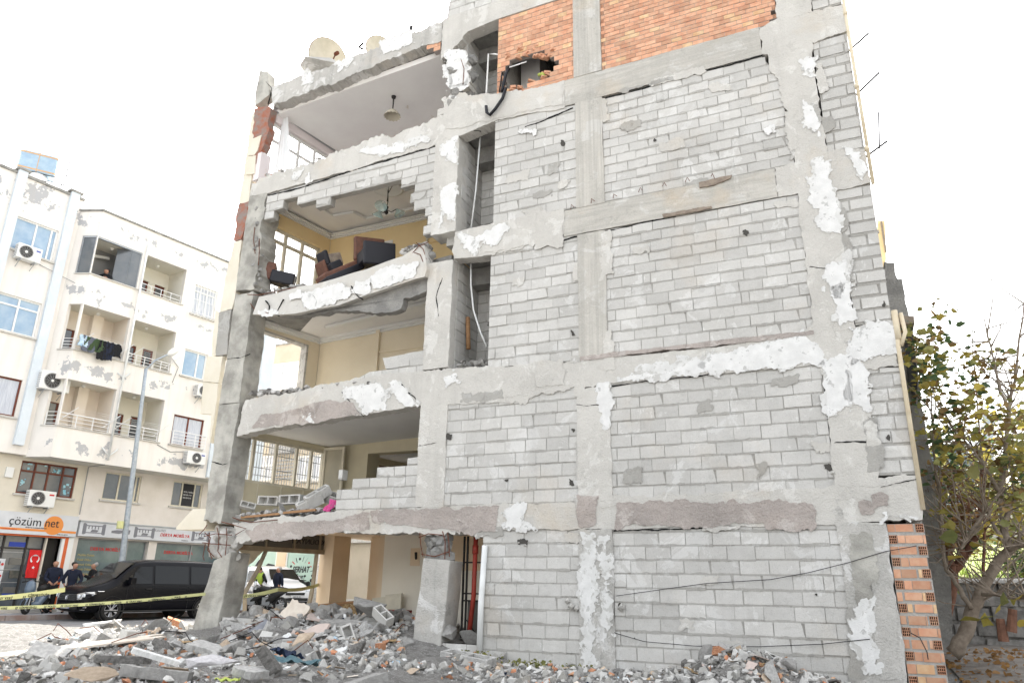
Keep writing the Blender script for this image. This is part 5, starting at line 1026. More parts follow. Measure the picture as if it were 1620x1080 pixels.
# air conditioners
def ac(u, v, w, fr, label, sz=(.82, .56, .3), badge=None, fan=-.12):
    t = thing('air_conditioner', label, 'air conditioner', fr(u, v, w), 'air conditioner units on the apartment building'); a, h, d = sz
    mb = MB(); mb.box(fr, u-a/2, u+a/2, v, v+h, w+.05, w+.05+d); o = fixn(mb.build('casing', MT['plastic_white'], t)); b = o.modifiers.new('b', 'BEVEL'); b.width = .02; b.segments = 2
    mb = MB(); c = fr(u+fan, v+h/2, w+.052+d)
    mb.lathe(c, fr.n, [(h*.42, 0), (h*.42, .012), (h*.39, .012), (h*.39, .002)], 24); mb.build('fan_ring', MT['plastic_grey'], t)
    mb = MB()
    for k in range(5): r = h*.39*(k+.6)/5; mb.lathe(c, fr.n, [(r, .008), (r+.006, .008), (r+.006, .002)], 20)
    for k in range(12): q = k*math.pi/6; mb.tube([c+fr.n*.006, c+fr.n*.006+(fr.u*math.cos(q)+Vector((0, 0, 1))*math.sin(q))*h*.39], .004, 4)
    mb.build('fan_grille', MT['plastic_grey'], t); mb = MB(); mb.lathe(c, fr.n, [(0, .001), (h*.385, .001)], 24); mb.build('fan_opening', MT['black_steel'], t)
    mb = MB(); mb.lathe(c, fr.n, [(0, .012), (.05, .012), (.05, 0)], 12); mb.build('fan_hub', MT['plastic_white'], t)
    mb = MB()
    for k in range(7): mb.box(fr, u-a/2-.004, u-a/2, v+.05+k*h*.12, v+.05+k*h*.12+.03, w+.09, w+.02+d)
    fixn(mb.build('side_louvre', MT['plastic_grey'], t))
    mb = MB()
    for s in (-a*.3, a*.3): mb.box(fr, u+s-.02, u+s+.02, v-.04, v, w, w+.05+d); mb.tube([fr(u+s, v-.04, w+d), fr(u+s, v-.28, w)], .012, 4)
    fixn(mb.build('bracket', MT['steel_grey'], t))
    if badge: m_ = MB(); m_.box(fr, u+a*.24, u+a*.42, v+h*.72, v+h*.82, w+.05+d, w+.055+d); fixn(m_.build('badge', MT[badge], t))
    return t
ac(-3.42, 12.2, .3, L, 'small white air conditioner under the top floor window at the far left', badge='blue_box')
ac(-1.62, 7.68, .3, L, 'large white air conditioner beside the middle balcony', (1.05, .68, .34), 'blue_box'); ac(-1.08, 3.58, 0, L, 'white air conditioner below the brown framed window above the orange shop sign', (.9, .56, .3), 'ink_red', fan=-.14)
ac(4.0, 5.72, 1.1, L, 'white air conditioner under the railed brown window at the right end', (.85, .5, .3), 'blue_box', fan=0); ac(3.98, 8.55, 1.1, L, 'white air conditioner under the second floor right window, half hidden by the broken building', (.8, .5, .3), None)
# water tank on the roof
wt = thing('water_tank', 'pale blue water heater tank in a metal frame on the roof', 'water tank', L(-3.3, 15.6, -.3))
TF = Frame(L(-4.1, 16.15, -.6), Vector((.85, .5, 0)), Vector((.5, -.85, 0)))
mb = MB(); mb.prism(TF, [(0, 0), (1.25, 0), (1.25, .85), (.1, .85), (0, .75)], -.6, 0); o = fixn(mb.build('tank', MT['tank_blue'], wt)); o.modifiers.new('b', 'BEVEL').width = .04
mb = MB(); mb.box(TF, -.01, 1.26, .06, .11, -.61, .01); mb.box(TF, -.01, 1.26, .72, .77, -.61, .01); mb.box(TF, .62, .645, 0, .85, -.605, .005); fixn(mb.build('tank_band', MT['band_orange'], wt))
mb = MB(); mb.lathe(TF(.7, -.35, -.3), (0, 0, 1), [(0, 0), (.3, 0), (.33, .05), (.33, .3), (0, .34)], 14); mb.build('lower_tank', MT['plastic_white'], wt, smooth=True)
mb = MB()
for u in (.05, 1.5):
    for w_ in (-.55, -.05): mb.tube([TF(u, -.75, w_), TF(u+(.15 if u > 1 else 0), .85 if u > 1 else -.02, w_)], .015, 5)
for z in (-.75, -.3, -.02): mb.tube([TF(0, z, -.05), TF(1.6, z, -.05)], .015, 5); mb.tube([TF(0, z, -.55), TF(1.6, z, -.55)], .015, 5)
for z in (.2, .5, .8): mb.tube([TF(1.62, z, -.55), TF(1.62, z, -.05)], .012, 5)
mb.build('stand', MT['black_steel'], wt)
# street lamp
_ls = L.px(183, 965, 1.9)[0]; lb = L(_ls, .03, 1.9)
lp_ = thing('street_lamp', 'tall galvanised street lamp with a yellow number plate in front of the furniture shop', 'street lamp', lb)
LF = Frame(lb, Vector((1, 0, 0)), Vector((0, -1, 0)))
def at_h(px, py): q_ = L.px(px, py, 1.9); return L(q_[0], q_[1], 1.9)
top_ = at_h(231, 583); h_ = top_.z
mb = MB(); n = 8; base = lb
pts = [base+(top_-base)*(i/n) for i in range(n+1)]; mb.tube(pts, [.12-.055*i/n for i in range(n+1)], 12); mb.build('pole', MT['galvanised'], lp_, smooth=True)
tip = at_h(268, 560); mb = MB(); mb.tube([top_-Vector((0, 0, .05)), top_+(tip-top_)*.35+Vector((0, 0, .12)), top_+(tip-top_)*.75+Vector((0, 0, .06)), tip], .035, 8); mb.build('arm', MT['galvanised'], lp_, smooth=True)
mb = MB(); dr = (tip-top_).normalized(); mb.lathe(tip-dr*.1, dr, [(0, 0), (.07, .02), (.13, .15), (.14, .35), (.10, .52), (0, .58)], 12); mb.build('lamp_head', MT['plastic_white'], lp_, smooth=True)
q = at_h(190, 830); mb = MB(); dv = (q-base); ax = (top_-base).normalized(); mb.lathe(q-ax*.12, ax, [(.115, 0), (.115, .26)], 12); mb.build('number_plate', MT['tape_yellow'], lp_)
# ================================================================= building beyond the cross street, seen through the open bays
EQ = Vector((-11.4, 40.2, 0)); E = Frame(EQ, UF, NF)
EB = thing('corner_building', 'beige building with a hairdresser at street level, seen through the broken bays', 'building', E(0, 0))
e = lambda x, y: E.px(x, y)
print('E', [tuple(round(q, 2) for q in e(*p)) for p in ((418, 548), (480, 542), (418, 577), (474, 571), (415, 618), (395, 870), (440, 868), (455, 868), (502, 869), (502, 945), (508, 872), (528, 875), (527, 945), (532, 872), (545, 945), (375, 695), (510, 705), (380, 760), (510, 772))])
def eb(name, *a, mt, p=EB): return fbox(name, *a, mt, p, E)
EW = [(-3.55, -.95, 11.65, 13.3), (-3.35, -1.9, 6.5, 7.9), (-.3, 1.3, 6.35, 7.75), (-3.5, -1.3, 9.0, 9.1)]
wallgrid(E, -5.6, 9, .0, 14.4, -.3, 0, EW[:3]+[(-2.95, -.96, .5, 2.85), (-.34, 1.66, .46, 2.85), (2.84, 3.7, .3, 2.75)], 'wall', 'corner_wall', EB)
eb('rear_volume', -5.6, 9, .2, 14.2, -9, -.6, mt='corner_wall'); eb('parapet_cap', -5.65, 9.05, 14.4, 14.5, -.4, .08, mt='roof_grime'); eb('cornice', -5.6, 9, 3.1, 3.3, 0, .2, mt='render_grey'); eb('plinth', -5.6, 9, .0, .42, 0, .12, mt='render_grey')
for h, c, r_ in ((EW[0], (.5,), (.7,)), (EW[1], (.5,), (.6,)), (EW[2], (.33, .66), ())):
    o = window(E, *h, -.14, c, r_, 'pvc_white', EB, glass=None, t=.1, d=.1); g = MB(); g.box(E, h[0]+.05, h[1]-.05, h[2]+.05, h[3]-.05, -.12, -.11); fixn(g.build('pane', MT['curtain'], o)); eb('sill', h[0]-.1, h[1]+.1, h[2]-.1, h[2]-.003, -.2, .12, mt='render_grey')
eb('balcony', -4.9, -1.6, 5.2, 6.3, .01, .9, mt='corner_wall'); eb('louvre_box', -2.0, -.5, 7.9, 8.5, .01, .4, mt='plastic_grey')
mb = MB()
for k in range(6): mb.box(E, -1.75, -.45, 6.5+k*.2, 6.6+k*.2, .02, .06)
fixn(mb.build('shutter', MT['plastic_grey'], EB))
mb = MB()
for k in range(5): mb.tube([E(-1.0, 11.8+k*.1, .5), E(.2, 11.7+k*.1, .9)], .02, 4)
mb.build('clothes_line', MT['white_metal'], EB)
# shop windows in mint green film with the hairdresser's lettering
for a, b in ((-2.95, -.96), (-.34, 1.66)): 
    o = window(E, a, b, .46, 2.85, -.06, (), (), 'pvc_white', EB, glass=None, t=.08, d=.08); g = MB(); g.box(E, a+.06, b-.06, .5, 2.8, -.04, -.03); fixn(g.build('pane', MT['mint'], o))
eb('pier', -.96, -.34, .3, 2.9, -.06, .04, mt='paint_peach'); eb('pier', -3.7, -2.95, .3, 2.9, -.06, .04, mt='frame_brown'); eb('white_wall', 1.72, 2.8, .3, 2.95, 0, .04, mt='white_soft'); eb('door', 2.86, 3.7, .3, 2.75, -.2, -.14, mt='frame_brown'); eb('door_transom', 2.84, 3.7, 2.02, 2.1, -.14, -.08, mt='pvc_white')
text('SERHAT', E, .13, 1.66, -.02, .42, MT['ink'], EB, 'lettering', shear=.25, sx=.72, bold=.01); text('coiffeur', E, .02, 1.36, -.02, .30, MT['ink'], EB, 'lettering', sx=.95, bold=.006); text('HAIRSALON', E, .12, 1.14, -.02, .17, MT['ink_grey'], EB, 'lettering', sx=.98)
mb = MB(); mr = MB(); rn = random.Random(3)
for k in range(22):
    a = k*2*math.pi/22; r = .83; cx_, cz = .66+r*math.cos(a)*.93, 1.5+r*math.sin(a)
    tgt = mr if k in (2, 3, 8) else mb; l = rn.uniform(.05, .16); th = a+rn.uniform(-.5, .5)
    if k % 3 == 0: tgt.lathe(E(cx_, cz, -.03), NF, [(0, .008), (rn.uniform(.04, .09), .008), (.05, 0)], 10)
    else: tgt.prism(E, [(cx_+l*math.cos(th)+.03*math.sin(th), cz+l*math.sin(th)), (cx_-l*math.cos(th), cz-l*math.sin(th)+.03), (cx_-l*math.cos(th)-.03, cz-l*math.sin(th)), (cx_+l*math.cos(th), cz+l*math.sin(th)-.04)], -.03, -.022)
mb.build('printed_tools', MT['ink'], EB); mr.build('printed_flowers', MT['ink_red'], EB)
mb = MB(); mb.prism(E, [(-1.75, 1.95), (-1.55, 2.1), (-1.05, 2.02), (-1.05, 1.8), (-1.4, 1.82), (-1.5, 1.6), (-1.62, 1.6), (-1.58, 1.84)], -.03, -.022); mb.prism(E, [(-2.5, 1.9), (-2.2, 2.3), (-2.0, 2.2), (-2.1, 1.9), (-2.2, 1.5), (-2.4, 1.5)], -.03, -.022); mb.build('hairdryer_print', MT['ink'], EB)
eb('print_lettering', -1.3, -.95, 1.3, 1.42, -.03, -.022, mt='ink')
# filler walls farther down the cross street
for nm, a, b, h, dd, mt_, lab in (('distant_building', 3, 22, 9, -14, 'apt_lower', 'low plain ochre building behind the broken building'),):
    o = MB(); o.box(E, 10, 24, 0, 9, -14, -3); q = fixn(o.build(nm, MT[mt_])); prop(q, lab, 'building')
prop(sheet('pavement', E, -6, 12, -.5, 1.6, .06, 'pavement', .3))
# ================================================================= things in and on the damaged building
def bev(o, wd=.02, sg=2): b = o.modifiers.new('b', 'BEVEL'); b.width = wd; b.segments = sg; return o
def sofa_piece(name, label, cat, px, py, w, yaw, tilt, roll, sz, mt, parts, group=None):
    q = F.px(px, py, w); o = thing(name, label, cat, F(q[0], q[1], w), group); rt = Euler((tilt, roll, A1+math.pi/2+yaw)); M = rt.to_matrix()
    for nm, c, s_, m_ in parts:
        mb = MB(); mb.cube(o.location + M @ Vector(c), s_, rt); bev(fixn(mb.build(nm, MT[m_], o)), .035, 3)
    return o
arm = lambda s: [('seat', (0, 0, .22*s), (.85*s, .75*s, .3*s), 'leather_dark'), ('backrest', (0, .33*s, .58*s), (.85*s, .18*s, .62*s), 'leather_brown'), ('armrest', (-.42*s, -.02, .34*s), (.16*s, .75*s, .55*s), 'leather_brown'), ('armrest', (.42*s, -.02, .34*s), (.16*s, .75*s, .55*s), 'leather_dark')]
sofa_piece('armchair', 'dark leather armchair tilted forward at the right end of the sloping floor', 'armchair', 600, 420, -.55, 0, .12, -.1, 0, '', [('seat_underside', (0, 0, .27), (.72, .12, .52), 'leather_dark'), ('seat', (0, .35, .25), (.7, .6, .3), 'leather_dark'), ('backrest', (-.05, .7, .55), (.7, .16, .55), 'leather_brown')])
sofa_piece('sofa', 'brown and black sofa tipped on its back at the middle of the sloping floor', 'sofa', 545, 446, -.6, .1, .1, -.62, 0, '', [('seat', (0, 0, .16), (.95, .6, .16), 'leather_dark'), ('backrest', (.05, .1, .27), (1.0, .55, .14), 'leather_brown'), ('armrest', (.1, .4, .38), (.3, .5, .3), 'leather_dark')])
sofa_piece('armchair', 'brown armchair leaning on the sofa with its grey underside to the street', 'armchair', 522, 444, -.8, .2, .1, -.45, 0, '', [('backrest', (0, 0, .22), (.3, .5, .5), 'leather_brown'), ('seat', (.12, -.1, .42), (.38, .4, .3), 'wood_grey'), ('armrest', (-.06, -.1, .5), (.1, .45, .34), 'leather_dark')])
sofa_piece('armchair', 'small brown and black armchair behind the corner column on the third floor', 'armchair', 432, 450, -.55, -.2, .05, .12, 0, '', [('backrest', (-.16, 0, .27), (.3, .4, .42), 'leather_brown'), ('seat', (.2, -.12, .14), (.55, .3, .3), 'leather_dark'), ('armrest', (.22, .16, .2), (.5, .1, .34), 'leather_dark')])
def chandelier():
    p = F(-3.58, 9.94, -.95); o = thing('chandelier', 'three armed glass chandelier hanging askew from a ceiling rose', 'chandelier', p)
    mb = MB(); mb.tube([p, p+Vector((.02, 0, -.3)), p+Vector((0, 0, -.5))], .012, 6); mb.tube([p+Vector((0, 0, -.3)), F(-3.3, 9.95, -.6)], .01, 5); mb.lathe(p+Vector((0, 0, -.4)), (0, 0, -1), [(0, 0), (.05, .05), (.03, .12), (.05, .2), (0, .26)], 10); mb.build('stem', MT['black_steel'], o)
    for k in range(3):
        a = k*2.1+.3; d = Vector((math.cos(a), math.sin(a), 0)); mb = MB(); mb.tube([p+Vector((0, 0, -.52)), p+d*.12+Vector((0, 0, -.56)), p+d*.24+Vector((0, 0, -.46))], .01, 5); mb.build('arm', MT['black_steel'], o)
        mb = MB(); mb.lathe(p+d*.24+Vector((0, 0, -.46)), (d.x*.5, d.y*.5, -.8), [(.02, 0), (.06, .04), (.13, .12), (.15, .16)], 12); mb.build('glass_shade', MT['glass_broken'], o)
chandelier()
p = F(-3.66, 12.60, -1.0); o = thing('ceiling_lamp', 'pleated cream pendant lamp on the bare top floor ceiling', 'lamp', p)
mb = MB(); mb.lathe(p, (0, 0, -1), [(0, 0), (.06, 0), (.05, .05), (.02, .08), (.015, .36), (.03, .38), (.03, .42)], 10); mb.build('stem', MT['black_steel'], o)
mb = MB(); n = 28; vs = []
for j, (r, z) in enumerate(((.03, .38), (.09, .42), (.15, .50), (.20, .58))):
    vs += [p+Vector((math.cos(2*math.pi*k/n)*r*(1+(.09*j/3 if k % 2 else -.09*j/3)), math.sin(2*math.pi*k/n)*r*(1+(.09*j/3 if k % 2 else -.09*j/3)), -z)) for k in range(n)]
mb.add(vs, [(j*n+k, j*n+(k+1) % n, (j+1)*n+(k+1) % n, (j+1)*n+k) for j in range(3) for k in range(n)]); mb.build('lamp_shade', MT['dish_cream'], o, smooth=True)
# curtain in the top window
mb = MB(); n = 18; vs = []
T_ = [(F.px(448, 182, -.5)), (F.px(455, 186, -.5))]; Bt = [F.px(431, 268, -.3), F.px(455, 268, -.3)]
for j in range(9):
    t = j/8
    for i in range(n+1):
        s = i/n; a = T_[0][0]+(T_[1][0]-T_[0][0])*s; b = Bt[0][0]+(Bt[1][0]-Bt[0][0])*s; z = T_[0][1]+(Bt[0][1]-T_[0][1])*t
        vs.append(F(a+(b-a)*t, z, -.5+.03*math.sin(i*1.9)+.12*t))
mb.add(vs, [(j*(n+1)+i, j*(n+1)+i+1, (j+1)*(n+1)+i+1, (j+1)*(n+1)+i) for j in range(8) for i in range(n)]); o = mb.build('curtain', MT['cloth_white'], smooth=True); prop(o, 'torn white curtain hanging in the top floor window', 'curtain')
def dish(px, py, r, w, label, tiltdir, stub):
    q = F.px(px, py, w); c = F(q[0], q[1], w); o = thing('satellite_dish', label, 'satellite dish', c, 'satellite dishes on the broken roof')
    ax = Vector(tiltdir).normalized(); mb = MB(); mb.lathe(c, ax, [(0, 0), (r*.5, .03*r*2), (r*.85, .16*r), (r, .24*r), (r*1.01, .26*r), (r*.98, .25*r), (r*.84, .18*r), (r*.5, .05*r), (0, .02)], 36); mb.build('reflector', MT['dish_cream'], o, smooth=True)
    mb = MB(); mb.lathe(c+ax*.24*r, ax, [(r, 0), (r*1.02, .0), (r*1.02, .012), (r*.99, .012)], 36); mb.build('rim', MT['rust'], o)
    mb = MB(); mb.tube([c-Vector((0, 0, r)), c+ax*r*1.0], .018, 5); mb.lathe(c+ax*r*.95, ax, [(0, 0), (.05, 0), (.05, .12), (0, .12)], 8); mb.build('feed_arm', MT['rust'], o)
    mb = MB(); mb.tube([c, c-Vector((0, 0, r*1.3))], .03, 8); mb.build('mast', MT['rust'], o); return o
dish(515, 96, .54, -.55, 'large cream satellite dish rising behind a broken concrete lump on the roof edge', (.85, -.9, -.25), 1)
dish(600, 84, .42, -1.1, 'smaller satellite dish just showing above the roof edge', (.6, -.9, -.1), 0)
mb = MB(); rn = random.Random(8); q = F.px(508, 96, -.1); rock(mb, F(q[0]-.05, q[1]-.12, -.15), (.52, .4, .17), rn, 0, 26); o = bev(fixn(mb.build('concrete_lump', MT['render_dirty'])), .02); prop(o, 'broken concrete lump on the roof edge in front of the large dish', 'rubble')
mb = MB(); mb.tube([F(*F.px(651, 42, -.1), -.1), F(*F.px(650, 50, -.1), -.1)], .05, 6); mb.tube([F(*F.px(575, 68, -.1), -.1), F(*F.px(568, 75, -.1), -.1), F(*F.px(574, 78, -.1), -.1)], .035, 5); o = mb.build('vent_cap', MT['black_steel']); prop(o, 'small dark bent metal scraps on the roof edge', 'scrap metal')
# hoses and cables hanging from the upper window and the light wells
def tubething(name, label, cat, pts, r, mt, group=None):
    mb = MB(); mb.tube([F(*F.px(x, y, w), w) for x, y, w in pts], r, 8); o = mb.build(name, MT[mt], smooth=True); return prop(o, label, cat, group)
tubething('hose', 'thick black insulated hose dangling from the upper window in a hook', 'hose', [(806, 106, -.1), (800, 118, .06), (797, 132, .06), (794, 145, .06), (800, 140, .08), (795, 156, .08), (784, 172, .08), (775, 182, .08), (770, 178, .08), (769, 168, .08)], .035, 'cable_black')
tubething('cable', 'thin black cable hanging beside the hose at the upper window', 'cable', [(795, 105, -.08), (793, 124, .0), (790, 146, .05)], .014, 'cable_black')
tubething('pipe', 'white plastic pipe bent over the sill of the top light well window', 'pipe', [(768, 168, -.2), (770, 140, -.2), (773, 86, -.2), (782, 86, -.2), (790, 87, -.2), (788, 110, -.2), (790, 140, -.2)], .02, 'pvc_white')
tubething('pipe', 'white plastic rod lying across the knocked hole', 'pipe', [(806, 107, -.02), (833, 98, -.02)], .014, 'pvc_white')
tubething('cable', 'grey conduit hanging straight in the middle light well', 'cable', [(760, 215, -.35), (753, 300, -.35), (745, 364, -.35)], .018, 'pipe_white')
tubething('cable', 'grey conduit curling down the lower light well', 'cable', [(745, 410, -.35), (745, 450, -.35), (749, 490, -.35), (760, 525, -.3), (770, 548, -.28)], .018, 'pipe_white')
tubething('plank', 'short upright plank standing in the lower light well', 'plank', [(741, 552, -.55), (740, 502, -.55)], .045, 'wood')
tubething('rod', 'thin metal rod stuck above the ceiling rose', 'rod', [(627, 283, -.05), (614, 306, -.5)], .01, 'black_steel')
tubething('glove', 'small yellow green rag on the edge of the knocked hole', 'rag', [(852, 119, -.03), (858, 117, .0), (861, 121, .0)], .035, 'fabric_green')
# ================================================================= people
def skinmesh(nodes, edges, root=0, sub=1):
    """grow a continuous surface round a skeleton: nodes {name: (x, y, z, r[, r2])}"""
    ks = list(nodes); bm = bmesh.new(); ly = bm.verts.layers.skin.verify(); vs = {}
    for k in ks: q = nodes[k]; v = bm.verts.new(q[:3]); v[ly].radius = (q[3], q[4] if len(q) > 4 else q[3]); vs[k] = v
    vs[ks[root]][ly].use_root = True
    for a, b in edges: bm.edges.new((vs[a], vs[b]))
    me = bpy.data.meshes.new('s'); bm.to_mesh(me); bm.free(); o = bpy.data.objects.new('s', me); col.objects.link(o)
    sk = o.modifiers.new('k', 'SKIN'); sk.use_smooth_shade = True
    if sub: o.modifiers.new('u', 'SUBSURF').levels = sub
    out = bpy.data.meshes.new_from_object(o.evaluated_get(bpy.context.evaluated_depsgraph_get())); bpy.data.objects.remove(o)
    for p in out.polygons: p.use_smooth = True
    return out
def person(label, loc, yaw, H=1.74, arms=((.26, .02, -.28), (.30, .10, -.52)), arms2=None, top='cloth_navy', bottom='cloth_black', coat=False, hair='hair_dark', bald=False, vest=None, headturn=0, lean=0, legs=True, group=None, cap=None):
    t = thing('person', label, 'person', loc, group); t.rotation_euler = (lean, 0, yaw); k = H/1.75
    sh, hip, nk = 1.42*k, .92*k, 1.485*k; n = {}; e = []
    def N_(nm, x, y, z, r, r2=None, par=None): n[nm] = (x, y, z, r, r2 or r); e.append((par, nm)) if par else None
    N_('pel', 0, 0, hip, .15*k, .11*k); N_('waist', 0, 0, hip+.18*k, .135*k, .10*k, 'pel'); N_('chest', 0, 0, sh-.14*k, .155*k, .12*k, 'waist'); N_('top', 0, .005, sh+.0*k, .11*k, .09*k, 'chest'); N_('neck', 0, .0, nk, .055*k, None, 'top')
    fw = Vector((math.sin(headturn), -math.cos(headturn), 0))
    N_('jaw', fw.x*.025, fw.y*.025, nk+.055*k, .074*k, .08*k, 'neck'); N_('head', fw.x*.0, fw.y*.0, nk+.135*k, .096*k, .108*k, 'jaw'); N_('crown', -fw.x*.012, -fw.y*.012, nk+.195*k, .082*k, .094*k, 'head')
    N_('nose', fw.x*.103, fw.y*.103, nk+.115*k, .013*k, None, 'head')
    sd = Vector((-fw.y, fw.x, 0))
    for s in (-1, 1): N_('ear%d' % s, sd.x*s*.085, sd.y*s*.085, nk+.12*k, .016*k, .02*k, 'head')
    for s in (-1, 1):
        el, wr = (arms if s > 0 or arms2 is None else arms2)
        N_('sh%d' % s, s*.175*k, 0, sh-.03*k, .062*k, None, 'top'); N_('el%d' % s, s*el[0]*k, -el[1]*k, sh+el[2]*k, .043*k, None, 'sh%d' % s); N_('wr%d' % s, s*wr[0]*k, -wr[1]*k, sh+wr[2]*k, .029*k, None, 'el%d' % s)
        a = Vector(n['wr%d' % s][:3]); b = Vector(n['el%d' % s][:3]); d = (a-b).normalized(); sx = Vector((0, 1, 0)) if abs(d.y) < .7 else Vector((0, 0, 1)); pr = d.cross(sx).normalized(); c = a+d*.075*k
        N_('pm%d' % s, c.x, c.y, c.z, .036*k, .02*k, 'wr%d' % s)
        for f_ in range(4):
            off = sx*(f_-1.5)*.02*k; l = (.06, .072, .066, .05)[f_]*k; p1 = c+off+d*.035*k; p2 = c+off+d*(.035*k+l*.5)+pr*.012*s; p3 = c+off+d*(.035*k+l)+pr*.03*s
            N_('f%da%d' % (f_, s), *p1, .0095, None, 'pm%d' % s); N_('f%db%d' % (f_, s), *p2, .009, None, 'f%da%d' % (f_, s)); N_('f%dc%d' % (f_, s), *p3, .0075, None, 'f%db%d' % (f_, s))
        p1 = a+d*.03*k+sx*.035*k; p2 = p1+d*.035+sx*.02; N_('ta%d' % s, *p1, .011, None, 'pm%d' % s); N_('tb%d' % s, *p2, .009, None, 'ta%d' % s)
        N_('hp%d' % s, s*.095*k, 0, hip-.08*k, .092*k, None, 'pel'); N_('kn%d' % s, s*.105*k, -.02, .50*k, .058*k, None, 'hp%d' % s); N_('cf%d' % s, s*.108*k, .015, .33*k, .055*k, None, 'kn%d' % s); N_('an%d' % s, s*.11*k, .02, .09*k, .036*k, None, 'cf%d' % s); N_('ft%d' % s, s*.12*k, -.13*k, .035, .035*k, .03, 'an%d' % s)
    def add(name, nodes, edges, mt, grow=0, root=0, sub=1):
        nn = {q: (*nodes[q][:3], nodes[q][3]+grow, nodes[q][4]+grow) for q in nodes}; me = skinmesh(nn, edges, root, sub); me.materials.append(MT[mt]); o = bpy.data.objects.new(name, me); col.objects.link(o); o.parent = t; return o
    add('body', n, e, 'skin')
    def subset(keys): return {q: n[q] for q in keys}, [(a, b) for a, b in e if a in keys and b in keys]
    tk = ['chest', 'waist', 'pel', 'top']+['%s%d' % (a, s) for a in ('sh', 'el', 'wr') for s in (-1, 1)]; nd, ed = subset(tk)
    nd = dict(nd); nd['col'] = (0, .0, nk+.015*k, .05*k, .05*k); nd['hm'] = (0, 0, hip-.11*k, .165*k, .13*k); ed = ed+[('top', 'col'), ('pel', 'hm')]
    if coat:
        nd = dict(nd); nd['hem'] = (0, .01, .62*k, .19*k, .15*k); ed = ed+[('hm', 'hem')]
    add('coat' if coat else 'jacket', nd, ed, top, .024)
    nd, ed = subset(['pel']+['%s%d' % (a, s) for a in ('hp', 'kn', 'cf', 'an') for s in (-1, 1)]); add('trousers', nd, ed, bottom, .032)
    for s in (-1, 1): nd = {'a': (s*.11*k, .05*k, .05, .045, .045), 'b': (s*.118*k, -.08*k, .04, .045, .035), 'c': (s*.12*k, -.16*k, .035, .038, .03)}; add('shoe', nd, [('a', 'b'), ('b', 'c')], 'shoe')
    if vest: nd, ed = subset(['chest', 'waist', 'top', 'sh1', 'sh-1', 'pel']); nd['sh1'] = (nd['sh1'][0], 0, nd['sh1'][2], .07, .07); nd['sh-1'] = (nd['sh-1'][0], 0, nd['sh-1'][2], .075, .075); add('vest', nd, ed, vest, .036)
    hz = nk+.16*k
    hd = {'a': (-fw.x*.05, -fw.y*.05, nk+.085*k, .082*k, .085*k), 'b': (-fw.x*.035, -fw.y*.035, nk+.165*k, .096*k, .10*k), 'c': (fw.x*.018, fw.y*.018, nk+.215*k, .078*k, .082*k)}
    if not bald: add('hair' if not cap else 'cap', hd, [('a', 'b'), ('b', 'c')], cap or hair, .022)
    else: add('hair', {'a': (-fw.x*.035, -fw.y*.035, nk+.10*k, .072*k, .075*k), 'b': (-fw.x*.04, -fw.y*.04, nk+.15*k, .072*k, .072*k)}, [('a', 'b')], hair, .008); add('beard', {'a': (fw.x*.04, fw.y*.04, nk+.05*k, .045, .04), 'b': (fw.x*.045, fw.y*.045, nk+.075*k, .05, .04)}, [('a', 'b')], hair, .004)
    for s in (-1, 1): mb = MB(); c = Vector((fw.x*.083+sd.x*s*.032, fw.y*.083+sd.y*s*.032, nk+.142*k)); mb.lathe(c, fw, [(0, .012), (.010, .006), (.010, -.01)], 8); mb.build('eye', MT['eye'], t, local=True)
    mb = MB(); c = Vector((fw.x*.086, fw.y*.086, nk+.07*k)); mb.tube([c-sd*.022, c+fw*.006, c+sd*.022], .006, 5); mb.build('mouth', MT['ink_red'], t, local=True)
    return t
yaw_to = lambda p, q: math.atan2(q[0]-p[0], -(q[1]-p[1]))            # a figure faces -y at yaw 0
def onL(px, w, z=.03): q = L.px(px, 940, w); return L(q[0], z, w)
def onE(px, w, z=.08): q = E.px(px, 940, w); return E(q[0], z, w)
p = onL(79, 1.0); person('bearded bald man in a dark navy sweater standing behind the scooter at the shop door', p, yaw_to(p, (0, 0))+.1, 1.78, ((.25, .03, -.30), (.12, .22, -.42)), bald=True, headturn=-.1)
p = onL(110, 1.25); person('man with short dark hair in a navy jacket between the scooter and the black van', p, yaw_to(p, (0, 0))-.1, 1.72, ((.30, .0, -.28), (.22, .14, -.45)), headturn=.7)
p = onL(141, 1.0); person('grey haired man in dark clothes talking behind the nose of the black van', p, yaw_to(p, (0, 0))-1.2, 1.74, ((.24, .1, -.26), (.1, .34, -.16)), ((.27, 0, -.28), (.28, .1, -.5)), top='cloth_black', hair='hair_grey')
p = onE(437, 6.3); person('elderly grey haired man in a long navy overcoat beside the white car', p, yaw_to(p, (0, 0))-.8, 1.72, ((.24, -.02, -.28), (.2, -.1, -.48)), top='cloth_navy', coat=True, hair='hair_grey', headturn=-.5)
p = onE(407, 6.6); person('traffic officer in a yellow green vest standing by the parked motorcycles', p, yaw_to(p, (0, 0))+2.6, 1.72, ((.3, .02, -.25), (.24, .2, -.32)), top='cloth_black', vest='hi_vis', cap='cloth_black')
p = onE(375, 6.2); person('man in a slate grey shirt standing behind the motorcycle near the leaning column', p, yaw_to(p, (0, 0))+1.4, 1.78, ((.25, .02, -.28), (.25, .12, -.5)), top='cloth_slate', bottom='cloth_jeans', headturn=.2)
p = L(-.62, 11.3, .55); person('dark haired person in black leaning over the parapet of the top glazed balcony', L(-.62, 11.22, .62), yaw_to(L(-.62, 0, .6), (0, 0))-.3, 1.72, ((.24, .15, -.18), (.15, .34, -.22)), top='cloth_black', lean=.0, headturn=-.4)
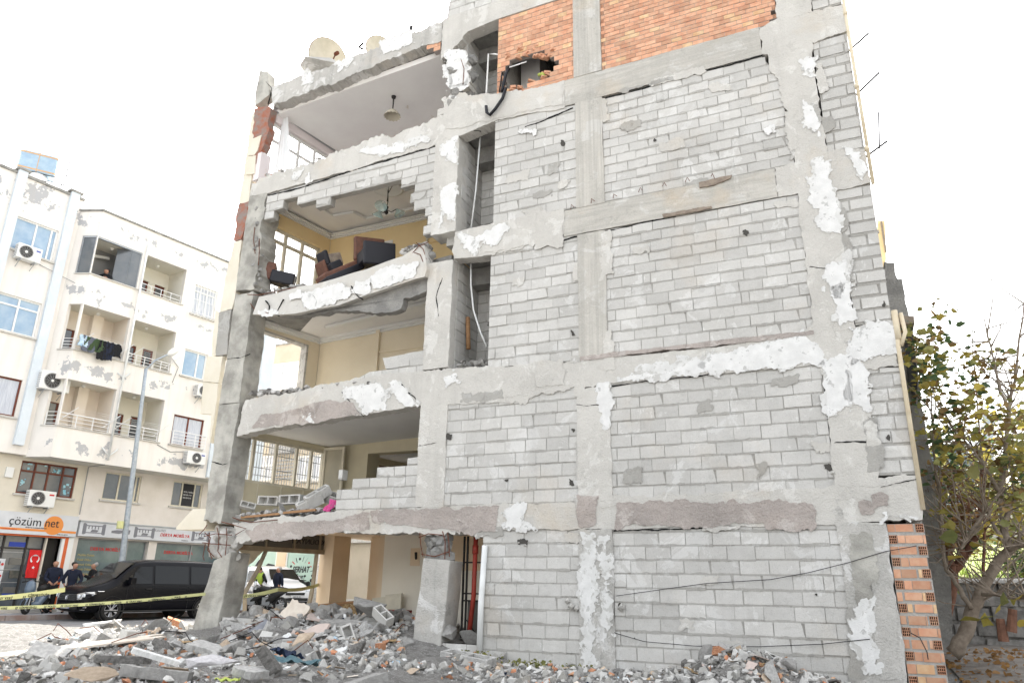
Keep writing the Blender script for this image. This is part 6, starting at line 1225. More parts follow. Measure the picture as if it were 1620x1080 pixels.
# ================================================================= laundry on the middle balcony
rn = random.Random(12)
for k, (s, l, wd, mt_, nm, lab) in enumerate(((-1.25, .42, .16, 'rub_blue', 'shirt', 'small blue patterned garment at the left end of the clothes line'), (-1.05, .58, .22, 'cloth_slate', 'shirt', 'grey spotted garment hanging on the clothes line'), (-.85, .5, .34, 'leaf_dark', 'sweater', 'dark green sweater folded over the clothes line'), (-.5, .75, .2, 'cloth_black', 'trousers', 'long black trousers hanging on the clothes line'), (-.28, .7, .18, 'cloth_navy', 'trousers', 'dark navy trousers with a red print on the clothes line'), (-.05, .5, .24, 'cloth_black', 'shirt', 'black shirt at the right end of the clothes line'))):
    o = thing(nm, lab, 'laundry', L(s, 9.75, 1.35), 'laundry on the middle balcony'); z1 = 9.8; mb = MB(); n = 6
    for side in (0, 1):
        vs = [L(s+wd*(i/n-.5)*2*(1+.15*math.sin(j*1.7+k)), z1-l*j/5+.02*math.sin(i*2.1+k), 1.30+side*.035+.02*math.sin(i*1.8+j)) for j in range(6) for i in range(n+1)]
        mb.add(vs, [(j*(n+1)+i, j*(n+1)+i+1, (j+1)*(n+1)+i+1, (j+1)*(n+1)+i) for j in range(5) for i in range(n)])
    m_ = len(mb.v)//2; mb.f += [(i, i+1, m_+i+1, m_+i) for i in range(n)]; mb.m += [0]*n; mb.build('cloth', MT[mt_], o)
    mb = MB(); mb.tube([L(s-wd, z1, 1.31), L(s+wd, z1, 1.33)], .01, 4); mb.build('hanging_rail', MT['white_metal'], o)
# ================================================================= vehicles
def wheel(t, fr, x, r, side, rim='alloy', wd=.21):
    """fr: vehicle frame (u forward to rear, n to its side)"""
    o = None; mb = MB(); c = fr(x, r, side); ax = fr.n if side > 0 else -fr.n
    mb.lathe(c-ax*wd*.5, ax, [(r*.66, 0), (r*.93, 0), (r, .03), (r, wd-.03), (r*.93, wd), (r*.66, wd), (r*.64, wd*.7), (r*.64, .02), (r*.66, 0)], 32); wt_ = mb.build('wheel', MT['rubber'], t, smooth=True)
    mb = MB(); f0 = c+ax*(wd*.5-.01); mb.lathe(f0, ax, [(r*.66, 0), (r*.62, .006), (r*.60, -.03), (r*.60, -.06)], 32); mb.lathe(f0, ax, [(.0, .0), (r*.16, .0), (r*.18, -.03)], 16)
    for k in range(10):
        a = k*math.pi/5+(.12 if k % 2 else -.12); d1 = fr.u*math.cos(a)+Vector((0, 0, 1))*math.sin(a); mb.tube([f0+d1*r*.12-ax*.01, f0+d1*r*.62-ax*.005], [.022, .03], 4)
    mb.build('rim', MT[rim], wt_); mb = MB(); mb.lathe(f0-ax*.08, ax, [(0, 0), (r*.6, 0)], 24); mb.build('brake_disc', MT['black_steel'], wt_)
    return wt_
def loft(mb, fr, rings, mi=0):
    vs = []; n = None
    for x, pts in rings:
        full = pts + [(-a, b) for a, b in pts[::-1] if abs(a) > 1e-6]; n = len(full); vs += [fr(x, z, y) for y, z in full]
    fs = [(i*n+k, i*n+(k+1) % n, (i+1)*n+(k+1) % n, (i+1)*n+k) for i in range(len(rings)-1) for k in range(n)]
    fs += [tuple(range(n)), tuple(range((len(rings)-1)*n, len(rings)*n))[::-1]]; mb.add(vs, fs, mi)
def ring(hw, zb, belt, ht, zt): return [(0, zb), (hw*.8, zb), (hw*.97, zb+.06), (hw, zb+.22), (hw, belt-.12), (hw*.985, belt), (ht+.03, zt-.14), (ht-.04, zt-.03), (ht-.22, zt), (0, zt+.015)]
def vehicle(name, label, cat, org, fwd, prof, wheels, wr, body, glassrects, winds, hw=.93):
    """prof: (x, zbottom, belt, halfwidth, half roof width, ztop) from the nose backwards"""
    t = thing(name, label, cat, org); fr = Frame(org, -Vector(fwd), Vector((0, 0, 1)).cross(-Vector(fwd)))
    mb = MB(); loft(mb, fr, [(x, ring(h, zb, bl_, ht, zt)) for x, zb, bl_, h, ht, zt in prof]); o = fixn(mb.build('body', MT[body], t, smooth=True)); o.modifiers.new('s', 'SUBSURF').render_levels = 2; o.modifiers[0].levels = 2
    def interp(x):
        for a, b in zip(prof, prof[1:]):
            if a[0] <= x <= b[0]: q = (x-a[0])/(b[0]-a[0]); return [a[i]+(b[i]-a[i])*q for i in range(6)]
        return prof[-1]
    def side(x, z):           # half width of the body at x and height z
        _, zb, bl_, h, ht, zt = interp(x)
        return h if z <= bl_ else h+(ht+.03-h)*min(1, (z-bl_)/(max(.05, zt-.14-bl_)))
    for sd in (-1, 1):
        for nm, pts in glassrects:
            mb = MB(); q = [fr(x, z, sd*(side(x, z)+.004)) for x, z in pts]; q2 = [fr(x, z, sd*(side(x, z)-.03)) for x, z in pts]; n = len(q)
            mb.add(q+q2, [tuple(range(n)), tuple(range(n, 2*n))[::-1]]+[(i, (i+1) % n, n+(i+1) % n, n+i) for i in range(n)]); fixn(mb.build(nm, MT['car_glass'], t))
        for x in wheels:
            wheel(t, fr, x, wr, sd*(hw-.11)); mb = MB(); c = fr(x, wr+.01, sd*(hw-.35)); ax = fr.n*sd
            mb.lathe(c, ax, [(0, .0), (wr*1.14, 0), (wr*1.14, .355), (wr*1.2, .362), (wr*1.2, .35)], 32); mb.lathe(c, ax, [(0, .34), (wr*1.13, .34)], 32) if False else None; mb.build('wheel_arch', MT['trim_black'], t)
    for nm, pts in winds:       # glass across the body: (x, z, half width)
        mb = MB(); n = 6; vs = [fr(x, z, y*(1-2*k/n)) + Vector((0, 0, .0)) for x, z, y in pts for k in range(n+1)]
        mb.add(vs, [(j*(n+1)+k, j*(n+1)+k+1, (j+1)*(n+1)+k+1, (j+1)*(n+1)+k) for j in range(len(pts)-1) for k in range(n)]); mb.build(nm, MT['car_glass'], t, smooth=True)
    return t, fr, side
A_ = ground(173, 982, -.12); vo = A_ - DS*.95 - NS*.95; vo.z = -.12       # nose centre, wheel on the road
VAN = [(0, .38, .70, .70, .62, .80), (.05, .30, .78, .84, .72, .96), (.22, .26, .86, .92, .80, 1.08), (.55, .24, .92, .95, .82, 1.16), (.88, .24, 1.0, .95, .80, 1.27), (1.02, .24, 1.08, .95, .79, 1.36), (1.55, .24, 1.14, .95, .76, 1.80), (1.75, .24, 1.14, .95, .75, 1.90), (2.1, .24, 1.14, .95, .75, 1.96), (3.2, .24, 1.14, .95, .75, 1.98), (4.6, .26, 1.14, .94, .75, 1.97), (5.05, .3, 1.14, .93, .74, 1.93), (5.22, .34, 1.12, .91, .72, 1.80), (5.29, .4, 1.05, .88, .7, 1.3)]
V, vf, vside = vehicle('parked_van', 'black passenger van with dark windows parked at the kerb in front of the furniture shop', 'van', vo, -DS, VAN, (.95, 4.3), .345, 'van_black',
    [('side_window', [(1.5, 1.16), (2.22, 1.16), (2.22, 1.72), (1.82, 1.72), (1.62, 1.55)]), ('side_window', [(2.32, 1.16), (3.6, 1.16), (3.6, 1.76), (2.32, 1.76)]), ('side_window', [(3.7, 1.16), (5.0, 1.16), (4.9, 1.74), (3.7, 1.76)]), ('quarter_window', [(1.2, 1.18), (1.44, 1.18), (1.55, 1.48)])],
    [('windscreen', [(1.0, 1.345, .78), (1.28, 1.60, .74), (1.56, 1.825, .69)]), ('rear_window', [(5.3, 1.2, .7), (5.26, 1.7, .66)])], .95)
def vb(name, u0, u1, v0, v1, w0, w1, mt, p=None, fr=None): p = p or V; mb = MB(); mb.box(fr or vf, u0, u1, v0, v1, w0, w1); return bev(fixn(mb.build(name, MT[mt], p)), .006, 1)
gr = vb('grille', -.035, .1, .62, .82, -.52, .52, 'trim_black')
for z in (.645, .70, .755, .805): mb = MB(); mb.box(vf, -.045, -.03, z, z+.010, -.5, .5); fixn(mb.build('grille_bar', MT['chrome'], gr))
vb('bumper_intake', -.03, .1, .36, .52, -.6, .6, 'trim_black')
for sd in (-1, 1):
    mb = MB(); q = [(.02, .64, .52), (.0, .82, .52), (.10, .88, .82), (.34, .90, .935), (.36, .82, .948), (.16, .70, .90), (.04, .66, .74)]; pv = [vf(x-.03, z, y*sd+.0) for x, z, y in q]; pb = [vf(x+.1, z, (y-.06)*sd) for x, z, y in q]; n = len(q)
    mb.add(pv+pb, [tuple(range(n)), tuple(range(n, 2*n))[::-1]]+[(i, (i+1) % n, n+(i+1) % n, n+i) for i in range(n)]); h = fixn(mb.build('headlight', MT['chrome'], V))
    mb = MB(); mb.lathe(vf(-.0, .755, .66*sd), -vf.u, [(0, .03), (.055, .03), (.06, 0)], 12); mb.lathe(vf(.07, .78, .83*sd), -vf.u, [(0, .05), (.045, .05), (.05, 0)], 12); mb.build('lamp_lens', MT['lamp_glass'], h)
    mb = MB(); mb.tube([vf(.06, .35, .72*sd), vf(.12, .35, .86*sd)], .016, 6); mb.tube([vf(.06, .42, .7*sd), vf(.14, .43, .89*sd)], .03, 6); mb.build('fog_lamp', MT['chrome'], V)
    m_ = vb('mirror', 1.32, 1.5, 1.14, 1.36, min(1.0*sd, 1.2*sd), max(1.0*sd, 1.2*sd), 'van_black'); vb('mirror_arm', 1.38, 1.46, 1.14, 1.19, min(.9*sd, 1.02*sd), max(.9*sd, 1.02*sd), 'trim_black')
    vb('door_handle', 2.02, 2.22, .98, 1.01, min(.945*sd, .985*sd), max(.945*sd, .985*sd), 'trim_black'); vb('side_strip', .4, .62, .90, .92, min(.94*sd, .957*sd), max(.94*sd, .957*sd), 'chrome')
    mb = MB()
    for x in (1.38, 2.27, 3.65): mb.tube([vf(x, .36, .954*sd), vf(x, 1.08, .954*sd)], .004, 4)
    mb.tube([vf(.6, .62, .954*sd), vf(5.0, .64, .95*sd)], .008, 4); mb.tube([vf(.7, .3, .945*sd), vf(5.0, .3, .935*sd)], .025, 5); mb.tube([vf(2.3, 1.1, .952*sd), vf(5.0, 1.1, .945*sd)], .006, 4); mb.build('door_seam', MT['trim_black'], V)
VF2 = Frame(vf(-.05, .0, .0), vf.n, -vf.u)
pl = vb('number_plate', -.26, .26, .38, .49, .005, .02, 'sign_white', fr=VF2); vb('plate_band', -.26, -.215, .38, .49, .02, .022, 'blue_box', p=pl, fr=VF2)
text('31 AFG 366', VF2, -.20, .40, .023, .095, MT['ink'], pl, 'plate_lettering', sx=.86)
em = MB(); c = vf(-.055, .715, 0); em.lathe(c, -vf.u, [(.075, .0), (.088, 0), (.088, .012), (.075, .012)], 24)
for q in ([(-.045, .055), (-.02, .0), (0, .045)], [(.045, .055), (.02, .0), (0, .045)], [(-.066, .02), (-.033, -.06), (0, .0), (.033, -.06), (.066, .02)]): em.tube([c-vf.u*.008+vf.n*a+Vector((0, 0, b)) for a, b in q], .008, 4)
em.build('emblem', MT['chrome'], V)
vb('dashboard_paper', 1.12, 1.22, 1.44, 1.447, .2, .5, 'sign_white')
# small white car beside the hairdresser
CAR = [(0, .40, .60, .66, .58, .72), (.05, .30, .66, .78, .66, .86), (.2, .25, .74, .84, .7, .98), (.55, .22, .84, .86, .72, 1.08), (.9, .22, .92, .87, .72, 1.15), (1.05, .22, 1.0, .87, .70, 1.22), (1.5, .22, 1.05, .87, .66, 1.6), (1.75, .22, 1.05, .87, .65, 1.74), (2.2, .22, 1.05, .87, .65, 1.80), (3.4, .24, 1.05, .87, .66, 1.80), (4.0, .28, 1.05, .86, .66, 1.76), (4.15, .34, 1.0, .84, .64, 1.6), (4.2, .42, .9, .8, .6, 1.2)]
co = E(E.px(467, 940, 4.6)[0], .07, 4.6); cfw = (UF*.93+NF*.37).normalized()
Cc, cf_, cs_ = vehicle('parked_car', 'white compact delivery car parked in front of the hairdresser', 'car', co, cfw, CAR, (.85, 3.5), .31, 'car_white',
    [('side_window', [(1.5, 1.08), (2.3, 1.08), (2.3, 1.56), (1.95, 1.58), (1.7, 1.45)]), ('side_window', [(2.4, 1.08), (3.3, 1.08), (3.3, 1.58), (2.4, 1.58)])], [('windscreen', [(1.0, 1.2, .72), (1.28, 1.44, .68), (1.55, 1.655, .6)])], .87)
vb('grille', -.035, .1, .56, .66, -.45, .45, 'trim_black', p=Cc, fr=cf_); vb('bumper_intake', -.03, .1, .32, .44, -.62, .62, 'trim_black', p=Cc, fr=cf_)
CF2 = Frame(cf_(-.05, 0, 0), cf_.n, -cf_.u); pl = vb('number_plate', -.26, .26, .45, .55, .005, .03, 'sign_white', p=Cc, fr=CF2); text('31 AP 256', CF2, -.22, .465, .033, .09, MT['ink'], pl, 'plate_lettering', sx=.9)
for sd in (-1, 1):
    mb = MB(); q = [(.03, .66, .48), (.02, .78, .5), (.14, .86, .76), (.36, .9, .86), (.3, .76, .86), (.12, .68, .8)]; pv = [cf_(x-.035, z, y*sd) for x, z, y in q]; pb = [cf_(x+.08, z, (y-.05)*sd) for x, z, y in q]; n = len(q)
    mb.add(pv+pb, [tuple(range(n)), tuple(range(n, 2*n))[::-1]]+[(i, (i+1) % n, n+(i+1) % n, n+i) for i in range(n)]); fixn(mb.build('headlight', MT['lamp_glass'], Cc))
    vb('mirror', 1.4, 1.52, 1.05, 1.22, min(.88*sd, 1.03*sd), max(.88*sd, 1.03*sd), 'trim_black', p=Cc, fr=cf_); vb('door_badge', 1.75, 2.0, .75, .92, min(.868*sd, .876*sd), max(.868*sd, .876*sd), 'ink_red', p=Cc, fr=cf_)
# two wheelers
def twowheeler(label, org, fwd, body, scooter=True, lean=.12, group=None, seatc='trim_black', mirrors=True):
    t = thing('scooter' if scooter else 'motorcycle', label, 'scooter' if scooter else 'motorcycle', org, group); fr = Frame(org, -Vector(fwd), Vector((0, 0, 1)).cross(-Vector(fwd))); r = .25 if scooter else .3; wb = 1.28
    q = lambda x, z, y=0: fr(x, z, y+z*lean)
    for x in (0, wb):
        mb = MB(); ax = (q(0, 0, 1)-q(0, 0, 0)+Vector((0, 0, -lean))).normalized(); c = q(x, r)
        mb.lathe(c-ax*.06, ax, [(r*.7, 0), (r*.95, .02), (r, .06), (r*.95, .10), (r*.7, .12), (r*.68, .06), (r*.7, 0)], 26); w_ = mb.build('wheel', MT['rubber'], t, smooth=True)
        mb = MB(); mb.lathe(c-ax*.02, ax, [(0, 0), (.05, 0), (.05, .04), (0, .04)], 10)
        for k in range(6): a = k*math.pi/3; d = fr.u*math.cos(a)+Vector((0, 0, 1))*math.sin(a); mb.tube([c, c+d*r*.72], .014, 4)
        mb.lathe(c-ax*.02, ax, [(r*.66, 0), (r*.72, 0), (r*.72, .04), (r*.66, .04)], 22); mb.build('rim', MT['alloy'], w_)
    mb = MB(); mb.tube([q(0, r, .07), q(.12, .62, .07), q(.2, .95, 0)], .022, 6); mb.tube([q(0, r, -.07), q(.12, .62, -.07), q(.2, .95, 0)], .022, 6); mb.build('fork', MT['steel_grey'], t)
    mb = MB(); mb.tube([q(.24, 1.0, -.33), q(.2, 1.03, -.15), q(.2, 1.0, 0), q(.2, 1.03, .15), q(.24, 1.0, .33)], .018, 6); mb.build('handlebar', MT['trim_black'], t)
    mb = MB(); mb.add([q(-.22, r*.9, -.09), q(-.22, r*.9, .09), q(-.02, r+.32, .1), q(-.02, r+.32, -.1), q(.26, r+.16, -.08), q(.26, r+.16, .08)], [(0, 1, 2, 3), (3, 2, 5, 4)]); o = mb.build('front_mudguard', MT[body], t, smooth=True); s_ = o.modifiers.new('s', 'SOLIDIFY'); s_.thickness = .02
    mb = MB(); n = 7
    prof = [(.1, .42, .08, .12), (.16, .75, .17, .13), (.2, 1.02, .14, .12)] if scooter else [(.25, .72, .12, .12), (.4, .9, .15, .16), (.62, .82, .13, .14)]
    pts = [q(.05, .55), q(.14, .78), q(.17, .98), q(.22, 1.06)] if scooter else [q(.2, .80), q(.38, .88), q(.62, .84), q(.72, .78)]
    mb.tube(pts, [.10, .17, .14, .05] if scooter else [.08, .15, .14, .06], 12); mb.build('front_fairing' if scooter else 'fuel_tank', MT[body], t, smooth=True)
    mb = MB(); mb.tube([q(.3, .28), q(.62, .28), q(.85, .5), q(1.1, .66), q(1.5, .78)] if scooter else [q(.35, .4), q(.6, .38), q(.85, .5), q(1.1, .72), q(1.5, .85)], [.1, .12, .17, .16, .06], 12); mb.build('body', MT[body if scooter else 'trim_black'], t, smooth=True)
    mb = MB(); mb.tube([q(.72, .78), q(1.0, .82), q(1.3, .86), q(1.48, .88)], [.1, .13, .12, .07], 10); mb.build('seat', MT[seatc], t, smooth=True)
    mb = MB(); mb.lathe(q(.08, .92 if scooter else .86), Vector(fwd), [(.08, -.05), (.085, .0), (.06, .05), (0, .06)], 14); mb.build('headlight', MT['lamp_glass'], t, smooth=True)
    mb = MB(); mb.tube([q(.7, .25), q(1.0, .24, .14), q(1.45, .36, .16)], [.03, .04, .05], 8); mb.build('exhaust', MT['steel_grey'], t); mb = MB(); mb.tube([q(.62, .3, -.05), q(.58, .0, -.24)], .014, 5); mb.build('kickstand', MT['black_steel'], t)
    for s in (-1, 1): mb = MB(); mb.tube([q(.2, 1.03, s*.2), q(.18, 1.2, s*.26)], .008, 4); mb.lathe(q(.18, 1.22, s*.28), Vector(fwd)*-1, [(0, 0), (.055, 0), (.05, .02), (0, .03)], 12); mb.build('mirror', MT['trim_black'], t)
    if not scooter:
        mb = MB(); mb.cube(q(.68, .42), (.34, .26, .3), Euler((0, 0, math.atan2(fr.u.y, fr.u.x)))); mb.build('engine', MT['steel_grey'], t); mb = MB(); mb.tube([q(.1, .95), q(.0, 1.2)], [.16, .05], 8); mb.build('windshield', MT['car_white'], t, smooth=True)
    return t
p = onL(46, 1.75); twowheeler('dark blue grey scooter parked nose out on the pavement beside the black van', p, (-DS*.8+NS*.6).normalized(), 'scooter_blue', lean=.10)
p = onE(372, 7.6, .0); twowheeler('white and black police motorcycle behind the leaning corner column', p, (-UF*.9+NF*.4).normalized(), 'car_white', False, group='motorcycles by the white car')
p = onE(399, 7.3, .0); twowheeler('dark motorcycle seen against the white car behind the bent shop post', p, (-UF*.95+NF*.2).normalized(), 'trim_black', False, group='motorcycles by the white car')
p = onE(473, 1.2, .25); twowheeler('small black motorcycle against the hairdresser window at the car nose', p, (UF*.3+NF*.95).normalized(), 'trim_black', False, group='motorcycles by the white car')
# ================================================================= barrier tape
def tape(label, pts, wd, txt=None):
    """pts: world points; a thin printed band between them"""
    t = thing('barrier_tape', label, 'tape', pts[0]); mb = MB(); n = 24; P3 = []
    for i in range(len(pts)-1):
        for k in range(n): q = k/n; a = pts[i]+(pts[i+1]-pts[i])*q; a.z -= .05*math.sin(math.pi*q); P3.append(a)
    P3.append(pts[-1]); tw = [Vector((.0, math.sin(i*.19)*.25, 1)).normalized() for i in range(len(P3))]
    vs = [p_+w_*(s*wd/2) for p_, w_ in zip(P3, tw) for s in (-1, 1)]; mb.add(vs, [(2*i, 2*i+2, 2*i+3, 2*i+1) for i in range(len(P3)-1)]); o = mb.build('band', MT['tape_yellow'], t); sl_ = o.modifiers.new('s', 'SOLIDIFY'); sl_.thickness = .003
    d = (pts[1]-pts[0]); un = d.normalized(); nr = Vector((un.y, -un.x, 0)); tot = (pts[-1]-pts[0]).length
    if txt:
        fr = Frame(pts[0], Vector((un.x, un.y, 0)), nr if nr.dot(-pts[0]) > 0 else -nr); lt = Vector((un.x, un.y, 0)); 
        x = .15; off = 0
        for k, wrd in enumerate(txt*8):
            if x > d.length-.5: break
            zz = -wd*.33-.05*math.sin(math.pi*x/d.length)+un.z/math.hypot(un.x, un.y)*x; text(wrd, fr, x, zz, .006, wd*.8, MT['ink'], t, 'tape_lettering', sx=1.0); x += len(wrd)*wd*.62+wd*.5
            mb = MB(); 
            for s in (0, wd*.35): mb.hexa([fr(x+s, zz-wd*.1, .002), fr(x+s+wd*.16, zz-wd*.1, .002), fr(x+s+wd*.16, zz-wd*.1, .006), fr(x+s, zz-wd*.1, .006), fr(x+s+wd*.2, zz+wd*.75, .002), fr(x+s+wd*.36, zz+wd*.75, .002), fr(x+s+wd*.36, zz+wd*.75, .006), fr(x+s+wd*.2, zz+wd*.75, .006)])
            fixn(mb.build('tape_mark', MT['ink'], t)); x += wd*1.1
    return t
def at_w(px, py, dist): d = ray(px, py); return CAM + d*(dist/math.hypot(d.x, d.y))
cpost = F(-6.55, 1.0, .05)
tape('yellow police tape stretched low from the left edge to the leaning corner column', [at_w(-60, 963, 15.5), F(*F.px(325, 939, .03), .03)], .055, ['POLİS', 'OLAY YERİ', 'GİRMEYİNİZ'])
tape('second yellow police tape higher up, running left from the nose of the black van', [at_w(-60, 948, 22.0), at_w(103, 932, 23.5)], .12, ['POLİS', 'OLAY YERİ', 'GİRMEYİNİZ'])
tape('third yellow police tape crossing the open ground floor in front of the white car', [F(*F.px(352, 943, -.3), -.3), G(G.px(440, 932, 1.0)[0], G.px(440, 932, 1.0)[1], 1.0), G(3.3, G.px(537, 925, .1)[1], .05)], .075, ['POLİS', 'OLAY YERİ', 'GİRMEYİNİZ'])
# ================================================================= right hand side: neighbour wall, garden wall, trees, far buildings
NB = thing('neighbouring_house', 'tall grey unfinished concrete house end rising close behind the right corner', 'building', F(7.2, 0, -4))
def nprism(name, pts, w, th, mt, amp=.02): mb = MB(); mb.prism(F, jag(F.pp(pts, w), amp, .15, 3), w-th, w); return fixn(mb.build(name, MT[mt], NB))
nprism('wall', [(1400, 442), (1427, 441), (1437, 495), (1448, 562), (1468, 700), (1487, 810), (1505, 940), (1508, 1030), (1440, 1030)], -3.6, 3.5, 'raw_concrete', .01)
nprism('parapet_block', [(1398, 414), (1415, 415), (1416, 430), (1420, 441), (1400, 443)], -3.6, .8, 'raw_concrete', .03)
nprism('canopy', [(1406, 498), (1446, 500), (1447, 511), (1410, 514)], -3.3, .9, 'wood_grey', .004); nprism('dark_panel', [(1430, 512), (1443, 512), (1452, 600), (1449, 640), (1436, 600)], -3.55, .3, 'black_steel', .004)
def far(name, label, pts, dist, th, mt, cat='building', extra=None):
    """a building face far off, at its own distance and thickness"""
    c = at_w(sum(p[0] for p in pts)/len(pts), 930, dist); fr = Frame((c.x, c.y, 0), UF, NF); o = thing(name, label, cat, (c.x, c.y, 0)); mb = MB(); mb.prism(fr, [fr.px(*p) for p in pts], -th, 0); fixn(mb.build('wall', MT[mt], o))
    if extra: extra(fr, o)
    return o
def tiles(fr, o):
    mb = MB()
    for k in range(16): a = fr.px(1452, 720+k*11); b = fr.px(1542, 722+k*11); mb.box(fr, a[0], b[0], a[1]-.06, a[1], 0, .08)
    fixn(mb.build('cladding_ridge', MT['galvanised'], o))
def wins(spec, mt='window_dark'):
    def f(fr, o):
        for (x0, y0, x1, y1) in spec: a = fr.px(x0, y1); b = fr.px(x1, y0); w_ = window(fr, a[0], b[0], a[1], b[1], .0, (.5,), (), 'pvc_white', o, glass=mt, t=.08, d=.06)
    return f
far('distant_house', 'blue grey metal clad building half hidden behind the fig tree', [(1446, 718), (1498, 700), (1544, 722), (1546, 935), (1446, 935)], 42, 8, 'scooter_blue', extra=tiles)
far('distant_house', 'pale far tower block showing through the tree branches', [(1555, 655), (1572, 655), (1574, 935), (1553, 935)], 90, 15, 'galvanised', extra=wins([(1558, 670, 1568, 685), (1558, 700, 1568, 715), (1558, 730, 1568, 745)]))
far('distant_house', 'cream low house behind the garden at the far right', [(1556, 775), (1660, 760), (1664, 930), (1556, 930)], 48, 9, 'apt_lower_pink', extra=wins([(1570, 800, 1590, 830), (1606, 796, 1630, 830), (1570, 850, 1590, 885)]))
far('distant_tower', 'narrow yellow brick building edge above the grey house end', [(1388, 349), (1400, 349), (1402, 408), (1388, 408)], 60, 10, 'paint_ochre', extra=lambda fr, o: [fixn(q_) for q_ in [(lambda m_: (m_.box(fr, fr.px(1397, 380)[0], fr.px(1400, 380)[0], fr.px(1398, 400)[1], fr.px(1398, 352)[1], 0, .3), m_.build('corner_strip', MT['wood_grey'], o))[1])(MB())]])
# garden ground, sunlit and raised behind the old wall
c0 = ground(1560, 1000, .15)
GW = Frame(at_w(1560, 930, 19.5)*1, Vector((.93, -.37, 0)), Vector((-.37, -.93, 0))); GW.o.z = 0
mb = MB(); rn = random.Random(21)
y = 0; 
while y < 1.35:
    x = -4.5-rn.random()*.4
    while x < 9:
        l = rn.uniform(.3, .8); h = rn.uniform(.2, .34); mb.box(GW, x+.02, x+l-.02, y+.015, y+h, -.35, rn.uniform(-.04, .06)); x += l
    y += .30
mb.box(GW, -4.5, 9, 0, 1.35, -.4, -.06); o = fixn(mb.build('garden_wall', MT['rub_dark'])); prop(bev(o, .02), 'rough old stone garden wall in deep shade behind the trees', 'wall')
mb = MB(); mb.box(GW, -3.4, -1.2, 1.42, 1.52, -.5, .1); mb.box(GW, -1.1, 1.4, 1.38, 1.47, -.55, .15); o = fixn(mb.build('concrete_slab', MT['rub_light'])); prop(bev(o, .02), 'pale broken slabs lying on top of the old garden wall', 'rubble')
mb = MB(); nxx = 30; vs = [GW(-7+i*1.2, 1.3+.2*noise.noise(Vector((i*.5, j*.6, 0)))+j*.13, -.4-j*1.3) for j in range(22) for i in range(nxx)]
mb.add(vs, [(j*nxx+i, j*nxx+i+1, (j+1)*nxx+i+1, (j+1)*nxx+i) for j in range(21) for i in range(nxx-1)]); go2 = mb.build('ground', MT['grass_ground'], smooth=True); prop(go2, 'raised garden ground behind the old wall', None, None, 'structure')
mb = MB(); rn = random.Random(5)
for _ in range(5200):
    u_ = rn.uniform(-6, 10); w_ = -.5-rn.random()**1.5*12; b = GW(u_, 1.25-(w_+.4)*.1, w_); h = rn.uniform(.1, .4); a = rn.uniform(0, 6.28); dx = Vector((math.cos(a), math.sin(a), 0)); mb.add([b-dx*.02, b+dx*.02, b+dx*rn.uniform(-.1, .1)+Vector((rn.uniform(-.1, .1), 0, h))], [(0, 1, 2)])
o = mb.build('grass', MT['grass']); prop(o, 'sunlit grass and weeds growing behind the old wall', 'grass', None, 'stuff')
sheet2 = MB(); mb = sheet2
rn = random.Random(31)
vs = [F(6.6+i*.5, hf(*F(6.6+i*.5, 0, -j*.5).xy)+.03+.03*noise.noise(Vector((i*.9, j*.9, 4))), -j*.5) for j in range(-2, 26) for i in range(24)]
mb.add(vs, [(j*24+i, j*24+i+1, (j+1)*24+i+1, (j+1)*24+i) for j in range(27) for i in range(23)]); prop(mb.build('soil', MT['soil'], smooth=True), 'dark soil with dead leaves under the trees', None, None, 'structure')
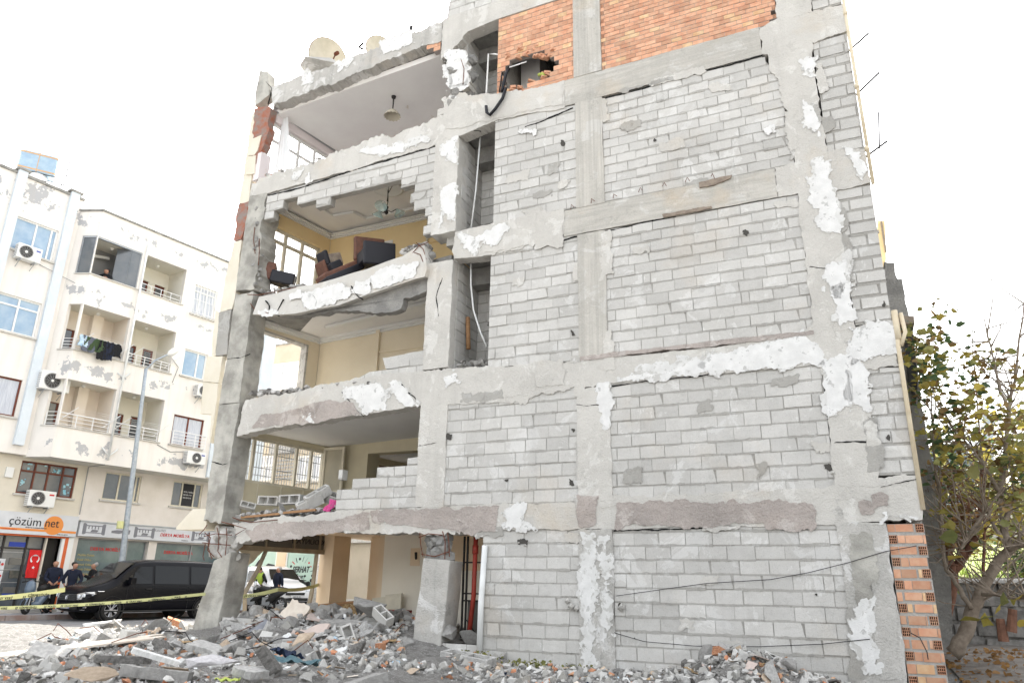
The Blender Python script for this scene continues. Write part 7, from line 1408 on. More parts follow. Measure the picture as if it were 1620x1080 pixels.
# ---- leaves and trees
def leaf(mb, c, s, rn, droop=.5, mi=0, big=False):
    a = rn.uniform(0, 6.28); d = Vector((math.cos(a), math.sin(a), rn.uniform(-1, .5)*droop)).normalized(); n = Vector((rn.gauss(0, 1), rn.gauss(0, 1), rn.gauss(.6, 1))).normalized(); sd = d.cross(n).normalized(); n = sd.cross(d)
    p = [c, c+d*s*.25+sd*s*.38, c+d*s*.62+sd*s*.30+n*s*.05, c+d*s+n*rn.uniform(-.2, .1)*s, c+d*s*.62-sd*s*.30+n*s*.05, c+d*s*.25-sd*s*.38, c+d*s*.5-n*s*.08]
    if big: p[2] = c+d*s*.55+sd*s*.18; p[4] = c+d*s*.55-sd*s*.18
    mb.add(p, [(0, 1, 6), (1, 2, 6), (2, 3, 6), (3, 4, 6), (4, 5, 6), (5, 0, 6)], mi)
def tree(name, label, dist, limbs, bark, crown, group=None, twigs=26, seed=1, tw=(.5, 1.2)):
    """limbs: list of (pixel polyline, radii, depth drift); crown: (x0, y0, x1, y1, leaves, size range, materials)"""
    rn = random.Random(seed); b = at_w(*limbs[0][0][0], dist); o = thing(name, label, 'tree', (b.x, b.y, 0), group)
    mb = MB(); tips = []
    for pts, rs, dr in limbs:
        n = len(pts); P3 = [at_w(x, y, dist+dr*i/max(1, n-1)) for i, (x, y) in enumerate(pts)]; out = []; rr = []
        for i in range(n-1):
            for k in range(4): t = k/4; out.append(P3[i].lerp(P3[i+1], t)+Vector([rn.uniform(-1, 1)*.015 for _ in range(3)])); rr.append((rs[0]+(rs[1]-rs[0])*(i+t)/(n-1))*rn.uniform(.93, 1.07))
        out.append(P3[-1]); rr.append(rs[1]); mb.tube(out, rr, 9); tips += [out[k] for k in range(len(out)//3, len(out))]
    mb.build('trunk', MT[bark], o, smooth=True)
    mb = MB(); ends = []
    for _ in range(twigs):
        p0 = rn.choice(tips); d = Vector((rn.uniform(-1, 1), rn.uniform(-1, 1), rn.uniform(-.2, 1.3))).normalized(); l = rn.uniform(*tw); p1 = p0+d*l*.5+Vector([rn.uniform(-.06, .06) for _ in range(3)]); p2 = p0+d*l+Vector((0, 0, rn.uniform(-.1, .15))); mb.tube([p0, p1, p2], [.014, .009, .004], 4); ends += [p1, p2, p1.lerp(p2, .5)]
    if mb.v: mb.build('twigs', MT[bark], o)
    lm = MB(); mats = []
    for (x0, y0, x1, y1, n, sr, ms, dd) in crown:
        ids = []
        for q in ms:
            if q not in mats: mats.append(q)
            ids.append(mats.index(q))
        k = 0; cl = [(rn.uniform(x0, x1), rn.uniform(y0, y1), rn.uniform(-dd, dd)) for _ in range(max(3, n//14) if n > 60 else n)]
        while k < n:
            c = rn.choice(cl); r_ = rn.gauss(0, 1)*11; p = at_w(c[0]+rn.gauss(0, 1)*13, c[1]+rn.gauss(0, 1)*13, dist+c[2]+rn.gauss(0, .25)); leaf(lm, p, rn.uniform(*sr), rn, mi=rn.choice(ids), big=rn.random() < .4); k += 1
    lm.build('crown', [MT[q] for q in mats], o); return o
b_ = 'leaf_brown'
g_, y_, d_, k_ = 'leaf_green', 'leaf_yellow', 'leaf_dry', 'leaf_dark'
tree('fig_tree', 'pale barked fig tree with a thick bent trunk forking beside the right corner', 14.2,
     [([(1508, 1034), (1528, 1000), (1540, 960), (1555, 930), (1575, 895), (1597, 868)], (.115, .068), .3), ([(1597, 868), (1588, 830), (1582, 780), (1590, 720), (1596, 650), (1606, 590), (1620, 480)], (.062, .012), .6),
      ([(1536, 962), (1518, 930), (1496, 900), (1492, 860), (1488, 800), (1480, 740), (1474, 650)], (.042, .012), .5), ([(1597, 868), (1612, 862), (1640, 858)], (.05, .03), -.3), ([(1552, 938), (1580, 942), (1640, 948)], (.03, .015), -.6), ([(1590, 860), (1570, 830), (1562, 800), (1530, 850), (1520, 868)], (.03, .02), -.5),
      ([(1583, 780), (1560, 740), (1530, 700), (1500, 680)], (.03, .01), .3), ([(1596, 650), (1580, 610), (1570, 560), (1560, 520)], (.03, .01), .4), ([(1588, 830), (1600, 800), (1622, 770)], (.04, .02), .2)],
     'bark', [(1430, 488, 1500, 640, 330, (.09, .19), (g_, k_, g_, y_, b_), .7), (1500, 540, 1625, 760, 280, (.09, .18), (g_, y_, y_, k_, b_), .9), (1450, 640, 1530, 860, 190, (.09, .18), (g_, y_, k_, b_), .6), (1530, 560, 1640, 700, 200, (.08, .16), (g_, y_, b_), .9), (1565, 680, 1625, 850, 250, (.08, .18), (g_, y_, g_, b_), .7), (1490, 640, 1625, 990, 40, (.2, .32), (y_, y_, g_), -1.2)], twigs=260, seed=3)
tree('fig_tree', 'dark reddish trunked tree leaning behind the pale fig trunk', 16.0,
     [([(1492, 980), (1503, 940), (1508, 905), (1524, 882), (1545, 845), (1552, 800), (1560, 740)], (.12, .03), .5), ([(1506, 905), (1500, 870), (1485, 840), (1472, 800), (1460, 740)], (.07, .02), .3), ([(1524, 882), (1515, 840), (1506, 790), (1510, 730)], (.06, .02), .6), ([(1556, 930), (1557, 860), (1556, 790), (1550, 700), (1544, 600)], (.03, .01), .2)],
     'bark_red', [(1450, 720, 1560, 850, 270, (.09, .18), (g_, k_, y_, b_), .8), (1515, 805, 1545, 850, 60, (.08, .16), (d_,), .2), (1430, 540, 1560, 700, 230, (.08, .16), (g_, k_, b_, y_), .8)], twigs=140, seed=5)
tree('garden_tree', 'yellow green bushy tree glowing in the sun beyond the old wall', 25.0, [([(1600, 930), (1596, 860), (1590, 790), (1584, 740)], (.15, .05), .5), ([(1596, 860), (1570, 810), (1556, 780)], (.08, .03), .5), ([(1590, 820), (1620, 770)], (.08, .03), .5)],
     'bark', [(1540, 720, 1660, 860, 1200, (.12, .26), (g_, y_, g_), 1.6), (1545, 640, 1640, 730, 260, (.12, .24), (y_, g_), 1.4)], twigs=60, seed=7, tw=(.8, 1.8))
tree('garden_tree', 'dark olive thicket filling the gap behind the fig trees', 22.5, [([(1500, 940), (1500, 880), (1494, 820), (1488, 760)], (.12, .04), .5), ([(1500, 880), (1530, 820), (1540, 770)], (.07, .03), .5)], 'bark_red', [(1465, 690, 1580, 860, 520, (.12, .24), (g_, k_, g_, b_, y_), 1.2)], twigs=90, seed=17, tw=(.7, 1.6))
tree('shrub', 'dark evergreen shrub at the right edge behind the wall', 20.8, [([(1600, 940), (1604, 900), (1606, 870)], (.06, .03), .2)], 'bark', [(1590, 865, 1650, 930, 700, (.06, .15), (k_, k_, g_), .7)], twigs=20, seed=9, tw=(.3, .6))
mb = MB(); rn = random.Random(4)
for (x, y) in ((1588, 1000), (1600, 985)): p = at_w(x, y+14, 13.2); mb.tube([p, at_w(x-6 if x < 1595 else x+2, y-22, 13.2)], [.07, .055], 8)
o = mb.build('tree_stump', MT['bark_red']); prop(o, 'pair of short sawn reddish stumps at the foot of the garden wall', 'stump')
# fallen leaves under the trees
mb = MB()
for _ in range(900):
    u_ = rn.uniform(6.5, 12); w_ = rn.uniform(-6, 1); p = F(u_, 0, w_); p.z = hf(p.x, p.y)+.05; leaf(mb, p, rn.uniform(.05, .13), rn, .15)
o = mb.build('fallen_leaves', MT['leaf_dry']); prop(o, 'dead brown leaves littering the soil under the trees', 'leaves', None, 'stuff')
# ================================================================= rubble
rn = random.Random(77)
def rubmesh(kind, seed):
    r_ = random.Random(seed); mb = MB()
    if kind == 'rock': rock(mb, (0, 0, 0), (1.1, r_.uniform(.6, 1), r_.uniform(.45, .85)), r_, 0, 6)
    elif kind == 'slab':
        p = jag([(-1, -.6), (.9, -.7), (1, .5), (.2, .75), (-.9, .6)], .08, .3, seed); fr = Frame((0, 0, 0), (1, 0, 0), (0, 1, 0)); n = len(p); t = r_.uniform(.1, .2)
        mb.add([(a, b, -t) for a, b in p]+[(a*1.02, b, t+r_.uniform(-.03, .03)) for a, b in p], [tuple(range(n))[::-1], tuple(range(n, 2*n))]+[(i, (i+1) % n, n+(i+1) % n, n+i) for i in range(n)])
    elif kind == 'block':                      # hollow block fragment: webs round two cells
        fr = Frame((0, 0, 0), (1, 0, 0), (0, -1, 0)); l = r_.choice((1, 1, .62))
        for u0, u1, w0, w1 in ((-l, l, -.48, -.34), (-l, l, .34, .48), (-l, -l+.16, -.34, .34), (l-.16, l, -.34, .34), (-.08, .08, -.34, .34)): mb.box(fr, u0, u1, -.48, .48, w0, w1)
        mb.box(fr, -l+.1, l-.1, -.44, -.36, -.36, .36)
    elif kind == 'brick':
        fr = Frame((0, 0, 0), (1, 0, 0), (0, -1, 0)); mb.box(fr, -1, .98, -.5, .5, -.5, .5)
        for i in range(5):
            mb.box(fr, .98, 1.02, -.5, .5, -.5+i*.225, -.44+i*.225)
        for i in range(4): mb.box(fr, .98, 1.015, -.5+i*.31, -.44+i*.31, -.5, .5)
    elif kind == 'plank': mb.cube((0, 0, 0), (2, .22, .08)); 
    elif kind == 'sheet':
        p = jag([(-1, -.5), (.8, -.6), (1, .5), (-.7, .6)], .06, .4, seed); n = len(p); mb.add([(a, b, 0) for a, b in p]+[(a, b, .04) for a, b in p], [tuple(range(n))[::-1], tuple(range(n, 2*n))]+[(i, (i+1) % n, n+(i+1) % n, n+i) for i in range(n)])
    elif kind == 'rag':
        n = 16; vs = [((i/n-.5)*2*(1+.2*noise.noise(Vector((j*.3, seed, 1)))), (j/n-.5)*1.3*(1+.25*noise.noise(Vector((i*.3, seed, 5)))), .45*noise.noise(Vector((i*.28+seed, j*.28, seed)))+.05*math.sin(i*.8+j*.5+seed)+.12*noise.noise(Vector((i*.7, j*.7, seed)))) for j in range(n+1) for i in range(n+1)]; mb.add(vs, [(j*(n+1)+i, j*(n+1)+i+1, (j+1)*(n+1)+i+1, (j+1)*(n+1)+i) for j in range(n) for i in range(n)])
    return mb
cache = {}
def piece(kind, mt, seed):
    k = (kind, mt, seed)
    if k not in cache:
        mb = rubmesh(kind, seed); me = bpy.data.meshes.new(kind); me.from_pydata(mb.v, [], mb.f); me.materials.append(MT[mt]); bm = bmesh.new(); bm.from_mesh(me)
        bmesh.ops.recalc_face_normals(bm, faces=bm.faces)
        if kind in ('rock', 'slab', 'block', 'brick'): bmesh.ops.bevel(bm, geom=bm.edges[:], offset=.016, segments=1, affect='EDGES')
        bm.to_mesh(me); bm.free()
        if kind == 'rag':
            for p in me.polygons: p.use_smooth = True
        cache[k] = me
    return cache[k]
NAMES = {'rock': ('concrete_chunk', 'rubble'), 'slab': ('concrete_slab', 'rubble'), 'block': ('hollow_block', 'block'), 'brick': ('brick_fragment', 'brick'), 'plank': ('plank', 'wood'), 'sheet': ('board_piece', 'board'), 'rag': ('cloth_scrap', 'cloth')}
LOOK = {'rub_grey': 'grey', 'rub_light': 'pale grey', 'rub_dark': 'dark grey', 'rub_white': 'white', 'rub_beige': 'beige', 'rub_brick': 'orange red', 'rub_blue': 'pale blue', 'wood': 'brown', 'wood_grey': 'weathered', 'sheet_pale': 'cream', 'fabric_navy': 'navy', 'fabric_pale': 'pale', 'fabric_teal': 'teal', 'cloth_white': 'white', 'sheet_pink': 'pinkish', 'fabric_grey': 'grey', 'chipboard': 'chipboard', 'mortar': 'cement', 'block': 'light grey'}
KN = {'rock': 'jagged concrete chunk', 'slab': 'flat broken concrete slab', 'block': 'broken hollow block', 'brick': 'hollow brick piece', 'plank': 'splintered plank', 'sheet': 'thin broken board', 'rag': 'crumpled cloth scrap'}
used_l = {}
def zone(u, w, z):
    if w < -.4: return 'in the heap inside the open ground floor bay'
    if u > 2: return 'in the small heap against the wall at the right'
    if u > -1.3: return 'below the block wall right of the middle column'
    if u < -7.2: return 'beside the road left of the leaning corner column'
    return 'in the spilled rubble before the open bay' if w < 2.2 else 'in the foreground rubble'
def put(kind, mt, pos, size, rot, seed=None, label=None, sink=.3):
    seed = seed if seed is not None else rn.randrange(6); nm, cat = NAMES[kind]; o = bpy.data.objects.new(nm, piece(kind, mt, seed)); col.objects.link(o)
    o.location = pos; o.rotation_euler = rot; o.scale = (size, size, size) if isinstance(size, (int, float)) else size
    o['kind'] = 'thing'; u, w = fuw(pos.x, pos.y); lb_ = label or '%s %s %s' % (LOOK[mt], KN[kind], zone(u, w, pos.z)); prop(o, lb_, cat, None if label else lb_.replace(' in the ', 's in the ', 1) if False else ('loose '+KN[kind]+'s '+zone(u, w, pos.z)))
    return o
def hz(x, y): return hf(x, y)
# named pieces at their own places: (pixel x, y, w)
def at_face(px, py, w): q = F.px(px, py, w); return F(q[0], q[1], w)
put('rock', 'rub_grey', at_face(592, 962, -.3), (.42, .3, .26), (.3, .5, -.3), 2, 'big broken concrete and block lump tilted up in front of the beige pillar'); put('block', 'block', at_face(606, 974, -.05), (.2, .19, .19), (.4, .55, -.6), 1, 'hollow block with open cells leaning on the big lump by the pillar')
put('slab', 'rub_light', at_face(595, 1052, 1.6), (.38, .3, .42), (.05, .02, -.35), 0, 'thick rectangular concrete beam piece lying in front of the middle column'); put('slab', 'rub_grey', at_face(542, 986, .1), (.36, .25, .42), (.1, .05, -.4), 1, 'flat grey block slab on top of the heap left of the pillar')
put('sheet', 'sheet_pink', at_face(478, 1018, .9), (.50, .55, 1), (.9, -.2, -.5), 2, 'large pinkish torn board leaning in the rubble'); put('sheet', 'sheet_pale', at_face(467, 968, -.2), (.26, .34, 1), (1.2, .3, -.3), 4, 'tan pointed board piece standing in the heap'); put('rock', 'rub_beige', at_face(488, 975, -.4), (.34, .2, .22), (.1, .1, 0), 3, 'speckled beige rounded slab in the heap below the shop post')
put('slab', 'rub_light', at_face(512, 1020, 1.2), (.30, .28, .38), (.35, .1, -.5), 2, 'pale flat slab right of the pinkish board'); put('block', 'block', at_face(552, 1010, .9), (.22, .19, .2), (.9, 1.1, -.3), 2, 'upended hollow block in the middle of the rubble'); put('brick', 'rub_brick', at_face(602, 1022, 1.0), (.09, .1, .1), (0, 0, -1.9), 1, 'red hollow brick showing its cells left of the middle column')
put('block', 'rub_light', at_face(740, 1050, .9), (.42, .3, .3), (.1, .1, -.5), 1, 'large hollow block fragment lying below the narrow gap'); put('slab', 'rub_light', at_face(775, 1062, .9), (.45, .35, .3), (.05, -.05, -.45), 3, 'pale grey block slab at the foot of the wall'); put('rock', 'rub_grey', at_face(717, 1000, -.1), (.22, .2, .28), (.2, .1, 0), 4, 'grey block lump behind the middle column base')
put('rock', 'rub_grey', at_face(744, 1010, -.3), (.2, .1, .2), (.5, .5, 0), 1, 'flat grey shard inside the narrow gap')
put('plank', 'rub_white', ground(246, 1038, .3), (.28, .6, .7), (.1, .3, .5), 0, 'white painted strip lying in the foreground rubble'); put('brick', 'rub_brick', ground(275, 985, .12), (.2, .2, .2), (.2, .3, .4), 2, 'red hollow brick at the road edge left of the leaning column')
put('slab', 'sheet_pale', ground(118, 1022, .22), (1.15, .38, .12), (.02, -.10, .65), 1, 'long pale board propped over debris beside the road'); put('sheet', 'rub_light', ground(75, 1032, .2), (.28, .3, 1), (.5, .2, .5), 3, 'bent pale panel beside the long board')
put('rock', 'rub_white', ground(172, 990, .05), (.55, .38, .26), (0, .1, .4), 2, 'bright white plaster bag at the road edge'); put('rag', 'rub_blue', ground(92, 1014, .12), (.34, .3, .4), (0, 0, .3), 2, 'pale blue crumpled plastic sheet beside the road'); put('rag', 'fabric_green', ground(282, 1007, .15), (.16, .12, .12), (0, 0, 0), 3, 'small yellow green cloth near the leaning column foot')
put('rag', 'fabric_green', ground(360, 1074, .22), (.12, .09, .07), (0, 0, -.2), 4, 'olive green rag at the bottom edge'); put('rag', 'fabric_teal', ground(462, 1044, .32), (.30, .2, .14), (0, .1, .2), 1, 'dark teal cloth in the middle of the rubble'); put('rag', 'fabric_navy', ground(455, 1032, .38), (.2, .15, .16), (.1, .2, .9), 0, 'navy cloth bundled beside the grey rug'); put('slab', 'smoked_panel' if False else 'rub_dark', ground(424, 1044, .36), (.16, .1, .3), (.3, .9, .3), 5, 'small dark panel upright in the rubble')
put('rock', 'rub_beige', ground(145, 1066, .25), (.24, .12, .1), (0, 0, .3), 1, 'pinkish roll of material at the bottom left'); put('rock', 'fabric_pale', ground(335, 1048, .3), (.3, .16, .13), (0, 0, .2), 5, 'pale rounded sack lying before the leaning column')
# grey rug draped over the rubble
mb = MB(); n = 12; a_, b_, c_, d_q = at_face(352, 1030, 1.2), at_face(415, 1036, 1.2), at_face(432, 978, .5), at_face(372, 1010, .6); vs = []
for j in range(n+1):
    for i in range(n+1):
        s, t = i/n, j/n; p = (a_*(1-s)+b_*s)*(1-t)+(d_q*(1-s)+c_*s)*t; vs.append(p+NF*(.10*math.sin(s*5+t*2)+.05*math.sin(t*9))+Vector((0, 0, .08*math.sin(s*math.pi)+.03*math.sin(s*11))))
mb.add(vs, [(j*(n+1)+i, j*(n+1)+i+1, (j+1)*(n+1)+i+1, (j+1)*(n+1)+i) for j in range(n) for i in range(n)]); o = mb.build('rug', MT['fabric_grey'], smooth=True); s_ = o.modifiers.new('s', 'SOLIDIFY'); s_.thickness = .012; prop(o, 'grey rug hanging in stiff folds over the rubble before the open bay', 'rug')
# overturned cabinet behind the heap
cb = thing('cabinet', 'overturned brown chipboard cabinet lying behind the heap in the shop', 'cabinet', F(-5.2, .3, -2.4)); CFm = Frame(F(-5.75, .42, -2.1), (F.u+Vector((0, 0, .10))).normalized(), F.n)
mb = MB(); mb.box(CFm, 0, 1.45, .22, .27, -.6, 0); fixn(mb.build('top', MT['wood'], cb)); mb = MB(); mb.box(CFm, .05, 1.4, -.25, .218, -.5, -.03); fixn(mb.build('front', MT['wood'], cb)); mb = MB(); mb.box(CFm, 1.0, 1.44, -.3, .215, -.028, -.01); fixn(mb.build('broken_edge', MT['chipboard'], cb))
mb = MB(); mb.box(CFm, 1.55, 1.9, -.4, .30, -.35, -.3); mb.box(CFm, 1.9, 2.3, -.4, .34, -.34, -.28); o = fixn(mb.build('panel', MT['pvc_cream'])); prop(o, 'cream upright panel catching the sun beside the overturned cabinet', 'panel')
o = MB(); q = F.px(618, 975, -1.2); o.prism(F, [(q[0]-.25, q[1]-.25), (q[0]+.2, q[1]-.25), (q[0]+.24, q[1]+.12), (q[0]-.28, q[1]+.12)], -1.6, -1.2); o = fixn(o.build('crate', MT['pipe_red'])); prop(bev(o, .015), 'dark red plastic box half buried beside the pillar', 'box')
# heavy scatter: the largest as single things, the rest as one field
items = []
def to_px(q): d = q-CAM; k = d.dot(FWD); return 810+FPX*d.dot(RGT)/k, 540-FPX*d.dot(UPV)/k
def edge_y(x):
    e = ((-400, 1060), (0, 1037), (80, 1019), (130, 1008), (165, 995), (300, 991))
    for a, b in zip(e, e[1:]):
        if a[0] <= x <= b[0]: return a[1]+(b[1]-a[1])*(x-a[0])/(b[0]-a[0])
    return 0 if x > 300 else 1060
def scatter(n, ufn, wfn, sz, big=False):
    for _ in range(n):
        u, w = ufn(), wfn(); p = F(u, 0, w); x, y = p.x, p.y
        g_p = to_px(Vector((x, y, hf(x, y))))
        if any(x0 < g_p[0] < x1 and g_p[1] < yb for x0, x1, yb in ((285, 352, 1012), (640, 712, 1052))) and w > -.2: continue
        if dL(x, y) < 9.0 or g_p[1] < edge_y(g_p[0])+rn.gauss(2, 6) or (w < 0 and w > -.5 and u > -1.2) or (w <= .0 and u > -.9): continue
        if abs(u+6.45) < .5 and -.6 < w < .25 or abs(u+1.5) < .42 and -.5 < w < .25: continue
        s = sz(); p.z = hf(x, y)+s*rn.uniform(.0, .4)
        k = rn.random(); kind = 'rock' if k < .62 else 'block' if k < .70 else 'slab' if k < .84 else 'brick' if k < .86 else 'sheet' if k < .94 else 'plank' if k < .965 else 'rag'
        mt_ = rn.choices(('rub_grey', 'rub_light', 'rub_dark', 'rub_white', 'rub_beige', 'rub_brick'), (50, 22, 16, 5, 6, .5))[0]
        if kind == 'block': mt_ = rn.choice(('block', 'mortar'))
        if kind == 'brick': mt_ = 'rub_brick'
        if kind == 'plank': mt_ = rn.choice(('wood', 'wood_grey', 'rub_white'))
        if kind == 'sheet': mt_ = rn.choice(('sheet_pale', 'rub_white', 'chipboard', 'rub_beige', 'sheet_pink'))
        if kind == 'rag': mt_ = rn.choice(('cloth_white', 'fabric_pale', 'fabric_navy', 'rub_blue', 'cloth_white')); s *= .8
        if kind == 'sheet': s *= 1.3
        if kind == 'plank': s *= 1.6
        if kind in ('block', 'brick') : s = min(max(s, .09), .2)*(.75 if kind == 'brick' else 1)
        fl = kind in ('sheet', 'slab', 'plank', 'rag')
        items.append((s, kind, mt_, p, (rn.gauss(0, .3 if fl else .8), rn.gauss(0, .3 if fl else .8), rn.uniform(0, 6.28)), rn.randrange(6)))
G1 = lambda a, b: (lambda: rn.uniform(a, b)); LN = lambda m_, s_, hi: (lambda: min(hi, m_*math.exp(rn.gauss(0, s_))))
scatter(420, G1(-6.8, -2.0), lambda: rn.gauss(-.5, .8), LN(.11, .45, .24)); scatter(420, G1(-8, -1), G1(0, 3.2), LN(.085, .5, .22)); scatter(420, G1(-11.5, 0), G1(1, 7), LN(.06, .5, .16)); scatter(110, lambda: rn.gauss(3.9, .55), lambda: abs(rn.gauss(.4, .25))+.1, LN(.06, .65, .2))
scatter(90, G1(-1.2, 5.5), G1(.15, 1.3), LN(.035, .5, .1)); scatter(120, G1(6.5, 9.5), G1(-1.6, 1.5), LN(.06, .5, .14)); scatter(260, G1(-11, -6.8), G1(-1.5, 3.5), LN(.06, .5, .2))
big = sorted(items, key=lambda q: -q[0]/math.hypot(q[3].x, q[3].y))[:250]; bs = set(map(id, big))
for s, kind, mt_, p, rt, sd_ in big: put(kind, mt_, p, s, rt, sd_)
items = [q for q in items if id(q) not in bs]
scatter(5200, G1(-11.5, -.2), lambda: rn.uniform(-1.6, 7.2), LN(.026, .5, .06)); scatter(2600, G1(-7, -1.3), lambda: rn.gauss(.3, 1.2), LN(.035, .5, .08)); scatter(500, lambda: rn.gauss(3.9, .6), lambda: abs(rn.gauss(.45, .3))+.05, LN(.03, .5, .06)); scatter(5200, G1(-2.4, 6.3), G1(.03, 2.6), LN(.012, .75, .06)); scatter(4500, G1(-11, -1), G1(.3, 6.5), LN(.017, .5, .04)); scatter(260, G1(-2.6, -.2), G1(.3, 2.6), LN(.05, .5, .12)); scatter(1100, G1(6.4, 10.5), G1(-2.5, 2), LN(.03, .5, .08)); scatter(1500, G1(-12, -6.5), G1(-3, 4), LN(.03, .5, .07))
mts = ['rub_grey', 'rub_light', 'rub_dark', 'rub_white', 'rub_beige', 'rub_brick', 'block', 'mortar', 'wood', 'wood_grey', 'sheet_pale', 'chipboard', 'sheet_pink', 'cloth_white', 'fabric_pale', 'fabric_navy', 'rub_blue']
mb = MB(); lib = {}
for s, kind, mt_, p, rt, sd_ in items:
    kk = (kind if kind in ('rock', 'slab', 'sheet', 'plank') else 'rock', sd_)
    if kk not in lib: q = rubmesh(*kk); lib[kk] = ([Vector(v) for v in q.v], q.f)
    v, f = lib[kk]; M = Euler(rt).to_matrix()*s; mb.add([M @ a + p for a in v], f, mts.index(mt_))
o = mb.build('rubble', [MT[q] for q in mts]); prop(o, 'fine broken concrete, brick and plaster debris covering the lot', 'rubble', None, 'stuff')
for k in range(14):                             # bent reinforcement and wire in the heap
    u, w = rn.uniform(-7.5, -1.5), rn.uniform(-.3, 3.5); p = F(u, 0, w); p.z = hf(p.x, p.y)+.08; a = rn.uniform(0, 6.28); l = rn.uniform(.3, .8); d = Vector((math.cos(a), math.sin(a), rn.uniform(-.1, .4))); mb = MB()
    mb.tube([p, p+d*l*.4+Vector((0, 0, .06)), p+d*l*.75+Vector((rn.uniform(-.1, .1), 0, .14)), p+d*l+Vector((rn.uniform(-.15, .15), rn.uniform(-.15, .15), rn.uniform(-.05, .2)))], .007, 5)
    o = mb.build('bent_rebar', MT['rust' if k % 3 else 'cable_black']); prop(o, ('rusty bent reinforcing bar' if k % 3 else 'black wire')+' sticking out of the rubble before the open bay', 'rebar' if k % 3 else 'wire', 'bent bars in the rubble' if k % 3 else 'wires in the rubble')
for x_, y_, a_, b_, c_, r_, m_, lab in ((250, 1058, .34, .3, .3, .4, 'rub_grey', 'wide grey concrete slab at the bottom left foreground'), (330, 1024, .28, .25, .25, -.3, 'rub_light', 'pale concrete slab between the white strip and the rug'), (570, 1060, .3, .26, .25, .9, 'rub_grey', 'grey slab piece near the bottom edge left of the thick beam piece'), (400, 1064, .26, .2, .2, 1.4, 'rub_light', 'pale slab piece near the teal cloth'), (195, 1040, .3, .2, .22, .2, 'rub_dark', 'dark slab piece left of the white strip'), (640, 1070, .28, .24, .22, -.2, 'rub_light', 'light slab at the bottom edge below the middle column')):
    p = ground(x_, y_, .25); p.z = hf(p.x, p.y)+.1; put('slab', m_, p, (a_, b_, c_), (rn.uniform(-.2, .3), rn.uniform(-.2, .2), r_), 2, lab)
# debris lying on the broken floors
def floor_debris(n, pa, pb, w, szr, name_lab, seed, mts_=('rub_grey', 'rub_light', 'rub_dark')):
    r_ = random.Random(seed); mb = MB()
    for _ in range(n):
        t = r_.random(); q = F.px(pa[0]+(pb[0]-pa[0])*t, pa[1]+(pb[1]-pa[1])*t); s = r_.uniform(*szr); ww = r_.uniform(*w); rock(mb, F(q[0], q[1]+r_.uniform(-.02, .05)*1, ww), (s, s*.9, s*.7), r_, r_.randrange(len(mts_)), 7)
    o = fixn(mb.build('rubble', [MT[q] for q in mts_])); prop(o, name_lab, 'rubble', None, 'stuff')
floor_debris(260, (392, 624), (590, 604), (-.5, -.02), (.03, .09), 'grey crumbled debris along the second floor edge', 1); floor_debris(90, (396, 622), (460, 616), (-.8, -.1), (.05, .14), 'larger grey debris piled at the left of the second floor edge', 2)
floor_debris(230, (372, 815), (535, 802), (-.9, -.05), (.03, .10), 'mixed debris strewn on the first floor edge', 3); floor_debris(150, (412, 462), (478, 450), (-.6, -.05), (.03, .09), 'broken plaster heaped at the left of the third floor', 4, ('rub_grey', 'rub_light', 'rub_dark')); floor_debris(120, (413, 276), (700, 190), (-.3, -.05), (.02, .06), 'crumbs of brick and cement on the top floor edge', 5, ('rub_grey', 'rub_brick', 'rub_grey')); floor_debris(50, (722, 575), (768, 572), (-.6, -.05), (.04, .10), 'grey debris in the lower light well', 6); floor_debris(150, (636, 398), (672, 386), (-.3, 0), (.04, .09), 'smashed concrete at the broken beam end', 7); floor_debris(90, (615, 90), (866, 95), (-.2, 0), (.0, .001), 'dust', 8) if False else None
def fb(px, py, w, size, rot, label, kind='block', mt_='block'): q = F.px(px, py, w); return put(kind, mt_, F(q[0], q[1], w), size, rot, 1, label)
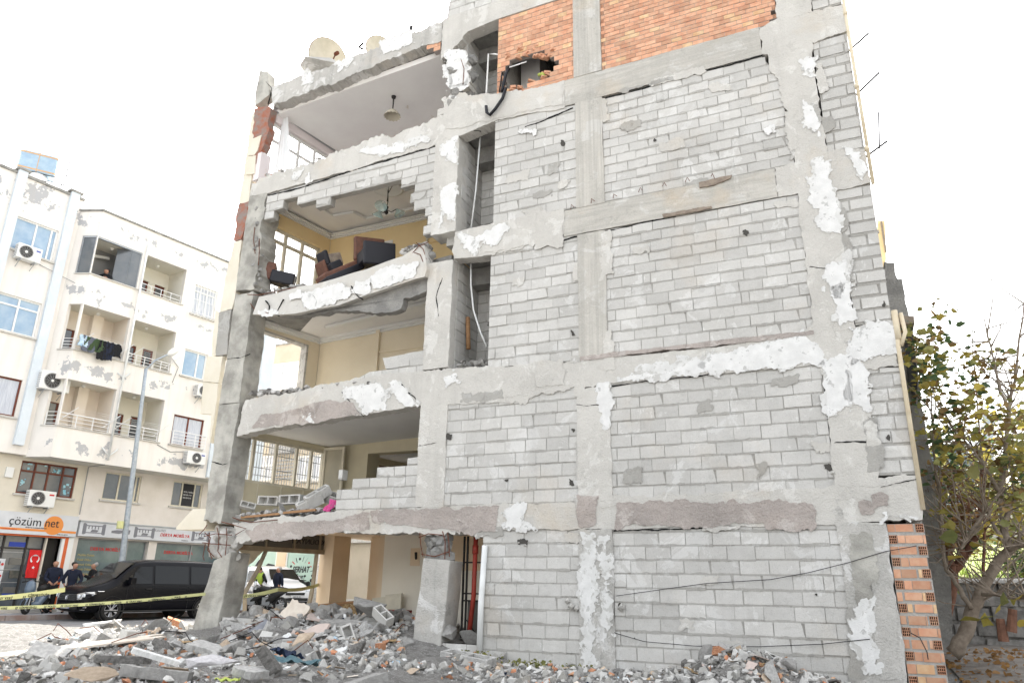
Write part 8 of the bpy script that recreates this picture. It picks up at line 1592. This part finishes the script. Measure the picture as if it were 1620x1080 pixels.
fb(428, 792, -.75, (.28, .2, .2), (1.57, .05, -.42), 'hollow block on its side showing five cells, left of two on the first floor'); fb(462, 790, -.7, (.28, .2, .2), (1.57, .0, -.42), 'hollow block on its side, right of two on the first floor'); fb(490, 796, -.35, (.26, .2, .2), (.3, -.5, .4), 'hollow block tilted up against the low wall on the first floor'); fb(503, 783, -.45, (.26, .2, .2), (.3, -.6, .5), 'upper hollow block leaning on the tilted one on the first floor'); fb(521, 786, -.7, (.2, .2, .2), (.7, .3, .2), 'hollow block behind the pink cloth on the first floor'); fb(392, 800, -.5, (.16, .14, .14), (1.2, .2, .3), 'small block fragment at the left end of the first floor')
fb(446, 806, -.2, (.20, .14, .13), (.2, .7, 1.3), 'pale broken block piece on the first floor edge', 'rock', 'rub_light')
mb = MB(); mb.prism(F, jag(F.pp([(605, 566), (640, 560), (670, 554), (672, 572), (640, 580), (610, 583)], -.1), .006, .06, 4), -.32, -.1); o = fixn(mb.build('block_pair', MT['block'])); prop(o, 'two cemented blocks lying tilted on the low wall of the second floor', 'block')
q = at_face(527, 797, -.15); mb = MB(); n = 8; vs = [at_face(512+i*1.5+j*1.7, 807-j*2.6+((n/2-abs(i-4))*.6), -.12)+NF*(.05*math.sin(i*1.8+j)) for j in range(n) for i in range(n+1)]
mb.add(vs, [(j*(n+1)+i, j*(n+1)+i+1, (j+1)*(n+1)+i+1, (j+1)*(n+1)+i) for j in range(n-1) for i in range(n)]); o = mb.build('cloth_scrap', MT['cloth_pink'], smooth=True); prop(o, 'bright pink cloth draped beside the low wall on the first floor', 'cloth'); 
for i_, (a, b) in enumerate((((382, 818), (446, 812)), ((448, 811), (500, 806)))): mb = MB(); mb.tube([at_face(*a, -.05), at_face(*b, -.05)], .03, 4); o = mb.build('plank', MT['wood']); prop(o, ('long', 'short')[i_]+' red brown plank under the debris on the first floor edge', 'plank')
# weeds by the wall
mb = MB()
for _ in range(260):
    u = rn.choice((rn.gauss(.6, .15), rn.gauss(1.0, .3), rn.gauss(-.3, .2))); w = rn.uniform(.15, .6); p = F(u, 0, w); p.z = hf(p.x, p.y); leaf(mb, p+Vector((0, 0, rn.uniform(0, .08))), rn.uniform(.03, .08), rn, 1.2)
o = mb.build('weeds', MT['leaf_green']); prop(o, 'small green weeds growing at the foot of the block wall', 'weeds', None, 'stuff')
